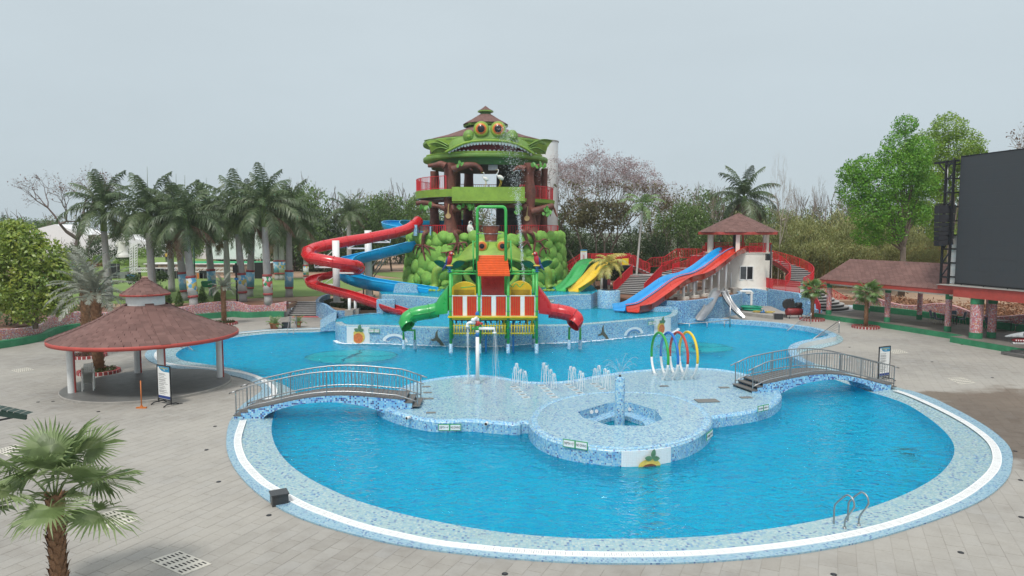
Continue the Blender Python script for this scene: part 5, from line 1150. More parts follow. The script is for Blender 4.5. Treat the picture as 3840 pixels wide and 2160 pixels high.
for cx, cy, n_ in ((870,1335,14),(735,815,3),(1180,1255,9),(765,1330,3),(280,1340,4),(385,1305,2),(1475,1340,5),(1470,1400,4),(1790,1365,4),(1815,1415,3),(1755,830,5),(1690,810,3)):
    for _ in range(n_):
        o = link('vine_leaf', lfm, tw, loc(1500+(cx+random.gauss(0,22))/3.293, 380+(cy+random.gauss(0,13))/3.293, 69.0), (random.uniform(1,2), random.uniform(-.6,.6), random.uniform(-1,1)), random.uniform(1.0,1.6))
q = P(2031, 880, 84); t = thing('white_stair_tower', (q.x, q.y, ZR), label='tall plain white round stair tower behind the right side of the frog tower', cat='tower')
MB().lathe([(1.95,0),(1.95,16.9)], n=40).build('wall', M_PW, t); MB().lathe([(2.02,16.85),(2.02,16.98),(.01,17.2)], n=40, smooth=False).build('flat_roof', M_CONC, t)
for z_ in (5.6, 9.6): MB().lathe([(1.99,z_),(1.99,z_+2.6)], n=14, a0=R(236), a1=R(262)).build('dark_doorway', mat('dark_doorway', (.04,.04,.045), .8), t)
M_STW = mat('statue_white_paint', (.68,.67,.62), .55, .1); M_STY = mat('statue_yellow', (.6,.42,.05), .5); 
def egret(px, py0, py1, Y, label, f=1):
    base = P(px, py1, Y); s_ = (py1-py0)*Y/2600; t = thing('egret_statue', base, label=label, cat='statue', group='white egret statues on the balcony')
    b = MB(); b.sph((.05*s_*f, 0, .50*s_), (.21*s_, .11*s_, .13*s_), 16, 10, Matrix.Rotation(.55*f, 3, 'Y'))
    b.tube(smooth([(-.08*s_*f,0,.56*s_), (-.17*s_*f,0,.68*s_), (-.10*s_*f,0,.80*s_), (-.07*s_*f,0,.90*s_), (-.13*s_*f,0,.96*s_)], 4), [.06*s_, .05*s_, .045*s_, .04*s_, .035*s_, .03*s_,.03*s_,.03*s_,.028*s_,.028*s_,.028*s_,.028*s_,.03*s_,.034*s_,.038*s_,.04*s_,.03*s_], 8); b.build('body', M_STW, t)
    MB().tube([(-.14*s_*f,0,.955*s_), (-.25*s_*f,0,.93*s_)], [.018*s_,.004*s_], 6).build('beak', M_STY, t)
    for y_, dx in ((-.04, 0), (.04, .07)): MB().tube([(.0*s_+dx*s_,y_*s_,.42*s_), (.05*s_*f+dx*s_,y_*s_,.25*s_), (-.02*s_+dx*s_,y_*s_,.02), (-.10*s_*f+dx*s_,y_*s_,.01)], .017*s_, 6).build('leg', M_STY, t)
egret(1819, 645, 699, 69.0, 'smaller white egret statue on the green balcony panel'); egret(1874, 634, 699, 69.0, 'larger white egret statue on the green balcony panel', 1)
q = P(1763, 875, 68.6); t = thing('monkey_statue', q, label='white langur monkey statue sitting on the tower deck', cat='statue')
b = MB(); b.sph((0,0,.45), (.30,.28,.50), 16, 10); b.sph((.18,-.12,.22), (.26,.22,.22), 12, 8); b.tube([(.05,-.15,.7), (.28,-.28,.5), (.30,-.3,.25)], .08, 8); b.sph((.03,-.04,1.02), (.19,.19,.21), 14, 9); b.tube(smooth([(-.15,.1,.1),(.3,.2,.04),(.55,0,.05)], 4), .045, 6); b.build('body', M_STW, t)
MB().sph((.06,-.14,1.04), (.12,.10,.14), 12, 8).build('face', M_BLACK, t)
YF, YB = 45.7, 47.9
ps = thing('water_play_structure', (-1.25, 46.6, 0), label='green, red and yellow multi level water play structure with tipping bucket in the lower pool', cat='play structure'); PO_ = Vector((-1.25,46.6,0))
def lp(px, py, Y=YF): return P(px, py, Y)-PO_
c6 = lambda x, y, Y=YF: lp(1460+x/3.3026, 940+y/3.3026, Y)
M_ORP = mat('orange_roof_plastic', (.72,.10,.012), .35, .12, 3); M_REDP = mat('red_panel_plastic', (.62,.03,.01), .35, .1); M_YP = mat('yellow_panel_plastic', (.75,.52,.02), .4, .1); M_CLAMP = mat('blue_clamp', (.01,.16,.30), .5)
def post(px, Y, ytop, nm='post', tile=True):
    a = lp(px, ytop, Y); x, y, z1 = a
    p = MB().tube([(x,y,.55), (x,y,z1)], .095, 14).build(nm, M_GRN, ps); MB().tube([(x,y,-1.3), (x,y,.60)], .13, 14).build('tiled_footing', M_MOSA, p, uv=True)
    for z in (.9+.0, 1.55, 2.15, 2.75, 3.75):
        MB().tube([(x,y,z),(x,y,z+.03)], .115, 12).build('clamp', M_CLAMP, p)
    return x
px_f = [1688.6, 1796.5, 1905.7, 2013]
tops = [1018, 775, 775, 1016]
fx_ = [post(p, YF, t_) for p, t_ in zip(px_f, (1020, 1027, 1027, 1018))]
bx_ = [post(p, YB, t_) for p, t_ in zip([1694, 1799, 1897, 2001], (1010, 1027, 1027, 1008))]
for Yv in (46.1,):
    A = [lp(1790, 1100, Yv), lp(1790, 790, Yv), lp(1793, 780, Yv), lp(1800, 775.5, Yv), lp(1886, 775.5, Yv), lp(1893, 780, Yv), lp(1896.5, 790, Yv), lp(1896.5, 1100, Yv)]
    MB().tube([A[0], A[1]]+smooth(A[1:4], 4)[1:]+[A[4]]+smooth(A[4:7], 4)[1:]+[A[7]], .10, 12).build('bucket_arch', M_GRN, ps)
for x_ in (1773.5, 1915): MB().tube([lp(x_, 902, 46.1), lp(x_+ (3 if x_ < 1800 else 4), 1030, 46.1)], .045, 8).build('side_pipe', M_GRN, ps); MB().tube([lp(x_, 907, 46.1), lp(1790 if x_ < 1800 else 1896, 907, 46.1)], .035, 8).build('side_pipe_tie', M_GRN, ps)
q = lp(1841, 876, 46.3); zt_, zb_ = lp(0, 845, 46.3).z, lp(0, 906, 46.3).z
bk = link('tipping_bucket', None, ps, (q.x, q.y, 0))
stv = MB()
for k in range(22):
    a = 2*pi*k/22; b = MB(); d = 2*pi/22*.48
    for (r, z) in ((.545,zt_),(.39,zb_)): b.v += [(r*cos(a-d), r*sin(a-d), z), (r*cos(a+d), r*sin(a+d), z), ((r-.03)*cos(a+d), (r-.03)*sin(a+d), z), ((r-.03)*cos(a-d), (r-.03)*sin(a-d), z)]
    b.f = [[0,1,5,4],[1,2,6,5],[2,3,7,6],[3,0,4,7],[4,5,6,7]]; b.m = [0]*5; b.sm = [False]*5; b.build('stave', mat('bucket_wood_red', (.28,.07,.035), .5, .25, 5), bk)
for z, r in ((zt_-.03, .56), (zb_+.52, .48), (zb_+.04, .41)): MB().tube([(r*cos(2*pi*k/24), r*sin(2*pi*k/24), z) for k in range(24)], .022, 6, closed=True).build('hoop', M_STEELD, bk)
MB().lathe([(.52,zt_-.06),(.01,zt_-.06)], n=20).build('water', M_WATERU, bk)
MB().tube([lp(1797, 876, 46.3), lp(1890, 876, 46.3)], .03, 8).build('axle', M_STEELD, bk); bpy.data.objects[bk.children[-1].name].location = (-q.x, -q.y, 0)
A0, A1, B1_, B0_ = lp(1788.5, 957, 46.4), lp(1901, 957, 46.4), lp(1912, 1029, 45.3), lp(1789+3, 1029, 45.3)
n_ = 11; rr_ = link('orange_roof', None, ps)
for i in range(n_):
    u0, u1 = i/n_, (i+.96)/n_; q = [A0.lerp(B0_, u0), A1.lerp(B1_, u0), A1.lerp(B1_, u1), A0.lerp(B0_, u1)]; h_ = Vector((0,-.02,.05)); q2 = [q[0], q[1], q[2]+h_, q[3]+h_]
    MB().add(q2+[v-Vector((0,0,.05)) for v in q2], [(3,2,1,0),(0,1,5,4),(3,7,6,2),(4,5,6,7),(0,4,7,3),(1,2,6,5)], False).build('roof_board', M_ORP, rr_)
MB().bar(B0_+Vector((0,-.03,-.05)), B1_+Vector((0,-.03,-.05)), .06, .12).build('eave_board', M_ORP, rr_)
MB().add([lp(1785, 1035, 47.4), lp(1875, 1035, 47.4), lp(1877, 1102, 47.4), lp(1807, 1102, 47.4)], [(3,2,1,0)], False)
b = MB(); P4 = [lp(1803, 1030, 47.3), lp(1893, 1030, 47.3), lp(1894, 1107, 46.9), lp(1808, 1107, 46.9)]; b.add(P4+[p+Vector((0,.06,0)) for p in P4], [(3,2,1,0),(4,5,6,7),(0,1,5,4),(1,2,6,5),(2,3,7,6),(3,0,4,7)], False); b.build('red_back_panel', mat('red_panel_wet', (.42,.03,.025), .3, .2, 4), ps)
for y, Yv in ((1027, YF), (1017, YB)):
    MB().tube([lp(1689, y, Yv), lp(1790, y, Yv)], .05, 8).build('cross_pipe', M_GRN, ps); MB().tube([lp(1905, y, Yv), lp(2012, y, Yv)], .05, 8).build('cross_pipe', M_GRN, ps)
for x_ in (1689, 2012): a, c = lp(x_, 1027, YF), lp(x_+ (5 if x_ < 1800 else -11), 1017, YB); MB().tube([a, c], .05, 8).build('cross_pipe', M_GRN, ps)
zP = 2.42
MB().box((0-.03, .0, zP-.02), (5.9, 2.5, .08)).build('platform', M_YP, ps)
for i in range(3):
    x0, x1 = fx_[i]+.10, fx_[i+1]-.10
    MB().box(((x0+x1)/2, YF-PO_.y-.02, zP-.11), (x1-x0, .10, .24)).build('yellow_beam', M_YP, ps)
    pn = link('barrier_panel', None, ps); yb = YF-PO_.y
    z0, z1 = lp(0, 1186).z, lp(0, 1109).z
    for a, c, w_ in (((x0,z0),(x1,z0),.05),((x0,z1),(x1,z1),.05),((x0+.02,z0),(x0+.02,z1),.05),((x1-.02,z0),(x1-.02,z1),.05)):
        MB().bar((a[0],yb,a[1]), (c[0],yb,c[1]), w_).build('white_frame_bar', M_PW, pn)
    wd = x1-x0-.10; n = 11; xc = x0+.05
    MB().box((x0+wd*.5+.05, yb, (z0+z1)/2), (wd*.17, .05, z1-z0-.08)).build('white_slat', M_PW, pn)
    for s0, s1 in ((.02, .40), (.60, .98)):
        MB().box((xc+wd*(s0+s1)/2, yb+.03, (z0+z1)/2), (wd*(s1-s0), .03, z1-z0-.1)).build('orange_backing', mat('orange_panel_back', (.52,.14,.01), .4, .1), pn)
        for k in range(4): MB().box((xc+wd*lerp(s0, s1, (k+.5)/4), yb-.005, (z0+z1)/2), (wd*(s1-s0)/4*.70, .03, z1-z0-.12)).build('red_slat', M_REDP, pn)
for xa, xb in ((1695, 1787), (1911, 1994)):
    a, c = lp(xa, 1108, 47.0), lp(xb, 1108, 47.0); zt2 = lp(0, 1058 if xa < 1800 else 1055, 47.0).z; ze = lp(0, 1078, 47.0).z; n = 14; z0 = zP
    hd = link('yellow_hood', None, ps)
    top = [(lerp(a.x, c.x, k/n), a.y, ze+(zt2-ze)*sin(pi*k/n)**.7) for k in range(n+1)]
    MB().add(top+[(c.x,a.y,z0),(a.x,a.y,z0)], [list(range(n+3))[::-1]], False).build('front', M_YP, hd)
    b = MB(); b.sheet([Vector(p) for p in top], [Vector(p)+Vector((0,.7,0)) for p in top]); b.build('roof', M_YP, hd)
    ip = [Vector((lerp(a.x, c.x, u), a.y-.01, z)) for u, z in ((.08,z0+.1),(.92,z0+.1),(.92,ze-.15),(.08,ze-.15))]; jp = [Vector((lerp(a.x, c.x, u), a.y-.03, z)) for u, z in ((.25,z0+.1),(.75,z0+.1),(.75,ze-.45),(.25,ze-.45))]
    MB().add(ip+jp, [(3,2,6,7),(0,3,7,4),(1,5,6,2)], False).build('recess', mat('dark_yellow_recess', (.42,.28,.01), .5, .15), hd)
MB().tube([c6(1470,432,47), c6(1500,430,46.6)]+[c6(1500+i*17, 430+22*sin(i*1.15), 46.4) for i in range(11)], .03, 7).build('wavy_pipe', M_GRN, ps); MB().tube([c6(1095,435,46.4), c6(1000,448,46), c6(885,460,45.8)], .03, 7).build('straight_pipe', M_GRN, ps)
for i in range(3):
    x0, x1 = fx_[i]+.15, fx_[i+1]-.13; yb = YF-PO_.y; pk = link('picket_panel', None, ps)
    zt2, zb2 = lp(0, 1212).z, lp(0, 1258).z
    for y_ in (1221, 1250): z_ = lp(0, y_).z; MB().tube([(x0,yb,z_),(x1,yb,z_)], .045, 8).build('rail', M_YELL, pk)
    n = 9
    for k in range(n): x = lerp(x0+.08, x1-.08, k/(n-1)); MB().tube([(x,yb-.02,zb2),(x,yb-.02,zt2)], .034, 7).build('picket', M_YELL, pk)
    for dx in (.05, -.25): MB().tube(smooth([(x1+dx-.2,yb+.8,zb2+.1),(x1+dx-.2,yb+.8,zt2+.1),(x1+dx+.05,yb+.8,zt2+.15)], 3), .06, 8).build('inner_pipe', M_YP, pk)
for x_ in (1822, 1925): a = lp(x_, 1250, 46.2); MB().tube([(a.x,a.y,-1),(a.x,a.y,2.3)], .07, 10).build('blue_pipe', M_BLU, ps)
MB().box((.0, .9, 1.95), (5.4,.12,.10)).build('under_beam', M_BLACK, ps)
for i in range(14): MB().tube([(-2.6+i*.4, .9, 1.98),(-2.6+i*.4, .9, 1.7)], .05, 6).build('nozzle', M_BLACK, ps)
M_PAR = mat('parrot_red', (.42,.02,.03), .4, .15); M_LFG = mat('dark_green_leaf', (.01,.14,.07), .4, .2); M_BK = mat('beak_yellow', (.75,.50,.08), .4); M_WNG = mat('wing_blue', (.03,.06,.20), .4)
def parrot(px, f, label):
    q = P(px, 1020, YF); t = thing('parrot_figure', q, label=label, cat='parrot figure', group='parrots on the play structure posts')
    MB().tube([(0,0,-.05),(0,0,.36)], .07, 10).build('blue_stem', M_BLU, t)
    for z in (0, .15, .3): MB().lathe([(.0,z),(.16,z),(.16,z+.04),(0,z+.04)], n=12).build('clamp', M_CLAMP, t)
    MB().sph((0,-.05,.42), (.24,.12,.06), 12, 6).build('perch', M_BK, t)
    b = MB(); b.sph((0,0,.80), (.19,.16,.36), 16, 11, Matrix.Rotation(.22*f, 3, 'Y')); b.sph((.10*f,-.02,1.18), (.16,.15,.17), 14, 9); b.build('body', M_PAR, t)
    b = MB(); b.sph((-.15*f,0,.76), (.10,.13,.30), 12, 8, Matrix.Rotation(.35*f, 3, 'Y')); b.tube([(-.18*f,.02,.6), (-.34*f,.02,.30), (-.50*f,.02,.10)], [.10,.08,.03], 8); b.build('wing_and_tail', M_WNG, t)
    MB().tube([(.22*f,-.02,1.19),(.30*f,-.02,1.16),(.31*f,-.02,1.08)], [.07,.05,.01], 8).build('beak', M_BK, t); MB().sph((.14*f,-.13,1.23), .055, 10, 6).build('eye_patch', M_SWHT, t); MB().sph((.145*f,-.175,1.23), .022, 8, 5).build('pupil', M_INK, t)
    for s_ in (-1, 1):
        A = []; B_ = []
        for j in range(9):
            u = j/8; p = Vector((s_*(.08+.95*u), .10-.2*u, .22+.75*u-.25*u*u)); w_ = .26*sin(pi*min(1, u*.92+.06))**.8; A.append(p+Vector((-s_*w_*.5,-.12,w_*.7))); B_.append(p-Vector((-s_*w_*.5,-.12,w_*.7)))
        MB().grid([A, [(a+c)/2+Vector((0,.06,-.03)) for a, c in zip(A, B_)], B_]).build('leaf', M_LFG, t)
parrot(1686, 1, 'red parrot figure with green leaves on the left post of the play structure'); parrot(2013, -1, 'red parrot figure with green leaves on the right post of the play structure')
def frames(path):
    o = []
    for i, p in enumerate(path):
        t = path[min(i+1, len(path)-1)]-path[max(i-1, 0)]; t.normalize(); s = t.cross(Vector((0,0,1))).normalized(); u = s.cross(t); o.append((p, s, u, t))
    return o
def sweep(path, prof, b=None, smooth_=True):
    b = b or MB(); rows = [[p+s*x+u*z for x, z in prof] for p, s, u, t in frames(path)]; b.grid(rows, smooth_); return b
def uprof(r, over=12, n=16, th=.04, flare=.0):
    a = [R(180-over+0) for _ in ()]; L = []
    for i in range(n+1):
        an = R(180-over)+R(180+2*over)*i/n; L.append((r*cos(an), r*sin(an)))
    return L
def openflume(path, r, m, par, name='flume', over=10, ring_every=None, lip=.055):
    pr_ = uprof(r, over); b = sweep(path, pr_); outer = [(x*(r+.045)/r, z*(r+.045)/r) for x, z in pr_][::-1]; sweep(path, outer, b)
    for s_ in (0, -1): b.tube([p+s*pr_[s_][0]*1.02+u*pr_[s_][1] for p, s, u, t in frames(path)], lip, 6)
    for e_ in (0, -1):
        p, s, u, t = frames(path)[e_]; b.tube([p+s*x*1.02+u*z*1.02 for x, z in pr_], .03, 5)
    o = b.build(name, m, par)
    if ring_every:
        L = 0; fr_ = frames(path)
        for i in range(1, len(path)-1):
            L += (path[i]-path[i-1]).length
            if L > ring_every: L = 0; p, s, u, t = fr_[i]; MB().tube([p+s*x*1.06+u*z*1.06 for x, z in pr_], .035, 5).build('joint_flange', m, o)
    return o
def tubeslide(path, r, m, par, name='tube', ring_every=2.2):
    b = MB(); n = 22; b.tube(path, r, n, caps=False); b2 = MB(); 
    o = b.build(name, m, par); L = 0; fr_ = frames(path)
    b = MB().tube(path[::1], r-.03, n, caps=False); b.f = [f[::-1] for f in b.f]; b.build('inner_surface', m, o)
    L = ring_every*.6
    for i in range(1, len(path)-1):
        L += (path[i]-path[i-1]).length
        if L > ring_every:
            L = 0; p, s, u, t = fr_[i]; MB().tube([p+(s*cos(a)+u*sin(a))*(r+.02) for a in [2*pi*k/20 for k in range(20)]], .04, 5, closed=True).build('joint_flange', m, o)
    for sg in (-1, 1): MB().tube([p+s*sg*(r+.01) for p, s, u, t in fr_], .03, 5).build('side_seam', m, o)
    for e_ in (0, -1):
        p, s, u, t = fr_[e_]; MB().tube([p+(s*cos(a)+u*sin(a))*(r+.0) for a in [2*pi*k/20 for k in range(20)]], .035, 5, closed=True).build('end_flange', m, o)
    return o
c4 = lambda x, y, Y: P(1120+x/3.45, 780+y/3.45, Y)
M_SR = mat('red_slide_fibreglass', (.58,.014,.02), .28, .12, .6, coat=.4); M_SB = mat('blue_slide_fibreglass', (.0,.38,.74), .3, .12, .5, coat=.4); M_SG = mat('green_slide_fibreglass', (.02,.36,.07), .3, .12, .8, coat=.4); M_SY = mat('yellow_slide_fibreglass', (.75,.52,.01), .3, .1, .8, coat=.4); M_SBL = mat('light_blue_slide_fibreglass', (.0,.32,.72), .3, .1, .6, coat=.4); M_SO = mat('orange_red_slide_fibreglass', (.62,.035,.01), .3, .1, .8, coat=.4)
t = thing('spiral_tube_slide', (0,0,0), label='long red tube slide curling down left of the frog tower', cat='water slide')
up_ = smooth([c4(1545,170,71.5), c4(1500,215,70.8), c4(1400,275,70), c4(1240,325,69.4), c4(1130,345,69), c4(900,390,68.2), c4(670,425,67.4), c4(430,468,66.6), c4(260,505,66), c4(150,545,65), c4(112,590,63.8), c4(150,640,62.6), c4(300,672,61.7), c4(520,712,61.6), c4(680,742,62.2), c4(770,765,63.6)], 6)
tubeslide(up_, .52, M_SR, t)
lo_ = smooth([c4(690,790,66.0), c4(560,815,67.3), c4(430,835,68), c4(300,860,68), c4(200,895,67.2), c4(160,930,65.8), c4(200,970,64.4), c4(330,1010,63.4), c4(480,1050,62.6), c4(640,1092,61.6), c4(850,1160,60.2), c4(1080,1235,58.8), c4(1250,1290,57.6), c4(1345,1320,57.0), c4(1400,1325,56.7)], 6)
lo_ = smooth([up_[-1], c4(775,782,64.8), c4(720,790,65.8)], 4)[1:-1]+lo_
openflume(lo_, .55, M_SR, t, over=5, ring_every=2.4)
def wpost(px, ybase, ytop, Y, r, arms, label, zb=ZL):
    b_ = P(px, ybase, Y); t = thing('slide_support', (b_.x, Y, 0), label=label, cat='support post', group='white posts holding the red tube slide')
    zt3 = P(px, ytop, Y).z; MB().tube([(0,0,zb),(0,0,zt3)], r, 18).build('post', M_PW, t); MB().box((0,0,zb+.1), (1.1,1.1,.5)).build('concrete_base', M_CONC, t)
    for a, y in arms:
        q = c4(a, y, Y); MB().bar((0,0,q.z), (q.x-b_.x,-.2,q.z), .14, .14).build('arm', M_PW, t); MB().bar((0,0,q.z+.9), (q.x-b_.x,-.2,q.z), .06, .06).build('brace', M_PW, t)
        MB().tube([(q.x-b_.x,-.2,q.z),(q.x-b_.x,-.2,q.z+.35)], .05, 6).build('cradle', M_PW, t)
wpost(1263.5, 1139, 902, 64.9, .33, [(215,765),(755,840),(340,645),(310,990)], 'nearer thick white post carrying the red tube slide')
wpost(1383.8, 1112, 864, 72.0, .36, [(1190,442),(640,522),(720,880)], 'farther thick white post carrying the red tube slide')
for px, y0, ll in ((1311, 1175, 'left short white stand under the lower run of the red slide'), (1333, 1170, 'right short white stand under the lower run of the red slide')):
    p = G(px, y0, ZL-.1); t = thing('slide_stand', (p.x, p.y, 0), label=ll, cat='support post', group='short stands under the red slide')
    MB().tube([(0,0,.8),(0,0,2.3)], .13, 12).build('post', M_PW, t); MB().box((0,0,1.05), (.7,.7,.5)).build('concrete_base', M_CONC, t)
t = thing('blue_spiral_slide', (0,0,0), label='wide open blue slide winding behind the red tube slide', cat='water slide')
bl = smooth([c4(2150,160,83), c4(1900,175,82), c4(1600,180,81), c4(1400,175,80), c4(1250,170,78.6), c4(1190,190,77.2), c4(1230,222,75.8), c4(1400,270,75), c4(1650,330,75), c4(1700,370,74), c4(1620,400,72.6), c4(1465,440,71.9), c4(1250,490,71.6), c4(1000,548,71.3), c4(750,610,70.8), c4(600,670,69.9), c4(560,740,68.6), c4(620,830,67.3), c4(780,895,66.5), c4(950,930,66), c4(1200,970,65.4), c4(1450,1005,64.8), c4(1640,1035,64.2), c4(1740,1050,63.9)], 5)
openflume(bl, .95, M_SB, t, over=4, ring_every=3.2, lip=.06)
M_TW = thing('slide_end_wall', (0,0,0), label='blue tiled block under the end of the wide blue slide', cat='wall')
pts = [c4(1225,985,63.2), c4(1370,990,63.2), c4(1520,1005,63.2), c4(1535,1060,63.2), c4(1550,1110,63.2)]
q0, q1 = c4(1222,1110,63.3), c4(1552,1125,63.3); b = MB(); A = smooth([c4(x, y, 63.2) for x, y in ((1222,1112),(1238,1030),(1268,978),(1400,984),(1515,1003),(1532,1050),(1552,1116))], 3)
b.sheet([Vector((p.x,p.y,Z2-.6)) for p in A], A, False); b.sheet(A, [p+Vector((0,.8,0)) for p in A], False); b.build('block', M_MOSA, M_TW, uv=True)
q = c4(1090,1300,56.9); tag(MB().box((c4(1130,1300,58.4).x, 58.6, 1.6), (1.5,.9,1.4)).build('slide_end_block', M_MOSA, uv=True), 'small blue tiled block under the end of the red slide', 'wall')
for px, ll in ((1383,'grey steel strut frame beside the farther white post'), (1395,'grey steel strut frame right of the farther white post'), (1362,'grey steel strut frame left of the farther white post')):
    p = c4((px-1120)*3.45, 800, 73); t = thing('truss_support', (p.x, p.y, 0), label=ll, cat='support post', group='strut frames under the blue slide')
    MB().tube([(0,0,ZL),(0,0,4.6)], .09, 8).build('post', M_STEELD, t); MB().tube([(0,0,3.0),(1.6,-.5,5.2)], .06, 6).build('strut', M_STEELD, t)
def c6w(x, y, Y): return P(1460+x/3.3026, 940+y/3.3026, Y)
t = thing('green_tube_slide', (0,0,0), label='short green tube slide on the left side of the play structure', cat='water slide')
gp = smooth([c6w(590,735,46.9), c6w(500,755,46.9), c6w(380,775,46.8), c6w(290,800,46.8), c6w(222,850,46.7), c6w(215,905,46.6), c6w(232,935,46.5)], 6); tubeslide(gp, .50, M_SG, t, ring_every=1.1)
def hood(x0, x1, m, par, yt, yb, flip):
    c = c6w(x1, (yt+yb)/2, 46.9); s_ = c6w(x0, 690, 46.9); rows = []
    for i in range(7):
        u = i/6; row = []
        for k in range(17):
            a = R(-30+240*k/16) if 1 else 0
            r0 = Vector((0, .5*cos(a), .5*sin(a))); sq = Vector((0, max(-.95, min(.95, 1.3*cos(a))), (1.45 if sin(a) > 0 else .6)*max(-1, min(1, 1.25*sin(a)))))
            row.append(c.lerp(s_, u)+r0.lerp(sq, u**.8))
        rows.append(row)
    MB().grid(rows, True).build('entry_hood', m, par)
hood(738, 575, M_SG, t, 640, 840, 1)
t2 = thing('red_tube_slide', (0,0,0), label='short red tube slide on the right side of the play structure', cat='water slide')
rp2 = smooth([c6w(1990,740,46.9), c6w(2080,752,46.9), c6w(2190,772,46.8), c6w(2262,800,46.8), c6w(2312,845,46.7), c6w(2300,890,46.6), c6w(2275,920,46.5)], 6); tubeslide(rp2, .50, M_SR, t2, ring_every=1.1); hood(1845, 2000, M_SR, t2, 640, 840, -1)
for xs_, lab, yt in (((175,315), 'left green frame standing in the pool under the green tube slide', 985), ((2228,2365), 'right green frame standing in the pool under the red tube slide', 955)):
    Yv = 47.3; a, c = c6w(xs_[0], yt, Yv), c6w(xs_[1], yt, Yv); t = thing('support_frame', (0,0,0), label=lab, cat='support frame', group='green frames under the tube slides')
    MB().tube([(a.x,Yv,.55), a, c, (c.x,Yv,.55)], .085, 10).build('frame', M_GRN, t)
    for p in (a, c): MB().tube([(p.x,Yv,-1.3),(p.x,Yv,.62)], .115, 12).build('tiled_footing', M_MOSA, t, uv=True)
    MB().tube([a.lerp(c,.25), a.lerp(c,.25)+Vector((0,-.5,.5))], .025, 6).build('hanger', M_BLACK, t); MB().tube([a.lerp(c,.75), a.lerp(c,.75)+Vector((0,-.5,.5))], .025, 6).build('hanger', M_BLACK, t)
b = MB()
for _ in range(2600):
    u = random.random(); y0, y1 = 455, 1290; x = lerp(1890, 1967, u**.5) if 0 else interp([(0,1893),(.25,1925),(.45,1938),(.7,1950),(1,1965)], u); w_ = interp([(0,14),(.2,24),(.4,17),(.5,7),(.65,4),(1,2.5)], u)
    yy = interp([(0,470),(.2,560),(.4,680),(.6,800),(1,1060)], u); Yv = lerp(68.5, 46.5, max(0, (u-.35)/.65))
    p = P(x+random.gauss(0, w_), yy+random.gauss(0, 12), Yv); drop(b, p, random.uniform(.012, .032)*Yv/60)
tag(b.build('falling_spray', M_DROP), 'thin plume of water spray falling in front of the monster mouth', 'water spray')
b = MB(); falling(b, P(1843, 778, 46.3), zt_-.1, .03, 80, .01, 5); tag(b.build('bucket_filling_stream', M_DROP), 'thin stream of water filling the tipping bucket', 'water stream')
def pathwall(name, pts, zb, zt, th, m, label, cat='wall', cap=None):
    t = thing(name, (0,0,0), label=label, cat=cat); n = len(pts)
    zt_ = zt if isinstance(zt, (list, tuple)) else [zt]*n
    pts = [Vector((p[0],p[1],0)) for p in pts]; o = offset_path(pts, th)
    A0 = [p+Vector((0,0,zb)) for p in pts]; A1 = [p+Vector((0,0,z)) for p, z in zip(pts, zt_)]; B0 = [p+Vector((0,0,zb)) for p in o]; B1 = [p+Vector((0,0,z)) for p, z in zip(o, zt_)]
    b = MB(); b.sheet(A0, A1, False); b.sheet(B1, B0, False); b.quad(A0[0], A1[0], B1[0], B0[0]); b.quad(A0[-1], B0[-1], B1[-1], A1[-1]); b.build('wall_face', m, t, uv=True)
    up_ = Vector((0,0,.004)); b = MB(); mid = [(a+c)/2+Vector((0,0,.05)) for a, c in zip(A1, B1)]; b.sheet([a+up_ for a in A1], mid); b.sheet(mid, [c+up_ for c in B1]); b.build('coping', cap or m, t, uv=True); return t
M_MOSR = mosaic('deep_blue_mosaic', [(0, (.20, .46, .66)), (.3, (.08, .30, .58)), (.55, (.30, .54, .68)), (.75, (.03, .15, .45)), (.92, (.01, .05, .25))], .085, grout=(.4,.5,.56), fade=.15, fadecol=(.4,.55,.62))
pathwall('blue_retaining_wall', smooth([(12.2,61.6,0),(13.6,60.6,0),(15.0,60.3,0),(18.5,63.2,0),(22.4,67.6,0),(23.3,70.5,0),(24.0,73.0,0)], 4), -.1, [1.95]*25, .35, M_MOSR, 'long blue mosaic retaining wall behind the stainless steel slide')
MB().box((23.0,71.2,1.4), (.9,1.6,1.7)).build('x', M_CONC); o = bpy.data.objects['x']; o.name = 'concrete_pier'; tag(o, 'plain concrete pier at the end of the blue wall below the white hut', 'pier')
pathwall('recessed_blue_wall', smooth([(23.8,72.6,0),(25.2,73.4,0),(26.9,72.7,0)], 4), -.1, [1.75+.25*sin(pi*i/8) for i in range(9)], .4, M_MOSR, 'short curved blue wall set back beneath the white hut')
stairtop = [(26.9,72.6,0),(27.5,69.6,0),(28.0,67.5,0),(28.05,67.3,0),(28.35,66.3,0),(28.36,66.2,0),(28.6,65.5,0),(28.61,65.4,0),(28.75,64.6,0)]
pathwall('stepped_blue_wall', stairtop, -.1, [2.0,2.0,2.0,1.6,1.6,1.15,1.15,.7,.7], .35, M_MOSR, 'stepped blue mosaic wall beside the curved lower stairs')
plat = [G(2659,1173), G(2770,1181), G(2915,1198), G(2952,1187), Vector((27.0,72.0,0)), Vector((24.2,72.5,0)), Vector((20.5,69.5,0))]
tag(MB().prism([(p.x,p.y) for p in plat], -.02, .30).build('concrete_platform', M_CONC), 'low concrete platform holding the green hose', 'platform')
M_HOSE = mat('green_hose', (.01,.33,.20), .4, .15); M_HOSY = mat('yellow_hose', (.55,.42,.10), .5, .2)
def coil(c, r, turns, rt, m, nm, label, par=None, sq=.8):
    t = thing(nm, c, label=label, cat='hose')
    for k in range(turns):
        ox, oy, rr_ = random.uniform(-.12,.12), random.uniform(-.12,.12), r*random.uniform(.72,1.05); tl = random.uniform(-.1,.1)
        MB().tube([(ox+rr_*cos(a), oy+rr_*sq*sin(a), .06+.035*k+tl*rr_*cos(a)*.4+abs(tl)*.15) for a in [2*pi*j/28 for j in range(28)]], rt, 6, closed=True).build('hose_turn', m, t)
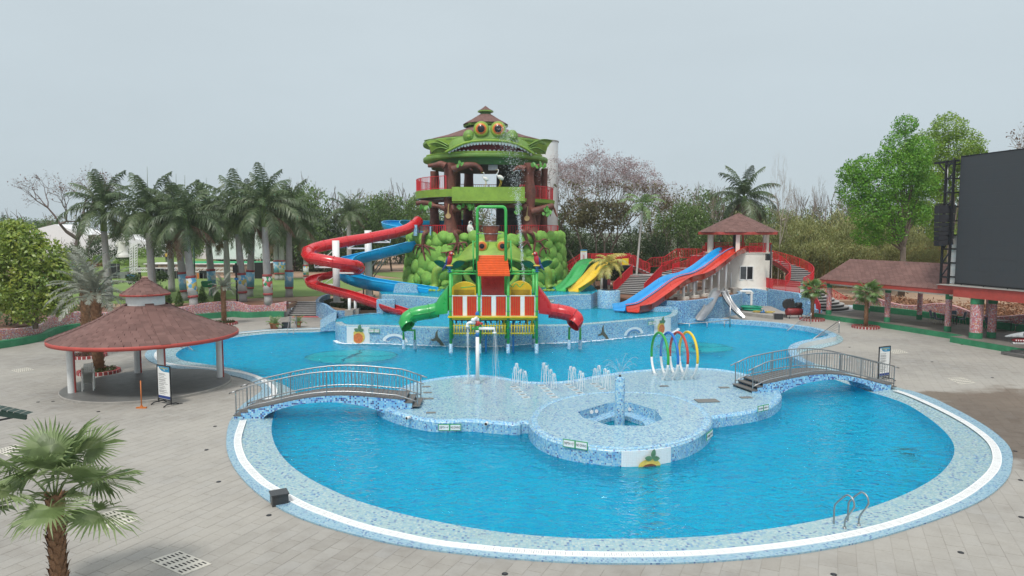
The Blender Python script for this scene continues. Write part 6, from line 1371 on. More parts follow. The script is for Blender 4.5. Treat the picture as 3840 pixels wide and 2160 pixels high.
q = P(2560+1055/4.025, 900+1040/4.025, 67.5); coil((q.x, 67.8, .30), 1.0, 11, .04, M_HOSE, 'green_hose_coil', 'big coil of green hose on the concrete platform')
q = P(2560+1120/4.025, 1172, 66); coil((q.x, 65.9, .30), .36, 4, .025, M_HOSY, 'yellow_hose_coil', 'left of two small yellow hose coils on the platform'); q = P(2560+1345/4.025, 1176, 65); coil((q.x, 65.4, .30), .42, 4, .025, M_HOSY, 'yellow_hose_coil', 'right of two small yellow hose coils on the platform')
q = P(2560+1225/4.025, 1176, 65.5); t = thing('valve_fitting', (q.x, 65.6, .30), label='blue pipe fitting between the yellow hose coils', cat='pipe fitting'); MB().tube([(-.3,0,.1),(.3,0,.1)], .07, 8).build('pipe', M_BLU, t); MB().tube([(0,0,.1),(0,0,.35)], .05, 8).build('valve', M_BLU, t); MB().lathe([(.13,-.02),(.13,.04)], c=(.3,0,.1), n=10).build('flange', M_BLU, t)
q = P(2560+1690/4.025, 900+1170/4.025, 64.2); t = thing('air_compressor', (q.x, 64.2, 0), R(8), label='dirty red air compressor with black motor by the blue wall', cat='compressor')
MRD = mat('rusty_red_tank', (.25,.02,.025), .5, .3, 4, dirt=(.1,.05,.04)); b = MB(); b.tube([(-.85,0,.62),(-.78,0,.62),(.62,0,.62),(.7,0,.62)], [.26,.36,.36,.26], 20); b.build('tank', MRD, t)
M_DKM = mat('oily_dark_metal', (.03,.03,.032), .4, .4, 6, dirt=(.15,.14,.13)); MB().tube([(-.75,-.1,1.32),(-.75,.1,1.32)], .48, 20).build('flywheel_guard', M_DKM, t); MB().box((-.35,0,1.30), (.5,.4,.62), taper=.8).build('pump_block', M_DKM, t)
for x in (-.5,-.25): MB().tube([(x,0,1.6),(x,0,1.85)], .10, 10).build('cylinder_head', M_DKM, t)
MB().tube([(.1,0,1.25),(.62,0,1.25)], .22, 16).build('motor', M_DKM, t); MB().box((.1,0,1.02), (1.3,.4,.06)).build('mount_plate', M_DKM, t)
for x in (-.6,.5):
    for y in (-.28,.28): MB().tube([(x,y,.4),(x*1.15,y,.0)], .03, 6).build('leg', M_DKM, t)
cS = lambda x, y, Y: P(2560+x/4.025, 900+y/4.025, Y)
t = thing('stainless_slide', (0,0,0), label='stainless steel double slide shaped like an inverted V at the far right bay', cat='slide')
def chute(path, wd, m, nm, par, hh=.22):
    pr_ = [(-wd/2-.04,hh),(-wd/2,hh),(-wd/2+.03,.04),(-wd/2+.10,0),(wd/2-.10,0),(wd/2-.03,.04),(wd/2,hh),(wd/2+.04,hh)]; b = sweep(path, pr_); sweep(path, [(x*1.03, z-.035) for x, z in pr_][::-1], b)
    for s_ in (0, -1): b.tube([p+s*pr_[s_][0]+u*pr_[s_][1] for p, s, u, _ in frames(path)], .03, 6)
    return b.build(nm, m, par)
L1 = smooth([cS(270,1215,60.3), cS(300,1165,60.6), cS(370,1070,61.4), cS(425,965,62.4), cS(475,865,63.4), cS(510,800,64.2), cS(545,768,64.8), cS(580,760,65.2)], 5)
chute(L1, .8, M_STEEL, 'left_chute', t)
L2 = smooth([cS(600,765,65.2), cS(640,850,64.6), cS(700,960,64.0), cS(790,1075,63.2), cS(860,1150,62.8), cS(905,1185,62.6)], 5); chute(L2, .62, M_STEEL, 'right_chute', t)
for x, Y in ((437,64.6),(520,65.5),(560,65.0)): q = cS(x, 900, Y); MB().tube([(q.x,q.y,0),(q.x,q.y,q.z+.2)], .05, 8).build('support_post', M_STEELD, t)
MB().box(cS(575,775,65.6), (.9,.8,.08)).build('top_plate', M_STEEL, t)
q = cS(1035,975,70.0); t = thing('white_pipe', (q.x, q.y, 0), label='white bent pipe standing at the blue wall behind the green hose', cat='pipe'); MB().tube(smooth([(0,0,.3),(0,0,1.75),(-.05,0,1.95),(-.25,0,2.0),(-1.2,0,2.0)], 3), .12, 12).build('pipe', M_PW, t); MB().lathe([(.18,.3),(.18,.38)], n=14).build('flange', M_PW, t)
HC = Vector((25.1, 77.2, ZR-.1)); HF = 5.75-HC.z
ht = thing('white_hut', HC, label='round cream white hut with brown shingle roof at the top of the wave slides', cat='hut')
MB().lathe([(3.95,-.2),(3.72,.35),(3.65,.5),(3.62,HF)], n=56).build('wall', M_CREAM, ht); MB().lathe([(3.7,HF-.02),(3.7,HF+.05),(.1,HF+.06)], n=40, smooth=False).build('floor_slab', M_CREAM, ht)
wang = math.atan2(P(2799,1024,73.6).y-HC.y, P(2799,1024,73.6).x-HC.x); wz = P(2799,1024,73.6).z-HC.z
def onhut(da, z, r): a = wang+da; return Vector((r*cos(a), r*sin(a), z))
fr_ = link('window_frame', None, ht); 
for da in (-.185, 0, .185): a, c = onhut(da, wz-.7, 3.68), onhut(da, wz+.72, 3.68); MB().bar(a, c, .10, .08).build('frame_bar', M_PW, fr_)
for z in (-.7, .72): MB().bar(onhut(-.20, wz+z, 3.68), onhut(.20, wz+z, 3.68), .08, .10).build('frame_bar', M_PW, fr_)
M_GLS = mat('window_glass', (.05,.055,.06), .08, .3, spec=.9)
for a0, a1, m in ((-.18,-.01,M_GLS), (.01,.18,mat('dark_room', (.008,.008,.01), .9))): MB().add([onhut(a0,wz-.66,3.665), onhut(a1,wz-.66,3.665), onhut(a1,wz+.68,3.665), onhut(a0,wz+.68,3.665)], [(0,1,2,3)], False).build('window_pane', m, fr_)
for a in range(0, 360, 60): r_ = 3.35; MB().box((r_*cos(R(a+12)), r_*sin(R(a+12)), HF+1.05), (.42,.42,2.1), R(a+12)).build('column', M_CREAM, ht)
hz = 7.72-HC.z
MB().lathe([(4.35,hz-.02),(.2,hz)], n=6, smooth=False).build('ceiling', M_CREAM, ht); MB().lathe([(4.36,hz),(4.44,hz),(4.44,hz+.28),(4.38,hz+.29)], n=8, smooth=False).build('fascia', M_REDF, ht)
hp = [(4.42,hz+.29),(2.2,hz+1.35),(.03,hz+2.35)]; MB().lathe([(r-.02,z-.02) for r, z in hp], n=8, smooth=False).build('roof', M_SHIN, ht)
cone_shingles(ht, HC, [(r*.965,z) for r, z in hp], row=.26, wd=.45, limit=280)
MB().tube([(-.35,-.4,HF),(-.35,-.4,hz)], .32, 14).build('dark_drum', mat('dark_drum', (.03,.03,.035), .4), ht); MB().tube([(.15,-1.2,HF),(.15,-1.2,hz)], .09, 8).build('red_pole', M_RED, ht)
rr = link('railing', None, ht); railing(rr, [Vector((3.5*cos(R(a)), 3.5*sin(R(a)), HF+.05)) for a in range(-88, 40, 8)], h=1.0, sp=.2, bt=.045, pt=.08)
rr = link('railing', None, ht); railing(rr, [Vector((3.5*cos(R(a)), 3.5*sin(R(a)), HF+.05)) for a in range(60, 190, 10)], h=1.0, sp=.2, bt=.045, pt=.08)
for k, (x0, z0, x1, z1) in enumerate(((-3.35,.1,-3.35,4.0),(-3.0,.4,-3.0,2.2))): a = R(236 if k == 0 else 243); MB().tube([(3.85*cos(a), 3.85*sin(a), .1), (3.85*cos(a), 3.85*sin(a), 3.6 if k == 0 else 2.0)], .06, 8).build('downpipe', M_PW, ht)
q = P(2887, 1090, 73.2); t = thing('black_mast', (q.x, q.y, .3), label='black pole with a small loudspeaker beside the white hut', cat='mast'); MB().tube([(0,0,0),(0,0,6.4)], .10, 10).build('pole', M_BLACK, t); zq = P(0, 964, 73.2).z-.3; MB().box((-.35,-.1,zq), (.42,.42,.68), taper=.95).build('loudspeaker', M_BLACK, t); MB().bar((-.2,0,zq),(0,0,zq), .06).build('bracket', M_BLACK, t)
c2w = lambda x, y, Y: P(2100+x/3.6233, 900+y/3.6233, Y)
A, Bq = G(2352, 1163, 1.45), P(2742, 942, 73.8)
dirS = Vector((Bq.x-A.x, Bq.y-A.y, 0)); LS = dirS.length; dirS.normalize(); side = Vector((-dirS.y, dirS.x, 0))
edge_px = [(810,905),(820,880),(870,850),(1000,765),(1100,700),(1200,632),(1300,555),(1400,492),(1500,462),(1620,442),(1700,405),(1800,350),(1900,275),(2000,200),(2100,130),(2174,98)]
E0 = A+side*1.35
prof_s = []
for x, y in edge_px:
    p = RV(2100+x/3.6233, 900+y/3.6233, E0, E0+dirS); s = (p-E0).dot(dirS); prof_s.append((s, p.z-.55))
prof_s.sort(); prof_s = [q for q in prof_s if -1 < q[0] < LS+1.5]
zmax = P(0, 942, 73.8).z
def zs(s): return interp(prof_s, s)
pathc = [Vector((A.x, A.y, 0))+dirS*s+Vector((0,0,max(1.35, min(zmax+.2, zs(s))))) for s in [-.2+i*(LS+.9)/44 for i in range(45)]]
for _ in range(2): pathc = [pathc[0]]+[Vector((p.x,p.y,(a.z+2*p.z+c.z)/4)) for a, p, c in zip(pathc, pathc[1:], pathc[2:])]+[pathc[-1]]
def wave(off, m, label, nm, wd=1.32, hh=.55):
    t = thing(nm, (0,0,0), label=label, cat='water slide'); p = [q+side*off for q in pathc]
    pr_ = [(-wd/2-.06,hh-.02),(-wd/2,hh),(-wd/2+.06,.10),(-wd/2+.18,.0),(wd/2-.18,.0),(wd/2-.06,.10),(wd/2,hh),(wd/2+.06,hh-.02)]
    b = sweep(p, pr_); sweep(p, [(x*1.02,z-.05) for x, z in pr_][::-1], b)
    for s_ in (0, -1): b.tube([a+s*pr_[s_][0]*.98+u*pr_[s_][1] for a, s, u, _ in frames(p)], .045, 6)
    o = b.build('flume', m, t); F_ = frames(p)
    for i in range(4, 44, 5): a, s, u, _ = F_[i]; MB().tube([a+s*x*1.03+u*(z-.03) for x, z in pr_], .03, 5).build('joint_flange', m, o)
    return t
wave(.68, M_SBL, 'blue lane of the wave slide running down from the white hut', 'blue_wave_slide'); wave(-.68, M_SO, 'orange red lane of the wave slide running down from the white hut', 'red_wave_slide', hh=.6)
q = c2w(1200,950,58.3); tag(MB().box((q.x+1.1,q.y+.9,1.35),(2.2,.8,.5), R(-8)).build('tiled_step', M_MOSA, uv=True), 'low blue tiled block at the foot of the orange lane', 'step')
for i, f in enumerate((.40,.50,.60,.68,.76,.84)):
    c = Vector((A.x,A.y,0))+dirS*LS*f-side*.9; h_ = zs(LS*f)-.1; t = thing('slide_stand', (c.x,c.y,ZR), math.atan2(dirS.y, dirS.x), label=['lowest white stand under the wave slides','second lowest white stand under the wave slides','third lowest white stand under the wave slides','third highest white stand under the wave slides','second highest white stand under the wave slides','highest white stand under the wave slides by the hut'][i], cat='support post', group='white stands under the wave slides')
    MB().tube([(0,0,.2),(0,0,max(.4,h_-ZR))], .13, 12).build('post', M_PW, t); MB().tube([(0,1.6,.2),(0,1.6,max(.4,h_-ZR))], .13, 12).build('post', M_PW, t); MB().box((0,0,.12),(.8,.8,.28)).build('concrete_base', M_CREAM, t); MB().box((0,1.6,.12),(.8,.8,.28)).build('concrete_base', M_CREAM, t); MB().bar((0,-.4,max(.4,h_-ZR)),(0,2.0,max(.4,h_-ZR)),.14).build('head_beam', M_PW, t)
def dslide(pts, wd, m, label, nm):
    t = thing(nm, (0,0,0), label=label, cat='water slide'); p = smooth(pts, 6); pr_ = [(-wd/2-.05,.5),(-wd/2,.52),(-wd/2+.05,.12),(-wd/2+.2,0),(wd/2-.2,0),(wd/2-.05,.12),(wd/2,.52),(wd/2+.05,.5)]
    b = sweep(p, pr_); sweep(p, [(x*1.03,z-.05) for x, z in pr_][::-1], b)
    for s_ in (0, -1): b.tube([a+s*pr_[s_][0]*.98+u*pr_[s_][1] for a, s, u, _ in frames(p)], .045, 6)
    o = b.build('flume', m, t); F_ = frames(p)
    for i in range(5, len(p)-3, 8): a, s, u, _ = F_[i]; MB().tube([a+s*x*1.03+u*(z-.03) for x, z in pr_], .03, 5).build('joint_flange', m, o)
dslide([c2w(20,700,64.6)+Vector((0,0,-.1)), c2w(90,665,65.2), c2w(170,590,66.3), c2w(235,500,67.8), c2w(290,410,69.2), c2w(360,345,70.6), c2w(440,325,72.2), c2w(520,325,73.5)], 1.25, M_SG, 'green curved slide dropping into the upper pool right of the frog tower', 'green_slide')
dslide([c2w(190,705,64.0)+Vector((0,0,-.1)), c2w(270,665,64.7), c2w(370,590,65.9), c2w(450,500,67.4), c2w(520,420,69.0), c2w(600,365,70.4), c2w(680,345,72.2), c2w(760,340,73.5)], 1.25, M_SY, 'yellow curved slide dropping into the upper pool beside the green slide', 'yellow_slide')
for px, y0, ll in ((2255,1090,'white stand under the yellow slide nearest the pool'), (2262,1070,'tall white stand under the top of the yellow slide'), (2283,1065,'white stand right of the yellow slide'), (2228,1075,'white stand between the green and yellow slides')):
    p = G(px, y0, ZR); t = thing('slide_stand', (p.x,p.y,ZR), label=ll, cat='support post', group='white stands under the green and yellow slides'); MB().tube([(0,0,0),(0,0,1.9)], .13, 10).build('post', M_PW, t); MB().box((0,0,.06),(.6,.6,.14)).build('base', M_CREAM, t); MB().box((0,0,1.9),(.6,.2,.12)).build('head', M_PW, t)
PD = Vector((9.0+.1, 62.2, 0)); PD = P(2284, 1000, 62.2); t = thing('tiled_planter', (PD.x, 62.2, 0), label='round blue tiled planter drum between the upper pool and the wave slide', cat='planter')
o = MB().lathe([(1.02,.5),(1.02,2.72),(.95,2.80),(.7,2.80)], n=40).build('drum', M_MOSA, t); ul = o.data.uv_layers.new(name='UVMap')
for p_ in o.data.polygons:
    for li in p_.loop_indices: co = o.data.vertices[o.data.loops[li].vertex_index].co; ul.data[li].uv = (math.atan2(co.x, -co.y)*1.02, co.z)
MB().lathe([(.9,2.72),(.01,2.75)], n=24, smooth=False).build('soil', M_SOIL, t)
M_STR = mat('red_stringer', (.16,.03,.025), .6, .15); M_TRD = mat('pale_stair_tread', (.34,.33,.32), .7, .15, 5); M_RIS = mat('dark_riser', (.05,.05,.052), .6, .2)
def flight(name, A, B, za, zb, wd, n, label, landing0=0, cat='stairs', stringer=True):
    A, B = Vector((A[0],A[1],0)), Vector((B[0],B[1],0)); d = (B-A); L = d.length; d.normalize(); rz = math.atan2(d.y, d.x)
    t = thing(name, (A.x,A.y,0), rz, label=label, cat=cat); st = L/n; h = (zb-za)/n
    mt, mr = MB().box((0,0,0),(st+.04,wd,.05)).mesh('tread', M_TRD), MB().box((0,0,0),(.03,wd-.02,h-.02)).mesh('riser', M_RIS)
    for i in range(n): link('tread', mt, t, (st*(i+.5), 0, za+h*(i+1)-.025)); link('riser', mr, t, (st*i+.03, 0, za+h*(i+.5)-.02))
    if stringer:
        for y in (-wd/2-.06, wd/2+.06): MB().add([(0,y,za-.3),(L,y,zb-.35),(L,y,zb-.05),(0,y,za+.0),(0,y+.08,za-.3),(L,y+.08,zb-.35),(L,y+.08,zb-.05),(0,y+.08,za+.0)], [(0,1,2,3),(7,6,5,4),(3,2,6,7),(0,4,5,1)], False).build('stringer', M_STR, t)
    for y in (-wd/2, wd/2): rr = link('railing', None, t); railing(rr, [(0,y,za+.1),(L,y,zb)], h=1.05, sp=.16, bt=.045, pt=.07, post_every=2.2)
    return t
zl1, zl2, ztop = 3.45, 4.1, 5.15
fa = (P(2358,1100,68.6), P(2425,1035,73.2))
flight('lower_stairs', (fa[0].x, fa[0].y), (fa[1].x, fa[1].y), ZR, zl1, 3.2, 11, 'lower flight of grey steps with red railings below the brown palm trunk')
def deck(name, pts, z, label, th=.25, m=None):
    t = thing(name, (0,0,0), label=label, cat='walkway'); MB().prism(pts, z-.06, z).build('floor', M_TRD, t); MB().prism([(p[0], p[1]) for p in pts], z-th, z-.062, bottom=True).build('edge_beam', m or M_STR, t); return t
l1 = (fa[1].x, fa[1].y)
t = deck('stair_landing', [(l1[0]-1.8,l1[1]+.1),(l1[0]+2.6,l1[1]-.6),(l1[0]+2.9,l1[1]+2.9),(l1[0]-1.5,l1[1]+3.2)], zl1, 'grey landing where the two red railed stairs meet')
f2a, f2b = (l1[0]+2.4, l1[1]+1.2), (l1[0]+4.4, l1[1]+1.7); flight('short_stairs', f2a, f2b, zl1, zl2, 2.6, 4, 'short middle flight of steps rising right to the white hut')
t = deck('middle_landing', [(f2b[0],f2b[1]-1.3),(f2b[0]+1.6,f2b[1]-.9),(f2b[0]+1.2,f2b[1]+1.7),(f2b[0]-.4,f2b[1]+1.3)], zl2, 'small landing half way up to the white hut'); rr = link('railing', None, t); railing(rr, [(f2b[0],f2b[1]-1.25,zl2),(f2b[0]+1.6,f2b[1]-.85,zl2)], h=1.05, sp=.16, bt=.045)
f3a, f3b = (f2b[0]+1.5, f2b[1]+.4), (f2b[0]+4.1, f2b[1]+1.1); flight('upper_stairs', f3a, f3b, zl2, ztop, 2.6, 6, 'upper flight of steps with red railings reaching the white hut level')
t = deck('hut_walkway', [(f3b[0],f3b[1]-1.3),(f3b[0]+3.2,f3b[1]-.9),(f3b[0]+2.6,f3b[1]+2.6),(f3b[0]-.6,f3b[1]+1.3)], ztop, 'red edged walkway joining the stairs to the white hut')
for ptsr in ([(f3b[0],f3b[1]-1.25,ztop),(f3b[0]+3.0,f3b[1]-.85,ztop)], [(f3b[0]-.5,f3b[1]+1.3,ztop),(f3b[0]+6.5,f3b[1]+2.4,ztop)]): rr = link('railing', None, t); railing(rr, ptsr, h=1.05, sp=.16, bt=.045, post_every=1.6)
for x, y in ((f2b[0]+.8,f2b[1]+.2),(f3b[0]+1,f3b[1]+.5),(l1[0]+1,l1[1]+1.5)): MB().box((x,y,(ZR+zl1)/2),(.4,.4,zl1-ZR)).build('pier', M_CREAM, t)
pz = 4.45; pA, pB, pC, pD_ = P(2190,1000,74.0), P(2362,1000,75.0), P(2362,1000,79.0), P(2190,1000,78.5)
t = deck('slide_platform', [(pA.x,74),(pB.x,75),(pC.x,79),(pD_.x,78.5)], pz, 'dark edged platform at the top of the green and yellow slides', .35, M_BLACK)
for px, Y in ((2334,75.4),(2210,74.6),(2270,75.0),(2345,78.4)): q = P(px, 1000, Y); MB().box((q.x,Y,(pz+ZR)/2-.2),(.42,.42,pz-ZR-.4)).build('column', M_BLACK, t)
for ptsr in ([(pA.x,78.5,pz),(pC.x,79,pz)], [(P(2312,0,75).x,75,pz),(pB.x,75,pz)], [(pA.x,74.3,pz),(pD_.x,78.5,pz)]): rr = link('railing', None, t); railing(rr, ptsr, h=1.1, sp=.16, bt=.045)
flight('platform_stairs', (pB.x+2.2, 77.0), (pB.x, 77.0), zl1, pz, 3.6, 6, 'steps with red railings down from the slide platform to the stair landing')
flight('tower_side_stairs', (P(2118,0,76).x, 76.4), (pA.x, 76.6), 3.0, pz, 2.4, 8, 'steps with red railings right behind the frog tower rocks')
q = P(2138,0,75.3); tag(MB().box((P(2138,0,76).x, 75.4, 2.4),(1.9,1.2,1.8)).build('white_plinth_wall', M_WHITE), 'white panelled base wall under the steps behind the frog tower', 'wall')
MB().box((P(2355,0,75.3).x,75.0,pz+.35),(.7,.4,.7)).build('yellow_box', M_SY); tag(bpy.data.objects['yellow_box'], 'yellow slide entry hood on the slide platform', 'slide entry')
t = thing('instruction_board', (P(2197,0,74.8).x, 74.8, pz), R(10), label='white instruction board with blue and yellow heading at the slide platform', cat='sign board'); zt5 = P(0, 936, 74.8).z-pz
MB().box((0,0,zt5*.5),(.72,.04,zt5)).build('panel', M_SWHT, t); MB().box((-.0,-.025,zt5-.07),(.72,.01,.14)).build('blue_heading', M_PBL, t); MB().box((0,-.025,zt5-.2),(.6,.01,.08)).build('yellow_line', M_YEL, t)
b = MB()
for k in range(10): b.box((-.05*random.random(), -.024, zt5-.35-k*.11), (.5*random.uniform(.7,1),.006,.02))
b.build('small_print', mat('grey_print', (.3,.3,.32), .6), t, kind='stuff')
rb = [c2w(x, y, 79.2)-Vector((0,0,1.1)) for x, y in ((430,200),(1010,208),(1160,300),(1240,242),(1420,230),(1580,122),(2090,122))]; rail_thing('long red back railing running from the slide platform to the white hut', rb, h=1.1, sp=.18, bt=.045, pt=.08, rt=.07)
CS = Vector((P(2916,0,79).x, 78.6, 0)); Rin, Rout = 2.1, 4.5
t = thing('spiral_stairs', (CS.x, CS.y, 0), label='curved flight of grey steps between red railings right of the white hut', cat='stairs')
nS = 18; a0, a1 = -62, 92
for i in range(nS):
    u0, u1 = i/nS, (i+1.06)/nS; z = lerp(2.0, 5.25, (i+1)/nS); aa, ab = R(lerp(a0,a1,u0)), R(lerp(a0,a1,u1))
    f = lambda r, a, z: (r*cos(a), r*sin(a), z)
    MB().add([f(Rin,aa,z),f(Rout,aa,z),f(Rout,ab,z),f(Rin,ab,z),f(Rin,aa,z-.05),f(Rout,aa,z-.05)], [(0,1,2,3),(4,5,1,0)], False).build('tread', M_TRD, t)
    MB().add([f(Rin,aa,z-.2),f(Rout,aa,z-.2),f(Rout,aa,z-.05),f(Rin,aa,z-.05)], [(0,1,2,3)], False).build('riser', M_RIS, t)
for r_ in (Rin, Rout):
    path = [Vector((r_*cos(R(lerp(a0,a1,i/20))), r_*sin(R(lerp(a0,a1,i/20))), lerp(2.05,5.25,i/20))) for i in range(21)]
    MB().sheet([p-Vector((0,0,.45)) for p in path], [p+Vector((0,0,.02)) for p in path], True).build('stringer', M_STR, t); rr = link('railing', None, t); railing(rr, path, h=1.05, sp=.17, bt=.04, pt=.08, post_every=1.8)
wp = [(CS.x-8,CS.y+2.2),(CS.x+.1,CS.y+2.2),(CS.x+.1,CS.y+4.6),(CS.x-8,CS.y+4.6)]; t = deck('bridge_walkway', wp, 5.25, 'raised red edged walkway between the hut and the curved stairs', .45)
for y in (CS.y+2.25, CS.y+4.55): rr = link('railing', None, t); railing(rr, [(CS.x-6.5,y,5.25),(CS.x+.1,y,5.25)], h=1.05, sp=.17, bt=.045)
for x, y in ((CS.x-.4,CS.y+2.6),(CS.x-3.2,CS.y+2.7),(CS.x+.0,CS.y+4.3)): MB().box((x,y,3.3),(.5,.5,3.0)).build('column', M_CREAM, t)
t = thing('lower_landing', (0,0,0), label='landing with red fence above the tall blue wall', cat='walkway'); MB().prism([(27.2,72.4),(28.2,67.9),(31.5,69.5),(33,73),(30,76),(27.3,76)], 1.8, 2.02).build('floor', M_TRD, t)
rr = link('railing', None, t); railing(rr, [(27.2,72.2,2.02),(28.15,67.6,2.02)], h=1.1, sp=.17, bt=.045); rr = link('railing', None, t); railing(rr, [(27.2,72.3,2.02),(27.4,75.5,2.02)], h=1.1, sp=.17, bt=.045)
FCt = Vector((29.3, 69.6, 0)); t = thing('curved_steps', (FCt.x,FCt.y,0), label='wide curved dark steps fanning down to the terrace beside the pavilion', cat='stairs'); nF = 8
for i in range(nF):
    r_ = 1.6+.44*(nF-i); z = .24*(i+1)
    MB().lathe([(r_,z-.24),(r_,z-.05)], n=26, a0=R(-98), a1=R(20)).build('riser', M_RIS, t); MB().lathe([(r_+.03,z-.05),(r_+.03,z),(.4,z)], n=26, a0=R(-98), a1=R(20), smooth=False).build('tread', M_TRD, t)
for ang in (-96, 14):
    rr = link('railing', None, t); railing(rr, [Vector((r_*cos(R(ang)), r_*sin(R(ang)), z)) for r_, z in ((5.3,.2),(1.5,2.1))], h=1.05, sp=.17, bt=.045, post_every=1.9)
O = Vector((28.5, 64.3, 0)); a_ = Vector((.3436,-.9391,0)); b_ = Vector((.9391,.3436,0))
def pf(s, t_, z=0): return O+a_*s+b_*t_+Vector((0,0,z))
pl = thing('pavilion_plinth', (0,0,0), label='long low green edged plinth under the pavilion on the right', cat='plinth')
fl = [pf(-.6,-.1), pf(6,.15), pf(12.6,-.1), pf(14.5,-.2), pf(14.55,-1.7), pf(22,-2.4), pf(30,-3.0), pf(30,9), pf(10,7.0), pf(-1.5,6.6)]
MB().prism(fl, -.02, .415, top=False).build('green_edge', M_GREENW, pl); MB().add([(p.x,p.y,.42) for p in fl], [list(range(len(fl)))[::-1]], False).build('floor', mat('pavilion_floor', (.16,.145,.125), .6, .25, .8, dirt=(.09,.08,.07)), pl)
for ob in list(pl.children):
    if ob.name.startswith('floor'):
        for p_ in ob.data.polygons: pass
        if ob.data.polygons[0].normal.z < 0: ob.data.flip_normals()
pvn = thing('pavilion', (0,0,0), label='long open pavilion with brown shingle roof and red fascia at the right', cat='pavilion')
def column(x, y, z0, z1, r, par, nm='mosaic_column'):
    c = MB().lathe([(r,z0),(r,z1)], c=(x,y,0), n=22).build(nm, M_MOSP, par, uv=True); MB().lathe([(r+.025,z0),(r+.025,z0+.42)], c=(x,y,0), n=22).build('green_foot', M_GREENW, c); MB().lathe([(r+.02,z1-.42),(r+.02,z1)], c=(x,y,0), n=22).build('green_head', M_GREENW, c)
for px, py in ((3107,1179),(3326,1207),(3552.6,1243)): q = G(px, py, .42); column(q.x, q.y, .42, 3.32, .22, pvn)
for s, t_ in ((1,5.0),(6.5,5.0),(12.4,5.2)): q = pf(s, t_); column(q.x, q.y, .42, 3.32, .20, pvn)
ez = 3.66; hw = 2.6; S1 = 13.6
ev = [pf(0,0,ez), pf(S1,0,ez), pf(S1,2*hw,ez), pf(0,2*hw,ez)]; r0, r1 = pf(.9,hw,5.42), pf(S1,hw,5.42)
MB().add(ev+[r0,r1], [(0,1,5,4),(2,3,4,5),(3,0,4),(1,2,5)], False).build('roof_board', M_SHIN, pvn)
for p, q in ((ev[0],ev[1]),(ev[3],ev[0])): MB().bar(p-Vector((0,0,.16)), q-Vector((0,0,.16)), .08, .36).build('fascia', M_REDF, pvn)
MB().bar(pf(.4,.45,3.30), pf(S1,.45,3.30), .35, .26).build('cream_beam', M_CREAM, pvn); MB().bar(pf(.4,2*hw-.3,3.35), pf(S1,2*hw-.3,3.35), .3, .3).build('cream_beam', M_CREAM, pvn)
MB().add([p-Vector((0,0,.2)) for p in ev], [(3,2,1,0)], False).build('soffit', M_CREAM, pvn)
base = MB().box((0,0,0), (.46,.34,.03)).mesh('roof_shingle', M_SHIN); items = []; nrow = 17; sl_ = (r0-pf(.9,0,ez)); 
for k in range(nrow):
    u = (k+.5)/nrow; s_start = .9*u+.1; s = s_start+.24*(k % 2)
    while s < S1-.2: items.append((s+.24, u)); s += .48
upd = (pf(0,hw,5.42)-pf(0,0,ez)).normalized(); rx = a_; nrm = rx.cross(upd); nrm = nrm if nrm.z > 0 else -nrm
Mrot = Matrix((rx, upd, nrm)).transposed().to_4x4(); items.sort(key=lambda q: -q[0]+q[1]*2); bb = MB()
items = [q for q in items if q[0] < 12.6]; nm_ = 0
for i, (s, u) in enumerate(items):
    p = pf(s, hw*u, lerp(ez, 5.42, u))+nrm*.03; Mx = Matrix.Translation(p) @ Mrot @ Matrix.Rotation(.12, 4, 'X')
    if i < 300: o = link('roof_shingle', base, pvn); o.matrix_local = Mx
    else: bb.add([Mx @ v.co for v in base.vertices], [tuple(p_.vertices) for p_ in base.polygons], False)
bb.build('roof_shingles_beyond', M_SHIN, pvn, kind='stuff')
pw = thing('pink_wavy_wall', (0,0,0), label='wavy pink mosaic wall with green base behind the pavilion tables', cat='wall'); pts = [pf(s, 6.3+.5*sin(s*.35), 0) for s in [-1.5+i*.5 for i in range(64)]]
zt6 = [1.55+.28*sin(i*.5*.75+1) for i in range(64)]
MB().grid([[p+Vector((0,0,.95)) for p in pts], [p+Vector((0,0,z)) for p, z in zip(pts, zt6)]], False).build('mosaic_face', M_MOSP, pw, uv=True); of = offset_path(pts, .3)
MB().grid([[p+Vector((0,0,.3)) for p in offset_path(pts, -.28)], [p+Vector((0,0,.95)) for p in offset_path(pts, -.28)], [p+Vector((0,0,.952)) for p in pts]], False).build('green_bench', M_GREENW, pw)
MB().grid([[p+Vector((0,0,z)) for p, z in zip(pts, zt6)], [p+Vector((0,0,z+.06)) for p, z in zip(offset_path(pts,.12), zt6)], [p+Vector((0,0,z-.03)) for p, z in zip(of, zt6)], [p+Vector((0,0,.3)) for p in of]], True).build('pink_coping', mat('pink_paint', (.50,.28,.28), .6), pw)
sb = thing('screen_stage', (0,0,0), label='heavy red concrete deck on mosaic columns carrying the big screen', cat='stage'); s0 = pf(14.0,.0)
sl4 = [pf(14.2,-1.15), pf(31,-1.9), pf(31,5.6), pf(14.2,5.4)]; MB().prism([pf(12.9,-1.1), pf(14.25,-1.14), pf(14.25,5.4), pf(12.9,5.4)], 3.78, 4.055, bottom=True).build('thin_slab_edge', M_REDF, sb); MB().prism(sl4, 3.30, 4.06, bottom=True).build('red_slab', M_REDF, sb); MB().prism([pf(12.85,-1.2), pf(31.05,-1.95), pf(31.05,5.65), pf(12.85,5.45)], 4.062, 4.10).build('top_screed', M_CONC, sb)
q = G(3643,1269,.42)+b_*.4; column(q.x,q.y,.42,3.30,.40,sb); q = G(3717,1266,.42); column(q.x,q.y,.42,3.3,.27,sb); q = pf(22.5,-1.5); column(q.x,q.y,.42,3.3,.40,sb); q = pf(16.5,5.2); column(q.x,q.y,.42,3.3,.2,sb)
sc = thing('led_screen', (33.0,51.5,4.2), math.atan2(-.98,.2), label='huge dark grey video screen standing on the red deck', cat='screen')
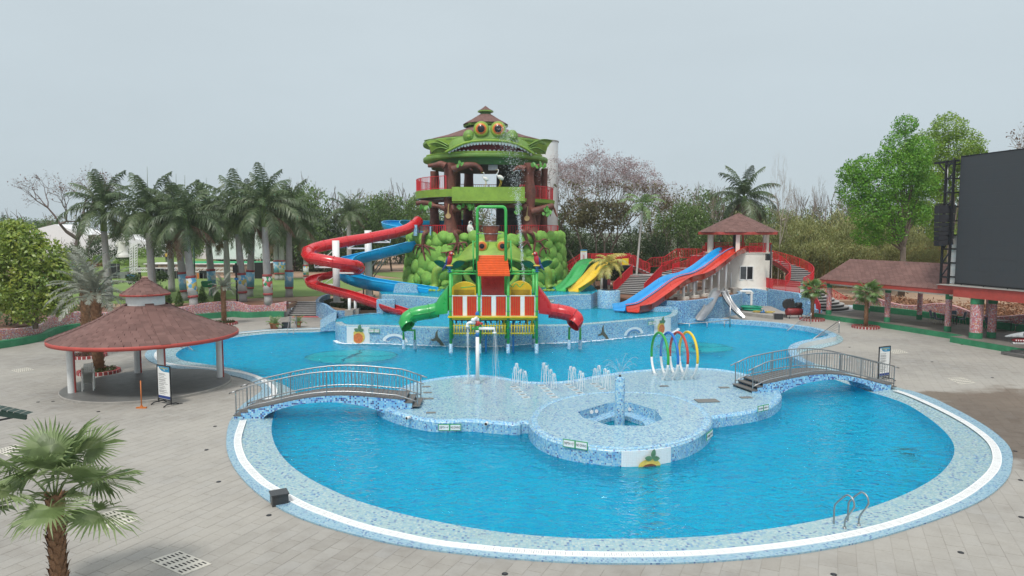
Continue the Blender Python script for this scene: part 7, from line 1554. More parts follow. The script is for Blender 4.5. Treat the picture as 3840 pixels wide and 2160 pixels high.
def scrmat():
    m, t, b = newmat('screen_grey'); tcn = N(t, 'ShaderNodeTexCoord'); n1 = noi(t, 3, 6, tcn.outputs['Object'], .8); n2 = noi(t, 60, 2, tcn.outputs['Object'])
    lk(t, colmix(t, (.040,.043,.048), (.060,.063,.068), mth(t, 'MULTIPLY_ADD', n2, .5, mth(t, 'MULTIPLY', n1, .5))), b.inputs['Base Color']); b.inputs['Roughness'].default_value = .55; return m
M_SCR = scrmat(); pm_ = MB().box((0,0,0),(.998,.10,.928)).mesh('screen_panel', M_SCR)
for i in range(15):
    for j in range(10): link('screen_panel', pm_, sc, (.5+i, .0, .47+j*.93))
MB().box((7.5,.16,4.65),(15,.1,9.3)).build('backing', M_BLACK, sc)
for z in (.0, 9.3): MB().bar((-.02,.0,z),(15,.0,z),.1).build('frame_rail', M_BLACK, sc)
for i in range(8): MB().bar((.5+i*1.9,.05,-.15),(.5+i*1.9,.05,.1),.06).build('screen_foot', M_BLACK, sc)
tr = thing('black_truss_tower', (32.55,52.0,4.13), math.atan2(-.98,.2), label='black ladder truss tower at the left edge of the big screen', cat='truss tower')
for x, y in ((-.40,0),(.30,0),(-.40,.7),(.30,.7)): MB().box((x,y,4.6),(.13,.13,9.2)).build('chord', M_BLACK, tr)
for k in range(9): MB().bar((-.40,0,.5+k*1.05),(.30,0,.5+k*1.05),.12).build('rung', M_BLACK, tr); MB().bar((-.40,.7,.5+k*1.05),(.30,.7,.5+k*1.05),.1).build('rung', M_BLACK, tr); MB().bar((-.40,0,.5+k*1.0),(-.40,.7,1.4+k*1.0),.08).build('brace', M_BLACK, tr)
MB().bar((-1.6,.1,9.1),(.6,.1,9.1),.16).build('arm', M_BLACK, tr); MB().bar((-.4,.1,8.2),(-1.2,.1,9.05),.08).build('arm_brace', M_BLACK, tr); MB().box((-.05,.75,1.8),(.5,.06,3.6)).build('white_board', M_WHITE, tr)
q = P(3541,845,52.3); la = thing('line_array_speaker', (q.x, 52.3, 0), R(-6), label='hanging stack of black line array loudspeakers beside the truss tower', cat='loudspeaker')
zq = [P(0,400+y/2.683,52.3).z for y in (988,1080,1165,1208,1252,1296,1338,1396)]
for i, (za, zb) in enumerate(zip(zq, zq[1:])): MB().box((0,0,(za+zb)/2),(1.15-.02*i,.75,(za-zb)*.93), M=Matrix.Rotation(-.02*i, 3, 'Y')).build('speaker_cabinet', mat('speaker_black', (.02,.02,.024), .6, .2), la)
MB().tube([(.1,0,zq[0]),(.05,0,P(0,615,52.3).z)], .03, 6).build('hoist_chain', M_STEELD, la); MB().box((0,0,zq[0]+.06),(1.0,.6,.08)).build('top_bumper', M_BLACK, la)
st_ = thing('stone_steps', (0,0,0), label='two dark stone steps up to the plinth beside the shark head', cat='steps')
for k, (s0_, t0_) in enumerate(((21.0,-3.1),(21.3,-2.65))): MB().box(pf(s0_,t0_,.11+.13*k),(3.2,.7,.17), math.atan2(a_.y,a_.x)-.09).build('step', M_TREAD, st_)
M_SHK = mat('grey_shark_paint', (.30,.32,.33), .5, .3, 1.5, dirt=(.08,.08,.09), dirtamt=.5); q = P(3768,1262,44.3)
sh = thing('shark_sculpture', (q.x, 44.3, q.z), R(-8), label='grey shark head sculpture with open toothed jaws at the right edge', cat='sculpture')
rows = []
for i in range(13):
    u = i/12; L_ = 4.2*u; rt = .04+.62*u**.65; rb = .04+.30*u**.8; row = []
    for k in range(20):
        a = 2*pi*k/20; zz_ = sin(a)*(rt if sin(a) > 0 else rb*(1-.75*math.exp(-((u-.14)/.10)**2))); row.append(Vector((L_, cos(a)*(.05+.55*u**.7), zz_+.12*u)))
    rows.append(row)
MB().grid(rows, True, True).build('upper_head', M_SHK, sh)
rows = []
for i in range(10):
    u = i/9; row = []
    for k in range(16): a = 2*pi*k/16; row.append(Vector((.45+2.2*u, cos(a)*(.10+.42*u**.6), -.42-.10*u*0+sin(a)*(.07+.15*u)+.1*u)))
    rows.append(row)
MB().grid(rows, True, True).build('lower_jaw', mat('shark_belly', (.62,.62,.62), .5, .15), sh); MB().sph((1.1,0,-.22),(.7,.32,.15),14,8).build('mouth', M_MOUTH, sh)
for i in range(9): MB().tube([(.55+.13*i,-.26-.012*i,-.16),(.55+.13*i,-.27-.012*i,-.28)], [.035,.004], 5).build('tooth', M_TOOTH, sh); MB().tube([(.6+.12*i,-.24-.012*i,-.40),(.6+.12*i,-.25-.012*i,-.31)], [.03,.004], 5).build('tooth', M_TOOTH, sh)
MB().sph((1.05,-.30,.24),(.13,.06,.10),12,8).build('eye', M_INK, sh)
for i in range(4): MB().tube([(1.7+.14*i,-.46,.40),(1.75+.14*i,-.50,.2),(1.72+.14*i,-.47,.0)], .018, 5).build('gill_line', M_BLACK, sh)
M_CHB = mat('blue_grey_cushion', (.09,.12,.16), .8, .15); M_CHF = mat('cream_chair_frame', (.42,.38,.28), .4)
def bchair():
    t = thing('banquet_chair', (0,0,0), label='x', cat='chair', group='banquet chairs in the pavilion')
    MB().box((0,0,.46),(.44,.44,.08)).build('seat', M_CHB, t); b = MB(); b.add([(-.2,.2,.55),(.2,.2,.55),(.22,.28,.9),(.12,.30,1.02),(-.12,.30,1.02),(-.22,.28,.9)]+[(x,y+.05,z) for x,y,z in [(-.2,.2,.55),(.2,.2,.55),(.22,.28,.9),(.12,.30,1.02),(-.12,.30,1.02),(-.22,.28,.9)]], [(0,1,2,3,4,5),(11,10,9,8,7,6)]+[(i,(i+1) % 6,6+(i+1) % 6,6+i) for i in range(6)], False); b.build('backrest', M_CHB, t)
    for x in (-.2,.2):
        MB().tube([(x,-.2,.43),(x*1.1,-.26,0)], .018, 6).build('leg', M_CHF, t); MB().tube([(x,.28,.9),(x,.2,.45),(x*1.1,.28,0)], .018, 6).build('leg', M_CHF, t)
    return t
def table(p, label):
    t = thing('square_table', p, R(-20), label=label, cat='table', group='square tables in the pavilion'); MB().box((0,0,.75),(1.1,1.1,.05)).build('table_top', mat('dark_table_top', (.09,.06,.045), .5), t)
    for x in (-.48,.48):
        for y in (-.48,.48): MB().box((x,y,.365),(.04,.04,.73)).build('leg', M_BLACK, t)
    return t
bc = bchair(); first = True
for (px, py, nm_, lst) in ((3555,1215,'left', ((-1.0,-.3,1.4),(-.7,.8,.6),(.95,-.2,-1.7),(.8,.7,-.9))), (3755,1238,'right', ((-1.0,-.2,1.5),(.8,.6,-.8),(.9,-.5,-1.9)))):
    c = G(px, py, .42); table(c, f'dark square table under the pavilion, the {nm_} of the two')
    for k, (dx, dy, rz) in enumerate(lst):
        o = bc if first else copy_tree(bc); first = False; o.location = c+Vector((dx,dy,0)); o.rotation_euler = (0,0,rz); o['label'] = f'blue grey banquet chair, {["front left","back left","front right","back right"][k if nm_ == "left" else [0,3,2][k]]} at the {nm_} pavilion table'
t = thing('small_red_roof_hut', P(3540,935,95), label='small hut roof with red fascia far behind the truss tower', cat='hut'); MB().box((0,0,.3),(4.5,4,.5)).build('fascia', M_REDF, t); MB().add([(-2.3,-2.1,.55),(2.3,-2.1,.55),(2.3,2.1,.55),(-2.3,2.1,.55),(0,0,1.6)], [(0,1,4),(1,2,4),(2,3,4),(3,0,4)], False).build('roof', M_SHIN, t)
for x in (-1.8,1.8): MB().box((x,-1.6,-2.3),(.4,.4,4.8)).build('column', M_MOSP, t, uv=True)
b = MB(); ml = mat('dry_leaf_litter', (.26,.13,.07), .9, .4, 3)
for _ in range(9000):
    px = random.choice(((38,56),(42,52),(47,60),(50,50),(36,66))); x, y = px[0]+random.gauss(0,3), px[1]+random.gauss(0,4); q = Vector((x,y,0))-O
    if q.dot(b_) < 7.2: continue
    r = math.exp(-((x-px[0])**2+(y-px[1])**2)/9)*.9; z = ZL+.05+r*random.random()
    u = Vector([random.gauss(0,1) for _ in range(3)]).normalized()*.22; v = u.cross(Vector([random.gauss(0,1) for _ in range(3)])).normalized()*.07; c = Vector((x,y,z)); b.add([c-u, c+v, c+u, c-v], [(0,1,2,3)], False)
tag(b.build('dry_branch_litter', ml), kind='stuff')
pth = smooth([(-38.5,43.5,0),(-37,45,0),(-35.4,48,0),(-35.1,51,0),(-36.2,54,0),(-36,56.5,0),(-34,58.5,0),(-31,61,0),(-28.7,63.5,0),(-26.5,65.5,0),(-24.8,64.8,0),(-23,65.6,0),(-21.4,65.4,0)], 5)
t = thing('pink_planter_wall', (0,0,0), label='long wavy pink mosaic planter wall with green bench base on the left', cat='wall'); of = offset_path(pth, -.45); bk_ = offset_path(pth, .45); zt7 = [1.25+.2*sin(i*.33) for i in range(len(pth))]
MB().grid([[Vector((p.x,p.y,0)) for p in of], [Vector((p.x,p.y,.5)) for p in of], [Vector((p.x,p.y,.5)) for p in pth]], False).build('green_bench', M_GREENW, t)
MB().grid([[Vector((p.x,p.y,.5)) for p in pth], [Vector((p.x,p.y,z)) for p, z in zip(pth, zt7)], [Vector((p.x,p.y,z+.05)) for p, z in zip(offset_path(pth,.2), zt7)], [Vector((p.x,p.y,z-.1)) for p, z in zip(bk_, zt7)], [Vector((p.x,p.y,.9)) for p in bk_]], False).build('mosaic_face', M_MOSP, t, uv=True)
t = thing('entrance_steps', (-19.9, 65.9, 0), label='dark grey steps rising from the terrace beside the pink wall', cat='stairs')
for i in range(7): MB().box((0,.42*i+.25,.157*(i+1)-.03),(3.1,.5,.06)).build('tread', M_TRD, t); MB().box((0,.42*i+.03,.157*(i+.5)-.02),(3.05,.03,.15)).build('riser', M_RIS, t)
MB().box((-1.75,.6,.6),(.4,1.0,1.2)).build('white_end_wall', M_WHITE, t); tag(MB().box((-19.4,65.1,.02),(2.6,.6,.02)).build('red_mat', M_RED), 'red mat at the bottom of the left steps', 'mat')
pathwall('sweeping_blue_wall', smooth([(-18.2,69.2,0),(-18.6,66.5,0),(-17.4,64.1,0),(-15.9,62.2,0),(-14.3,60.8,0),(-12.6,59.6,0)], 4), -.1, [1.75-.055*i+.12*sin(i*.9) for i in range(21)], -.3, M_MOSR, 'low sweeping blue mosaic wall beside the left steps')
M_TERR = mat('terracotta', (.40,.14,.06), .7, .15)
def leafmat(name, cs, sc=.5, tr=.3, gl=.04):
    m, t, b = newmat(name); t.nodes.remove(b); g = N(t, 'ShaderNodeNewGeometry'); oi = N(t, 'ShaderNodeObjectInfo'); out = t.nodes['Material Output']
    wn = N(t, 'ShaderNodeTexWhiteNoise'); vs = N(t, 'ShaderNodeVectorMath', operation='SNAP'); lk(t, g.outputs['Position'], vs.inputs[0]); vs.inputs[1].default_value = (.25,.25,.25); lk(t, vs.outputs[0], wn.inputs['Vector'])
    f = mth(t, 'ADD', mth(t, 'MULTIPLY', noi(t, sc, 4, g.outputs['Position']), .55), mth(t, 'ADD', mth(t, 'MULTIPLY', wn.outputs['Value'], .25), mth(t, 'MULTIPLY', oi.outputs['Random'], .22)))
    c = ramp(t, f, list(zip((.22, .5, .78), cs))); d = N(t, 'ShaderNodeBsdfDiffuse'); tl = N(t, 'ShaderNodeBsdfTranslucent'); gs = N(t, 'ShaderNodeBsdfGlossy'); gs.inputs['Roughness'].default_value = .45
    lk(t, c, d.inputs[0]); lk(t, c, tl.inputs[0]); m1 = N(t, 'ShaderNodeMixShader'); m1.inputs[0].default_value = tr; lk(t, d.outputs[0], m1.inputs[1]); lk(t, tl.outputs[0], m1.inputs[2])
    m2 = N(t, 'ShaderNodeMixShader'); m2.inputs[0].default_value = gl; lk(t, m1.outputs[0], m2.inputs[1]); lk(t, gs.outputs[0], m2.inputs[2]); lk(t, m2.outputs[0], out.inputs[0]); return m
L_ROY = leafmat('royal_palm_leaf', ((.045,.075,.034),(.095,.145,.06),(.19,.23,.12)), .8, .25, .05); L_FAN = leafmat('fan_palm_leaf', ((.08,.12,.045),(.18,.25,.09),(.31,.37,.18)), 2, .3, .04)
L_DATE = leafmat('silver_palm_leaf', ((.14,.16,.12),(.24,.26,.20),(.34,.35,.28)), 1.5, .2, .1); L_BRN = leafmat('dry_palm_leaf', ((.12,.07,.04),(.20,.13,.08),(.28,.20,.13)), 1, .2); L_YEL = leafmat('yellow_palm_leaf', ((.45,.36,.08),(.60,.50,.14),(.5,.5,.15)), 1, .35); L_BRI = leafmat('bright_palm_leaf', ((.06,.13,.03),(.13,.24,.05),(.22,.34,.09)), 1, .3, .1)
L_A = leafmat('mid_green_leaf', ((.05,.10,.022),(.11,.19,.04),(.20,.29,.075)), .25); L_B = leafmat('dark_green_leaf_mass', ((.03,.06,.018),(.065,.11,.032),(.12,.175,.05)), .25); L_C = leafmat('olive_leaf', ((.11,.11,.05),(.19,.18,.08),(.27,.25,.12)), .25)
L_G = leafmat('fresh_green_leaf', ((.02,.09,.008),(.105,.29,.015),(.25,.46,.045)), .35, .3); L_YG = leafmat('yellow_green_leaf', ((.09,.19,.015),(.21,.35,.035),(.36,.48,.08)), .35, .3); L_P = leafmat('pale_pink_blossom', ((.30,.22,.22),(.44,.34,.35),(.66,.55,.56)), .6, .3); L_BAM = leafmat('bamboo_leaf', ((.14,.17,.05),(.26,.28,.09),(.40,.38,.14)), .3, .35); L_MG = leafmat('variegated_leaf', ((.10,.17,.02),(.28,.38,.06),(.62,.58,.10)), 1.3, .35, .06)
M_PTR = mat('grey_palm_trunk', (.40,.39,.38), .8, .15, .5, bmp=.5, bscale=3, dirt=(.16,.15,.14)); M_BRK = mat('brown_bark', (.13,.10,.075), .9, .3, 2, bmp=.6, bscale=10); M_PALB = mat('pale_bark', (.26,.21,.17), .9, .3, 1.5, bmp=.5, bscale=8); M_SHAFT = mat('green_crownshaft', (.12,.20,.05), .5, .25, .8); M_PBOOT = mat('palm_boot_brown', (.30,.16,.085), .9, .35, 4, bmp=.8, bscale=14, dirt=(.09,.05,.03))
def frond(L, e0, bend, n, ll, w, droop, m, seed, fwd=.5, vee=.0):
    r = random.Random(seed); b = MB(); p = Vector((0,0,0)); pts = [p]; an = e0; st = L/16
    for i in range(16): an = e0-bend*((i+1)/16)**1.3; p = p+Vector((cos(an), 0, sin(an)))*st; pts.append(p)
    b.tube(pts, [.05*L/4*(1-.8*i/16) for i in range(17)], 4, caps=False)
    for i in range(n):
        u = .14+.86*i/(n-1); k = min(15, int(u*16)); q = pts[k].lerp(pts[k+1], u*16-k); tn = (pts[k+1]-pts[k]).normalized(); nn = Vector((0,1,0)).cross(tn)
        l_ = ll*(sin(pi*min(.96, .18+.78*u))**.6)*r.uniform(.8,1.15)
        for s_ in (-1, 1):
            d = (Vector((0,s_,0))+tn*fwd*r.uniform(.6,1.5)-nn*(vee if 0 else r.uniform(-.3,.25)-vee)).normalized(); m1 = q+d*l_*.5-Vector((0,0,l_*droop*.18)); e = q+d*l_*.93-Vector((0,0,l_*droop*r.uniform(.6,1.15))); wv = tn*w*.5
            b.add([q-wv*.7, q+wv*.7, m1+wv, m1-wv, e], [(0,1,2,3),(3,2,4)], False)
    return b.mesh('frond', m)
def crownset(m, L, n, ll, w, nv, erange, bendr, droop, fwd=.5): return [frond(L*random.uniform(.9,1.08), lerp(*erange, i/(nv-1)), lerp(*bendr, i/(nv-1)), n, ll, w, droop, m, i, fwd) for i in range(nv)]
RF = crownset(L_ROY, 4.3, 50, 1.0, .08, 7, (1.5, -.15), (1.0, 1.75), .7); RFB = crownset(L_BRN, 3.3, 34, .8, .09, 3, (-.2,-.8), (1.0,.9), .9)
DF = crownset(L_DATE, 2.6, 40, .50, .05, 5, (1.45,.1), (.9,1.2), .15, .9); SF = crownset(L_BRI, 2.2, 26, .6, .07, 4, (1.2,0), (1.5,1.5), .5); YF_ = crownset(L_YEL, 1.75, 34, .52, .06, 4, (1.2,-.1), (1.6,1.6), .5); PF = crownset(L_BRI, .8, 14, .25, .04, 3, (1.3,.5), (1.0,1.3), .3)
def crown(par, z, S, n, sc=1, x=0, y=0, rnd_=None):
    nv = len(S)
    for i in range(n): k = min(nv-1, int(nv*(i/n)**.85)); link('frond', S[k], par, (x,y,z-.12*i/n*sc), (random.uniform(-.1,.1), 0, i*2.399+random.uniform(-.25,.25)), sc*random.uniform(.88,1.1))
def palm(name, base, ztop, r, S, nf, label, group, sc=1, lean=(0,0), m=None, shaft=1.5, band=None, dry=0, bulge=.25, spear=True):
    m = m or M_PTR; t = thing(name, base, label=label, cat='palm tree', group=group); H = ztop-base.z; n = 14; b = MB(); rows = []
    cx = lambda u: (lean[0]*u**1.2, lean[1]*u)
    b.tube([(cx(i/n)[0], cx(i/n)[1], H*i/n) for i in range(n+1)], [r*(1+.35*math.exp(-i*1.1)+bulge*sin(pi*min(1, i/n*1.1))*.6-.18*(i/n)) for i in range(n+1)], 14); b.build('trunk', m, t)
    X, Y_ = cx(1); k = 0
    if m == M_PTR:
        for i in range(1, int(H/.42)): u = i*.42/H; x_, y_ = cx(u); rr = r*(1+.35*math.exp(-u*n*1.1)+bulge*sin(pi*min(1, u*1.1))*.6-.18*u); b = MB().lathe([(rr*.99,-.02),(rr*1.025,0),(rr*.99,.03)], c=(x_,y_,u*H), n=12); b.build('leaf_scar_ring', m, t)
    if shaft: MB().tube([(X,Y_,H-.02),(X,Y_,H+shaft*.5),(X,Y_,H+shaft)], [r*.95,r*.85,r*.4], 12).build('crownshaft', M_SHAFT, t)
    if band:
        for za, zb, mm in band: u = za/H; x_, y_ = cx(u); rr = r*1.30+.02; MB().tube([(cx(za/H)[0],cx(za/H)[1],za),(cx(zb/H)[0],cx(zb/H)[1],zb)], [rr,rr*.985], 16).build('painted_band', mm, t)
    crown(t, H+shaft*.8, S, nf, sc, X, Y_)
    for i in range(dry): link('dry_frond', RFB[i % 3], t, (X,Y_,H+shaft*.5), (0,0,i*2.1+.4), sc)
    if spear: MB().tube([(X,Y_,H+shaft),(X+.12,Y_,H+shaft+3.4*sc)], [.05,.012], 5).build('spear_leaf', L_ROY, t)
    return t
def bandmat(nm, c1, c2, c3):
    m, t, b = newmat(nm); tcn = N(t, 'ShaderNodeTexCoord'); v = N(t, 'ShaderNodeTexVoronoi'); v.inputs['Scale'].default_value = 3.2; lk(t, tcn.outputs['Object'], v.inputs['Vector']); sp_ = N(t, 'ShaderNodeSeparateColor'); lk(t, v.outputs['Color'], sp_.inputs[0])
    lk(t, ramp(t, sp_.outputs[0], [(0, c1), (.5, c2), (.78, c3)], 'CONSTANT'), b.inputs['Base Color']); b.inputs['Roughness'].default_value = .6; return m
PB = [bandmat('painted_picture_blue', (.18,.42,.60), (.22,.48,.66), (.55,.6,.6)), bandmat('painted_picture_white', (.6,.62,.6), (.10,.36,.60), (.5,.42,.12)), bandmat('painted_picture_green', (.6,.6,.56), (.02,.25,.10), (.5,.08,.08))]; M_BR = mat('painted_band_red', (.36,.07,.07), .6, .2)
def bset(i, lo=.9, hi=2.9): return [(lo, lo+.22, M_BR), (lo+.22, hi-.22, PB[i % 3]), (hi-.22, hi, M_BR)]
def gbase(px, Y, z=ZL): return Vector(((px-1920)/2600*Y, Y, z))
RP = [(403,69,395,885,None,'far left royal palm behind the silver palm'), (569,67,562,890,None,'royal palm behind the gazebo roof peak'), (690,69.5,668,899,0,'leaning royal palm with plain blue painted base'), (721,63.5,700,905,1,'royal palm with blue and white squares painted on its base'), (794,75,780,885,0,'royal palm with faded blue base behind the small silver palm'), (907,68,895,895,1,'royal palm with yellow and blue painted base behind the black lamp post'),
 (931,73.5,950,888,0,'royal palm leaning right with blue painted figure'), (1002,65.9,996,868,2,'royal palm with green striped painted base in the pink planter'), (1040,99,1033,905,0,'distant royal palm with dark painted band'), (1057,99,1055,857,1,'distant royal palm with painted palm picture'), (1081,73.5,1087,887,0,'rightmost royal palm of the near row with blue painted base')]
for i, (px, Y, tx, ty, bnd, lab) in enumerate(RP):
    bs = gbase(px, Y); zt_ = CAMZ+(870-ty+18)*Y/2600; far = Y > 90
    palm('royal_palm', bs, zt_, .33 if not far else .36, RF, 21, lab, 'royal palms on the left', sc=random.uniform(.98,1.14), shaft=random.uniform(2.0,2.9), lean=((tx-px)*Y/2600, 0), band=bset(bnd) if bnd is not None else None, dry=(3 if i in (3,2) else 1) if not far else 3)
palm('royal_palm', gbase(1310,112), 8+(870-827)*112/2600, .36, RF, 18, 'lone royal palm between the palm row and the spiral slide', 'royal palms on the left', sc=.95, dry=1)
palm('royal_palm', gbase(1146,100), 8+(870-905)*100/2600, .3, RF, 15, 'short royal palm with brown fronds left of the red slide', 'royal palms on the left', sc=.85, dry=5, band=bset(1, .5, 2.2))
palm('royal_palm', gbase(640,80), 8+(870-880)*80/2600, .33, RF, 18, 'royal palm standing behind the middle of the palm row', 'royal palms on the left', sc=1.05)
palm('royal_palm', gbase(850,82), 8+(870-900)*82/2600, .33, RF, 18, 'royal palm half hidden behind the black lamp post', 'royal palms on the left', sc=1.05, dry=2)
palm('royal_palm', gbase(2785,98,ZR), 8+(870-775)*98/2600, .40, RF, 20, 'tall royal palm behind the white hut roof', 'royal palms on the left', sc=1.3, dry=4)
bpy.data.objects[[o.name for o in COL.objects if o.name.startswith('royal_palm')][-1]]
palm('areca_palm', gbase(2385,74.3,ZR), 8+(870-790)*74/2600, .12, SF, 12, 'slim tall palm with ringed white trunk in front of the red stairs', None, sc=1.2, lean=(.6,0), m=mat('pale_ringed_trunk', (.48,.46,.43), .7, .15, 6, bmp=.5), shaft=.8, bulge=0, spear=False)
palm('yellow_palm', Vector((PD.x, 62.2, 2.75)), 5.0, .10, YF_, 16, 'small yellow leaved palm in the round blue planter', None, m=M_PALB, shaft=.3, bulge=0, spear=False, band=[(.5,1.1,M_BR),(1.1,1.6,M_WHITE)])
def boots(t, H, r, n, m=M_PBOOT, sc=1):
    bm_ = MB().add([(-.07,0,0),(.07,0,0),(.05,-.05,.16),(-.05,-.05,.16),(0,-.11,.22),(0,.0,.05)], [(0,1,2,3),(3,2,4),(0,3,5),(1,5,2)], False).mesh('leaf_boot', m)
    for i in range(n): a = i*2.399; z = H*(i+.5)/n; o = link('leaf_boot', bm_, t, (r*sin(a), -r*cos(a), z), (random.uniform(-.1,.1),0,a+random.uniform(-.15,.15)), sc*random.uniform(.9,1.25))
def fanleaf(m, R_, nseg, seed):
    r = random.Random(seed); b = MB()
    for i in range(nseg):
        a = R(-140)+R(280)*i/(nseg-1); L = R_*(1-.25*abs(a)/2.6)*r.uniform(.88,1.08); d = Vector((cos(a), sin(a), 0)); s_ = Vector((-sin(a), cos(a), 0)); w_ = R_*.036; u = .36
        z1 = .10*R_*abs(sin(a))*0; k = Vector((0,0,-1)); p1 = d*L*u+k*.02*R_; b.add([Vector((0,0,0)), p1+s_*w_, p1-s_*w_+Vector((0,0,.03*R_)), d*L*.78+k*R_*r.uniform(.02,.09)+s_*w_*.5, d*L*.78+k*R_*r.uniform(.02,.09)-s_*w_*.5, d*L*1.02+k*R_*r.uniform(.06,.26)], [(0,1,2),(1,3,4,2),(3,5,4)], False)
    return b.mesh('fan_leaf', m)
FLV = [fanleaf(L_FAN, .88, 44, s_) for s_ in range(4)]; FLB = [fanleaf(L_BRI, .74, 40, s_+9) for s_ in range(3)]
def fanpalm(base, H, r, n, label, sc=1, V=FLV, pet=1.0, group='fan palms on the terrace', nb=60, low=-.75):
    t = thing('fan_palm', base, label=label, cat='palm tree', group=group); MB().tube([(0,0,-.05),(0,0,H*.5),(0,0,H)], [r*1.1,r,r*.95], 14).build('trunk', M_PBOOT, t); boots(t, H, r*.93, nb, sc=.85*r/.16)
    for i in range(n):
        u = i/n; el = lerp(1.35, low, u**.9); a = i*2.399+random.uniform(-.2,.2); d = Vector((cos(a)*cos(el), sin(a)*cos(el), sin(el))); pl_ = pet*sc*random.uniform(.85,1.1); e = Vector((0,0,H))+d*pl_+Vector((0,0,-.12*pl_)); MB().tube([(0,0,H-.1), Vector((0,0,H))+d*pl_*.5, e], [.02,.014,.01], 4).build('petiole', L_FAN, t)
        o = link('fan_leaf', V[i % len(V)], t, e, None, sc*random.uniform(.85,1.15)); o.rotation_euler = Matrix.Rotation(a, 3, 'Z').to_4x4().to_euler(); q = Matrix.Rotation(a, 3, 'Z') @ Matrix.Rotation(-el+.28+random.uniform(-.15,.2), 3, 'Y') @ Matrix.Rotation(random.uniform(-.35,.35), 3, 'X'); o.rotation_euler = q.to_euler()
    return t
FP = Vector((-9.5,14.0,0)); fanpalm(FP, 2.52, .155, 15, 'fan palm with brown scaly trunk nearest the camera at bottom left', 1.05, pet=1.05, nb=130, low=-.22)
def ring(c, r, label, n=26, flowers=False):
    t = thing('brick_planter_ring', (c.x,c.y,0), label=label, cat='planter', group='round red and white planter rings'); m1 = MB().box((0,0,.09),(2*pi*r/n*.80,.18,.18)).mesh('brick', mat('planter_red', (.30,.05,.05), .7, .2, 8)); m2 = MB().box((0,0,.08),(2*pi*r/n*.24,.16,.17)).mesh('white_joint', M_WHITE)
    for i in range(n): a = 2*pi*i/n; link('brick', m1, t, (r*cos(a), r*sin(a), 0), (0,0,a+pi/2)); link('white_joint', m2, t, (r*cos(a+pi/n), r*sin(a+pi/n), 0), (0,0,a+pi/n+pi/2))
    MB().lathe([(r-.05,.10),(.01,.14)], n=20, smooth=False).build('soil', M_SOIL, t)
    if flowers:
        b = MB()
        for _ in range(500): a, q = random.uniform(0,6.28), (r-.12)*random.random()**.5; c_ = Vector((q*cos(a), q*sin(a), .14+.18*random.random())); u = Vector([random.gauss(0,1) for _ in range(3)]).normalized()*.07; v = u.cross(Vector((.3,.2,1))).normalized()*.04; b.add([c_-u,c_+v,c_+u,c_-v], [(0,1,2,3)], False)
        b.build('bedding_plants', leafmat('purple_bedding' if 'purple_bedding' not in bpy.data.materials else 'purple_bedding2', ((.04,.07,.02),(.08,.10,.03),(.25,.10,.14)), 4), t, kind='stuff')
for c, H, lab, lr in ((G(3246,1229.6), 2.85, 'small fan palm nearer the pavilion steps', 'planter ring of the palm in front of the pavilion'), (G(3045,1201), 2.75, 'small fan palm beside the curved steps and slanting rail', 'planter ring beside the curved blue steps')):
    fanpalm(c+Vector((0,0,.1)), H, .15, 20, lab, 1.0, FLB, .75, nb=50, low=-.8); ring(c, .98, lr)
for c, H, lab, lr, sc in ((G(371,1398), 4.4, 'silver date palm with thick trunk standing behind the gazebo', 'flower filled planter ring behind the left of the gazebo', 1.05), (G(329,1338), 4.3, 'farther silver date palm behind the gazebo', 'farther planter ring half hidden by the gazebo roof', .95), (G(841,1216), 3.1, 'small silver date palm standing by the pink wall', 'planter ring in front of the pink wall', .55)):
    t = thing('date_palm', c+Vector((0,0,.1)), label=lab, cat='palm tree', group='silver date palms'); r_ = .26 if sc > .6 else .16; MB().tube([(0,0,0),(0,0,H*.5),(0,0,H)], [r_*1.1,r_,r_*1.05], 14).build('trunk', M_PBOOT, t); boots(t, H, r_*.93, 90, sc=1.3); crown(t, H, DF, 30, sc)
    ring(c, 1.0, lr, flowers=True)
for px, py, lab in ((1023,1232,'left potted palm beside the far handrail'), (1034,1235,'front potted palm beside the far handrail'), (1119,1227,'potted palm right of the far handrail')):
    t = thing('potted_palm', G(px, py), label=lab, cat='potted plant', group='potted palms at the far pool edge'); MB().lathe([(.17,0),(.25,.42),(.29,.42),(.29,.48),(.24,.48),(.01,.44)], n=16).build('pot', M_TERR, t); crown(t, .45, PF, 12, 1.0)
def crownmesh(name, blobs, n, size, m, seed=1, asp=.55):
    r = random.Random(seed); b = MB(); tot = sum(q[3]**2 for q in blobs)
    for x, y, z, R0, *ex in blobs:
        ez_ = ex[0] if ex else 1
        for _ in range(int(n*R0*R0/tot)):
            d = Vector((r.gauss(0,1), r.gauss(0,1), r.gauss(0,1))).normalized(); k = R0*(.55+.5*r.random()**.6)*(1+.35*noise.noise(d*2.3+Vector((x,y,z)))); c = Vector((x+d.x*k, y+d.y*k, z+d.z*k*ez_))
            nn = (d*.7+Vector((r.gauss(0,1), r.gauss(0,1), r.gauss(0,1)+.6))).normalized(); u = nn.cross(Vector((r.gauss(0,1), r.gauss(0,1), r.gauss(0,1)))).normalized()*size*r.uniform(.6,1.3); v = nn.cross(u)*asp; b.add([c-u, c+v*.9-u*.1, c+u, c-v*.9-u*.1], [(0,1,2,3)], False)
    return b.mesh(name, m)
def rblobs(n, seed, hh=1.0, low=.15):
    r = random.Random(seed); o = []
    for _ in range(n):
        z = low+r.random()*(hh-.3-low); q = .85*math.sqrt(max(.05, 1-((z-.35)/.75)**2)); a = r.uniform(0,6.28); k = q*r.random()**.5; o.append((k*cos(a), k*sin(a), z*1.7, r.uniform(.27,.42), 1.15))
    return o
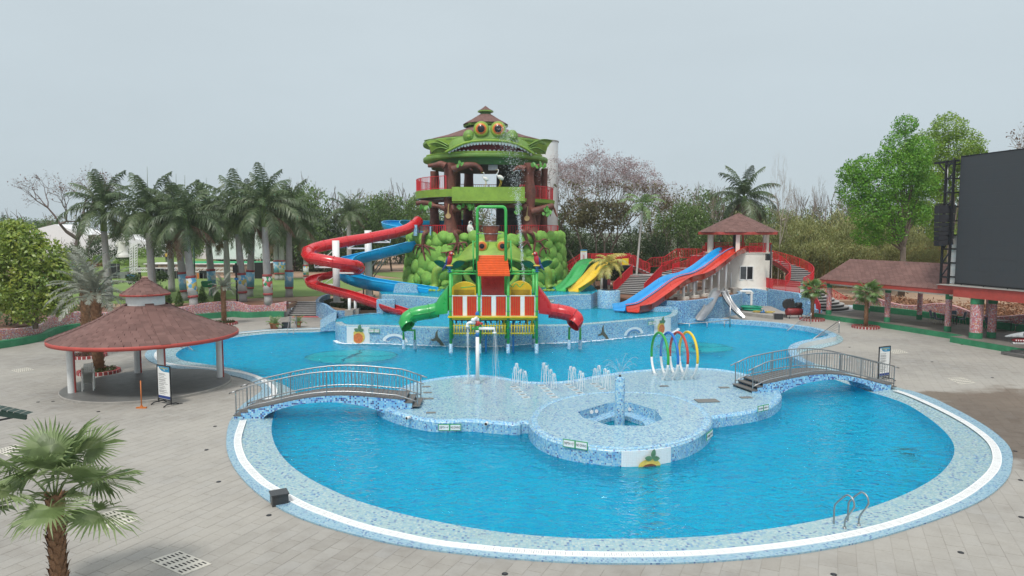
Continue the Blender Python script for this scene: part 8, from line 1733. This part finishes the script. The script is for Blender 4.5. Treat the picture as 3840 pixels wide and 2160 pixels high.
def limbs(b, p, d, L, r0, dep, rnd_, spread=.6, up=.15):
    e = p+d*L; mid = p.lerp(e, .5)+Vector((rnd_.gauss(0,L*.06), rnd_.gauss(0,L*.06), 0)); b.tube([p, mid, e], [r0, r0*.82, r0*.62], 5 if dep > 2 else 3, caps=False)
    if dep == 0: return [e]
    o = []
    for _ in range(2 if rnd_.random() < .45 else 3): o += limbs(b, e, (d+Vector((rnd_.gauss(0,spread), rnd_.gauss(0,spread), rnd_.gauss(0,spread*.6)+up))).normalized(), L*rnd_.uniform(.62,.85), r0*.6, dep-1, rnd_, spread, up)
    return o
def trunkmesh(seed, m, H=.5, r0=.035, dep=3):
    b = MB(); r = random.Random(seed); limbs(b, Vector((0,0,-.05)), Vector((0,0,1)), H, r0, dep, r, .5); return b.mesh('trunk', m)
KIN = {'g': ('mid green leafy tree', [crownmesh('crown', rblobs(13, s_), 6500, .036, L_A, s_) for s_ in (1,2)]), 'd': ('dense dark green tree', [crownmesh('crown', rblobs(15, s_+4, 1.0, -.0), 6500, .036, L_B, s_) for s_ in (3,4)]), 'o': ('brownish olive thin crowned tree', [crownmesh('crown', rblobs(11, s_+8), 2600, .03, L_C, s_) for s_ in (5,6)])}
TM = [trunkmesh(s_, M_BRK) for s_ in (1,2,3)]; BT = []
for s_ in (3,8,21): b = MB(); limbs(b, Vector((0,0,0)), Vector((0,0,1)), .30, .028, 7, random.Random(s_), .42, .12); BT.append(b.mesh('bare_limbs', M_PALB))
cnt = {}
ORD = 'first second third fourth fifth sixth seventh eighth ninth tenth eleventh twelfth thirteenth fourteenth fifteenth sixteenth seventeenth eighteenth nineteenth twentieth'.split()
def tree(px, Y, ytop, wpx, kind, where, z=ZL):
    x = (px-1920)/2600*Y; H = CAMZ+(870-ytop)*Y/2600-z; W = wpx*Y/2600/2*1.35; k = cnt[(kind, where)] = cnt.get((kind, where), 0)+1
    nmk = KIN[kind][0] if kind != 'b' else 'bare grey branched tree'; t = thing('broadleaf_tree' if kind != 'b' else 'bare_tree', (x,Y,z), random.uniform(0,6), label=f'{nmk}, {ORD[(k-1) % 20]} of its kind from the left {where}', cat='tree', group='trees '+where)
    if kind == 'b': link('trunk', BT[k % 3], t, None, None, (W*.85, W*.85, H*.78)); return t
    link('crown', KIN[kind][1][k % 2], t, (0,0,H*(.14 if kind != 'd' else .02)), None, (W, W, H*.86/1.7)); link('trunk', TM[k % 3], t, None, None, (W,W,H*.8)); return t
far = [(-60,775,'d'),(40,792,'g'),(130,800,'d'),(230,805,'g'),(330,790,'o'),(430,780,'d'),(540,770,'g'),(650,760,'d'),(760,750,'g'),(870,740,'d'),(980,715,'o'),(1080,700,'g'),(1190,690,'d'),(1290,700,'o'),(1390,720,'g'),(1490,705,'o'),(1580,735,'d'),(1690,745,'g'),(1800,735,'o'),(1900,735,'o'),(2000,730,'g'),(2100,720,'d'),(2470,705,'o'),(2580,690,'o'),(2690,690,'g'),(2800,720,'o'),(2900,735,'g'),(3000,720,'d'),(3100,730,'o'),(3220,720,'g'),(3340,700,'d'),(3460,720,'g'),(3580,720,'d'),(3700,700,'g'),(3820,700,'d'),(3920,690,'g')]
for px, yt, k in far: tree(px+random.uniform(-15,15), 150+random.uniform(-8,8), yt+random.uniform(-10,10), 190, k, 'in the farthest belt')
for px, yt, k in ((1100,690,'g'),(1180,660,'g'),(1260,720,'d'),(1400,730,'g'),(1470,690,'g'),(1540,705,'g'),(1350,790,'d'),(1180,800,'d'),(1060,770,'d')): tree(px, 122, yt, 160, k, 'left of the frog tower')
for px, yt, k in ((100,850,'d'),(215,880,'d'),(330,860,'d'),(450,850,'d'),(560,870,'d'),(700,850,'g')): tree(px, 126, yt, 130, k, 'behind the white tents')
for px, yt, k, Y in ((2060,800,'d',88),(2120,760,'d',96),(2200,800,'d',100),(2290,790,'d',98),(2380,800,'d',97),(2460,770,'d',96),(2540,730,'g',98),(2630,740,'g',100),(2700,760,'d',95),(2760,860,'d',90),(2480,850,'d',92),(2310,870,'d',92),(2590,850,'d',92),(2140,850,'d',93),(2660,890,'d',91),(2230,900,'d',92)): tree(px, Y, yt, 150, k, 'behind the red railings', ZR)
for px, yt, Y in ((2500,660,118),(2600,640,120),(3010,640,112),(3080,620,110),(3150,660,112),(2950,680,108),(2690,640,122)): tree(px, Y, yt, 190, 'b', 'showing above the bamboo')
def bamboo(seed):
    r = random.Random(seed); b = MB(); c = MB()
    for _ in range(26):
        a = r.uniform(0,6.28); q = r.random()*.35; ln = r.uniform(.15,.55); H = r.uniform(.7,1.05); x0, y0 = q*cos(a), q*sin(a); P5 = [Vector((x0+ln*cos(a)*u**2.2, y0+ln*sin(a)*u**2.2, H*(u-.22*u**3))) for u in [i/8 for i in range(9)]]; c.tube(P5, [.008*(1-.8*i/8) for i in range(9)], 3, caps=False)
        for _ in range(230):
            u = .12+.88*r.random()**.7; k = min(7, int(u*8)); p = P5[k].lerp(P5[k+1], u*8-k)+Vector((r.gauss(0,.055), r.gauss(0,.055), r.gauss(0,.035))); d = Vector((r.gauss(0,1), r.gauss(0,1), -.9)).normalized()*.030; v = d.cross(Vector((0,0,1))).normalized()*.006; b.add([p-d, p+v, p+d, p-v], [(0,1,2,3)], False)
    return b.mesh('foliage', L_BAM), c.mesh('culms', mat('bamboo_culm', (.36,.26,.08), .6, .2))
BM = [bamboo(s_) for s_ in (1,2,3)]; bi = 0
for px, yt, Y, W in ((2840,800,92,8),(2900,740,98,9),(2960,790,93,8),(3020,730,100,9),(3090,790,94,9),(3150,740,99,9),(3210,800,92,8),(3280,770,96,9),(3350,800,92,8),(3420,780,97,9),(3490,800,90,8),(3550,800,94,8),(2800,830,100,7),(3130,850,86,7),(3300,860,85,7),(3440,860,85,7),(2990,860,88,7)):
    bi += 1; t = thing('bamboo_thicket', gbase(px, Y), random.uniform(0,6), label=f'feathery yellow green bamboo thicket, {ORD[bi-1]} in the row behind the pavilion', cat='bamboo', group='bamboo thickets behind the pavilion'); H = CAMZ+(870-yt)*Y/2600-ZL; f, c = BM[bi % 3]; link('foliage', f, t, None, None, (W,W,H)); link('culms', c, t, None, None, (W,W,H))
def bigtree(px, Y, blobs, n, size, m, label, tr_, nm='shade_tree', z=ZL, trunk_r=.3, Hs=None):
    base = gbase(px, Y, z); t = thing(nm, base, label=label, cat='tree'); bl_ = []
    for bx, by, br, *dy in blobs: q = P(bx, by, Y+(dy[0] if dy else 0)); bl_.append((q.x-base.x, q.y-base.y, q.z-z, br*Y/2600, .9))
    me = crownmesh('crown', bl_, n, size, m, int(px)); link('crown', me, t); b = MB(); r = random.Random(int(px)); H = Hs or min(q[2] for q in bl_)*.8; b.tube([(0,0,-.1),(.05,0,H*.5),(0,0,H)], [trunk_r*1.2,trunk_r,trunk_r*.9], 10)
    for x, y, zc, br, _ in bl_: b.tube([Vector((0,0,H*.92)), Vector((x*.4,y*.4,lerp(H,zc,.5))), Vector((x,y,zc))], [trunk_r*.5,trunk_r*.3,.04], 5, caps=False)
    b.build('trunk', tr_, t); return t
bigtree(3385, 74, [(3235,640,62),(3205,715,62),(3290,690,80,-1),(3270,790,78,-1),(3350,780,70,1),(3180,650,40),(3330,860,62),(3250,880,50),(3400,700,70,1),(3440,800,55,1),(3375,545,60,1),(3395,470,42,1),(3370,640,70),(3430,610,60),(3460,690,60,1),(3450,560,55,1),(3330,585,45)], 34000, .125, L_G, 'big bright green tree with bare lower trunk behind the pavilion roof', M_BRK)
bigtree(3560, 80, [(3470,560,70),(3555,480,60),(3600,560,80),(3500,640,70),(3640,600,60),(3560,690,80,1),(3660,680,50),(3480,760,70,1),(3540,860,60,1),(3640,800,50)], 28000, .13, L_YG, 'tall yellow green tree rising behind the black truss tower', M_PALB)
bigtree(119, 50, [(90,900,70),(160,960,75),(60,1000,90),(150,1060,85),(235,1010,55),(30,1100,80),(110,1150,70),(205,1120,60),(60,870,40),(40,800+60,40),(260,1060,35),(-20,950,90),(230,1150,40)], 12500, .165, L_MG, 'large leaved yellow green tree behind the pink wall at far left', M_BRK, Hs=2.4, trunk_r=.16)
base = gbase(2225, 88, ZR); t = thing('blossom_tree', base, label='grey branched tree with pale pink blossom right of the white stair tower', cat='tree'); b = MB(); tips = []; r = random.Random(4)
for dx, dy, lx in ((-.2,0,-.35),(.3,.2,.05),(1.6,0,.05),(1.9,.3,.30),(-1.2,.5,-.6)): tips += limbs(b, Vector((dx,dy,-.1)), Vector((lx,0,1)).normalized(), 5.2, .21, 7, r, .46, .05)
zmx = max(e.z for e in tips); xm_ = sum(e.x for e in tips)/len(tips); fz = 17.0/zmx; b.v = [((x-xm_*zz/zmx)*.80-.1*zz/zmx, y, zz*fz) for x, y, zz in b.v]; tips = [Vector(((e.x-xm_*e.z/zmx)*.80-.1*e.z/zmx, e.y, e.z*fz)) for e in tips]; b.build('trunk', M_PALB, t); b = MB(); g = MB()
for e in tips:
    for k in range(9):
        for bb_, s_, pr in ((b, .09, .62 if e.z > 8 else .3), (g, .16, .9 if e.z < 10 else (.2 if e.z < 12 else 0))):
            if r.random() > pr: continue
            c = e+Vector((r.gauss(0,.24), r.gauss(0,.24), r.gauss(0,.2))); u = Vector([r.gauss(0,1) for _ in range(3)]).normalized()*s_; v = u.cross(Vector((r.gauss(0,1),.3,1))).normalized()*s_*.7; bb_.add([c-u,c+v,c+u,c-v], [(0,1,2,3)], False)
b.build('blossom', L_P, t); g.build('leaves', L_C, t); link('inner_foliage', crownmesh('inner_foliage', [(1.2,0,8.2,3.4,.6),(-1.8,0,8.6,2.6,.7),(2.9,0,9.0,1.8,.7)], 5200, .17, L_C, 4), t)
def baretree(px, Y, ytop, W, label, seed, m, leaf=None, z=ZL, fl=.26):
    base = gbase(px, Y, z); H = CAMZ+(870-ytop)*Y/2600-z; t = thing('bare_tree', base, label=label, cat='tree'); b = MB(); r = random.Random(seed); tips = limbs(b, Vector((0,0,0)), Vector((.05,0,1)), H*fl, .028*H, 7, r, .62, .05); sx = W/max(abs(q.x) for q in tips); sz = H/max(q.z for q in tips); b.v = [(x*sx, y*sx, zz*sz) for x, y, zz in b.v]; b.build('trunk', m, t)
    if leaf:
        g = MB()
        for e in tips: c = Vector((e.x*sx, e.y*sx, e.z*sz))+Vector([r.gauss(0,.3) for _ in range(3)]); u = Vector([r.gauss(0,1) for _ in range(3)]).normalized()*.16; v = u.cross(Vector((.2,.3,1))).normalized()*.1; g.add([c-u,c+v,c+u,c-v], [(0,1,2,3)], False)
        g.build('sparse_leaves', leaf, t)
baretree(290, 118, 612, 9.0, 'wide leafless reddish grey tree behind the left palms', 5, mat('reddish_twig', (.15,.11,.10), .9, .2, 1), leafmat('russet_leaf', ((.14,.08,.07),(.2,.12,.1),(.28,.18,.12)), .5))
baretree(3740, 84, 470, 3.6, 'leafless tree at the right edge above the screen', 9, M_PALB, L_BRN); baretree(2920, 88, 545, 1.6, 'thin dead tree with pale twisted branches right of the hut palm', 13, mat('dead_wood', (.38,.33,.28), .9), None, fl=.4)
def cone(px, py, H, lab):
    c = G(px, py, ZL); t = thing('conifer_shrub', c, label=lab, cat='shrub', group='cone shaped conifers by the pink wall'); me = crownmesh('foliage', [(0,0,H*.22,H*.24),(0,0,H*.42,H*.20),(0,0,H*.62,H*.15),(0,0,H*.80,H*.09),(0,0,H*.93,H*.05)], 2600, .05, L_G if 0 else L_A, int(px)); link('foliage', me, t); MB().tube([(0,0,-.05),(0,0,H*.5)], .05, 6).build('stem', M_BRK, t)
for a in ((626,1148,1.9,'leftmost cone shaped conifer beside the gazebo drum'),(672,1151,1.55,'second conifer between two palms'),(760,1146,1.9,'third conifer right of the painted palm trunk'),(816,1143,1.5,'rightmost conifer behind the small silver palm')): cone(*a)
def bush(px, py, Y, r, m, lab, grp='clipped bushes in the garden', n=900, sz=.1):
    base = gbase(px, Y); base.z = P(px, py, Y).z-r*.5; t = thing('bush', base, label=lab, cat='bush', group=grp); link('foliage', crownmesh('foliage', [(0,0,r*.5,r*.8,.8),(r*.5,0,r*.4,r*.5),(-r*.5,0,r*.4,r*.5)], n, sz, m, int(px)), t); return t
L_RD = leafmat('copper_leaf', ((.12,.03,.02),(.25,.07,.03),(.3,.12,.05)), .5)
for i, (px, py, r, m, c) in enumerate(((290,940,1.6,L_B,'round dark green'),(318,980,1.1,L_YG,'clipped yellow green'),(345,995,1.3,L_RD,'low dark red'),(375,1000,1.3,L_RD,'bright copper red'),(370,970,1.0,L_YG,'small yellow green'),(425,985,1.2,L_YG,'pale yellow green'),(455,1000,1.7,L_A,'tiered green'),(490,990,1.1,L_YG,'clipped light green'),(330,1025,1.2,L_A,'low broad green'),(250,1005,1.4,L_A,'rounded green'),(470,960,1.4,L_B,'dark green'),(540,950,1.5,L_YG,'light green'),(600,1035,.9,L_B,'small dark green'),(500,1045,.9,L_B,'low dark green'),(250,1120,1.2,L_A,'leafy green'),(560,1075,1.3,L_DATE,'grey green'))): bush(px, py, 112 if py < 1030 else 78, r, m, f'{c} bush in the garden by the lawn' if i < 13 else f'{c} shrub behind the silver palm')
mound = MB().sph((-62,121,0), (17,14,3.6), 32, 12).build('garden_mound', M_GRASS, kind='structure')
t = thing('robed_statue', P(461,955,108), label='white statue of a robed standing figure among the left palms', cat='statue'); MB().lathe([(.95,-.4),(.95,0),(.8,.1),(.72,.6),(.62,1.3),(.70,2.0),(.62,2.4),(.28,2.65),(.20,2.75)], n=18).build('robe', M_STW, t)
MB().sph((0,0,2.95),(.22,.24,.30),12,8).build('head', M_STW, t); MB().tube([(.5,-.1,2.3),(.6,-.5,1.8),(.1,-.7,2.0)], .14, 8).build('arm', M_STW, t); MB().tube([(-.5,-.1,2.3),(-.75,-.3,1.7),(-.6,-.6,1.4)], .14, 8).build('arm', M_STW, t)
M_STON = mosaic('rough_stone_wall', [(0, (.26,.19,.14)), (.4, (.34,.25,.18)), (.7, (.20,.14,.11)), (.9, (.4,.33,.27))], .45, grout=(.2,.17,.15)); sx0, sx1 = gbase(545,110).x, gbase(985,110).x
st2 = thing('garden_stage', (0,0,0), label='low stone faced open air stage with green carpet beyond the lawn', cat='stage'); MB().box(((sx0+sx1)/2, 114, 1.95),(sx1-sx0,8,1.9)).build('stone_wall', M_STON, st2, uv=True); MB().box(((sx0+sx1)/2,114,2.95),(sx1-sx0+.5,8.4,.12)).build('white_edge', M_WHITE, st2); MB().box(((sx0+sx1)/2+1.5,114.2,3.03),(sx1-sx0-5,7.2,.05)).build('green_carpet', mat('green_carpet', (.02,.30,.12), .8), st2)
t = thing('white_projection_screen', (0,0,0), label='large white projection screen behind the garden stage', cat='screen'); a, c = P(786,869,119), P(986,972,119); MB().box(((a.x+c.x)/2,119,(a.z+c.z)/2),(c.x-a.x,.3,a.z-c.z)).build('screen_sheet', M_WHITE, t)
for x in (a.x-.3, c.x+.3): MB().box((x,119.2,(a.z+1)/2),(.35,.35,a.z)).build('truss_leg', M_BLACK, t)
def truss(A, B, w_, nm, lab, m=M_PW, n=12):
    t = thing(nm, (0,0,0), label=lab, cat='truss'); A, B = Vector(A), Vector(B); d = (B-A).normalized(); s_ = Vector((0,0,1)) if abs(d.z) < .5 else Vector((1,0,0)); v = d.cross(s_); cs = [s_*w_/2*i+v*w_/2*j for i in (-1,1) for j in (-1,1)]
    for k, q in enumerate(cs): MB().bar(A+q, B+q, .09).build('chord', m, t)
    for i in range(n):
        for (p, q) in ((0,1),(2,3),(0,2),(1,3)): MB().bar(A.lerp(B, i/n)+cs[p], A.lerp(B, (i+1)/n)+cs[q], .05).build('lacing', m, t)
truss(P(501,1028,104), P(501,912,104), .7, 'white_truss_tower', 'upright white truss tower left of the stage'); truss(P(492,1012,104), P(875,1012,104), .55, 'white_truss_beam', 'long horizontal white truss lying in front of the stage', n=26)
for i, (px, w_, h, m, lab) in enumerate(((430,1.0,2.2,M_BLACK,'tall black speaker cabinet left of the open case'),(462,1.4,1.0,M_STEELD,'open grey flight case with raised lid'),(590,1.3,1.5,M_BLACK,'black flight case stack beside the second palm'),(607,1.2,1.4,M_BLACK,'square black flight case with pale edges'),(628,1.3,1.1,M_BLACK,'first of three black cases in a row'),(647,1.3,1.1,M_BLACK,'middle of three black cases in a row'),(666,1.3,1.1,M_BLACK,'last of three black cases in a row'),(765,1.2,1.2,M_BLACK,'black case beside the orange box'),(752,1.0,.8,M_OR,'orange box on the lawn edge'),(490,1.4,.6,M_BLU,'blue crate on the lawn edge'),(435,1.5,.5,M_SWHT,'heap of white sheet on the lawn edge'),(977,1.6,2.4,M_BLACK,'large black loudspeaker right of the stage'))):
    c = gbase(px, 102.5, ZL); t = thing('flight_case', c, label=lab, cat='case', group='equipment lying before the stage'); MB().box((0,0,h/2),(w_,.8,h)).build('body', m, t)
    for x in (-1,1): MB().box((x*w_/2,-.41,h/2),(.07,.04,h)).build('edge_trim', M_STEELD, t)
M_TENT = mat('white_tent_fabric', (.80,.80,.80), .6, .03)
for pts, z0, lab in (((P(50,880,140),P(205,841,140),P(330,880,140)),2,'big white tent roof at the far left'), ((P(330,930,135),P(450,880,135),P(620,925,135)),1,'white tent behind the robed statue'), ((P(560,890,140),P(650,870,140),P(770,905,140)),1,'white roof left of the projection screen')):
    t = thing('white_tent', (0,0,0), label=lab, cat='tent', group='white tents beyond the garden'); a, c, d = pts; Yd = Vector((0,8,0)); MB().add([a,c,d,a+Yd,c+Yd,d+Yd], [(0,1,4,3),(1,2,5,4)], False).build('roof', M_TENT, t); MB().add([a,c,d,Vector((d.x,d.y,z0)),Vector((a.x,a.y,z0))], [(0,4,3,2,1)], False).build('front_wall', M_TENT, t)
t = thing('green_roofed_hall', (0,0,0), label='distant hall with grey green hipped roof at far left', cat='building'); a, c, d = P(20,852,190), P(75,826,190), P(165,856,190); MB().add([a,c,d,a+Vector((0,12,0)),c+Vector((0,12,0)),d+Vector((0,12,0))], [(0,1,2),(0,3,4,1),(1,4,5,2)], False).build('roof', mat('grey_green_roof', (.12,.15,.12), .7), t); MB().box(((a.x+d.x)/2,193,4),(d.x-a.x-1,6,10)).build('wall', M_CREAM, t)
q = gbase(728,80); t = thing('green_lamp_pole', q, label='slim dark green pole between the palm trunks', cat='pole'); MB().tube([(0,0,0),(0,0,CAMZ+(870-921)*80/2600-ZL)], .09, 8).build('pole', mat('pole_green', (.01,.07,.04), .5), t); MB().box((0,0,.1),(.4,.4,.2)).build('base', M_CONC, t)
q = gbase(884,66.7); t = thing('speaker_post', q, label='black post with a boxed loudspeaker behind the pink wall', cat='post'); MB().tube([(0,0,0),(0,0,3.9)], .085, 8).build('post', M_BLACK, t); MB().box((0,-.1,3.35),(.42,.35,.72)).build('loudspeaker', M_BLACK, t); MB().lathe([(.2,2.3),(.2,2.5)], n=10).build('blue_ring', M_BLU, t)
q = gbase(772,72.0); t = thing('green_floodlight', q, label='green floodlight housing on legs on the sand beside the lawn', cat='floodlight'); MB().box((0,0,1.5),(1.0,.3,.6),M=Matrix.Rotation(.3,3,'X')).build('housing', M_GREENW, t)
for x in (-.3,.35): MB().tube([(x,0,1.3),(x*1.3,.2,0)], .04, 6).build('leg', M_GREENW, t)
t = thing('metal_awning', (0,0,0), label='corner of a dark green corrugated awning at the left edge', cat='awning'); A1_ = [P(-120,1510,19),P(0,1525,19),P(101,1556,19)]; b = MB(); n = 9
for i in range(n): u0, u1 = i/n, (i+.9)/n; p, q = A1_[0].lerp(A1_[2], u0), A1_[0].lerp(A1_[2], u1); b = MB(); b.add([p,q,q+Vector((0,.3,-.0)),p+Vector((0,.3,-.0))]+[v-Vector((0,0,.10)) for v in (p,q)], [(0,1,2,3),(4,5,1,0)], False); b.build('roof_sheet', mat('awning_green', (.012,.035,.025), .5), t)
MB().bar(P(-120,1535,19), P(99,1565,19), .06, .13).build('edge_beam', mat('awning_green', (.012,.035,.025), .5), t); MB().bar(P(-100,1595,19), P(60,1563,19), .05).build('brace', M_BLACK, t); MB().bar(P(-100,1500,19), G(-100,1960), .1).build('post', M_BLACK, t)
b = MB(); r = random.Random(2)
for _ in range(15000):
    x, y = r.uniform(-18,-11.9), r.uniform(60.8,68.5)
    if not inside((x,y), [(-18.2,68.8),(-18.3,66.6),(-17.1,64.4),(-15.6,62.5),(-14.0,61.1),(-12.0,60.9),(-11.9,67.5)]): continue
    if abs(x+15.4) < .8 and y > 64.6: continue
    c = Vector((x,y,ZL+.05+.28*r.random())); u = Vector([r.gauss(0,1) for _ in range(3)]).normalized()*.11; v = u.cross(Vector((.2,.1,1))).normalized()*.07; b.add([c-u,c+v,c+u,c-v], [(0,1,2,3)], False)
tag(b.build('ground_cover', leafmat('ground_cover_leaf', ((.03,.05,.02),(.06,.09,.03),(.12,.08,.08)), 1.5)), kind='stuff')
b = MB()
for _ in range(9000):
    x, y = r.uniform(-60,-36.5), r.uniform(44,64); c = Vector((x,y,ZL+.1+.5*r.random()**2)); u = Vector([r.gauss(0,1) for _ in range(3)]).normalized()*.16; v = u.cross(Vector((.2,.1,1))).normalized()*.07; b.add([c-u,c+v,c+u,c-v], [(0,1,2,3)], False)
tag(b.build('undergrowth', L_B), kind='stuff')
def person(p, rz, label, skin, top, low, pose=0):
    t = thing('person', p, rz, label=label, cat='person'); v = [(0,0,.95),(0,0,1.2),(0,0,1.42),(0,0,1.52),(0,-.02,1.66),(-.19,0,1.40),(-.25,-.05,1.12),(-.22,-.2,.92),(.19,0,1.40),(.25,-.05,1.12),(.22,-.2,.92),(-.1,0,.9),(-.11,-.02,.48),(-.11,.02,.06),(-.11,-.14,.03),(.1,0,.9),(.11,.02,.48),(.11,.05,.06),(.11,-.1,.03)]
    e = [(0,1),(1,2),(2,3),(3,4),(2,5),(5,6),(6,7),(2,8),(8,9),(9,10),(0,11),(11,12),(12,13),(13,14),(0,15),(15,16),(16,17),(17,18)]; rad = [.14,.13,.13,.055,.11,.065,.045,.035,.065,.045,.035,.10,.06,.045,.035,.10,.06,.045,.035]
    me = bpy.data.meshes.new('body'); me.from_pydata(v, e, []); o = bpy.data.objects.new('body', me); COL.objects.link(o); o.modifiers.new('s','SKIN'); 
    for sv, q in zip(me.skin_vertices[0].data, rad): sv.radius = (q,q)
    me.skin_vertices[0].data[0].use_root = True; o.modifiers.new('u','SUBSURF').levels = 1; bpy.context.view_layer.update(); m2 = bpy.data.meshes.new_from_object(o.evaluated_get(bpy.context.evaluated_depsgraph_get())); bpy.data.objects.remove(o); m2.materials.clear(); m2.materials.append(skin); link('body', m2, t)
    MB().lathe([(.16,.88),(.18,1.0),(.17,1.2),(.21,1.38),(.12,1.48)], n=14, sy=.75).build('shirt', top, t); MB().lathe([(.19,.6),(.19,.95)], n=12, sy=.75).build('trousers', low, t)
    for x in (-.11,.11): MB().tube([(x,0,.9),(x,0,.5),(x,.03,.1)], [.105,.08,.07], 8).build('trouser_leg', low, t)
    MB().sph((0,.02,1.70),(.12,.13,.12),10,7).build('hair', M_BLACK, t)
SKN = mat('brown_skin', (.18,.09,.055), .6, .05); person(P(2813,1064,75.6)-Vector((0,0,.4)), .2, 'person in a pale shirt standing inside the hut window', SKN, mat('pale_blue_shirt',(.35,.42,.5),.8), M_BLACK)
for px, Y, col, lab in ((587,106,(.35,.06,.30),'person in a magenta top by the stage wall'),(653,106,(.5,.55,.62),'person in a white and blue shirt by the stage wall'),(521,105,(.5,.5,.52),'person in a light top beside the white truss tower')): person(gbase(px, Y, ZL), 0, lab, SKN, mat('shirt_'+str(px), col, .8), M_BLACK)
person(gbase(625,113,3.05), 0, 'person in a yellow shirt standing on the garden stage', SKN, mat('yellow_shirt', (.5,.34,.05), .8), M_BLACK)

hz_ = MB().box((0, 230, 18.5), (640, 600, 59)).build('haze', M_WHITE, kind='stuff'); hz_.data.materials.clear()
m, t, b = newmat('pale_haze'); t.nodes.remove(b); v = N(t, 'ShaderNodeVolumePrincipled'); v.inputs['Density'].default_value = .0003; v.inputs['Color'].default_value = (.86,.92,.98,1); lk(t, v.outputs[0], t.nodes['Material Output'].inputs['Volume']); hz_.data.materials.append(m)
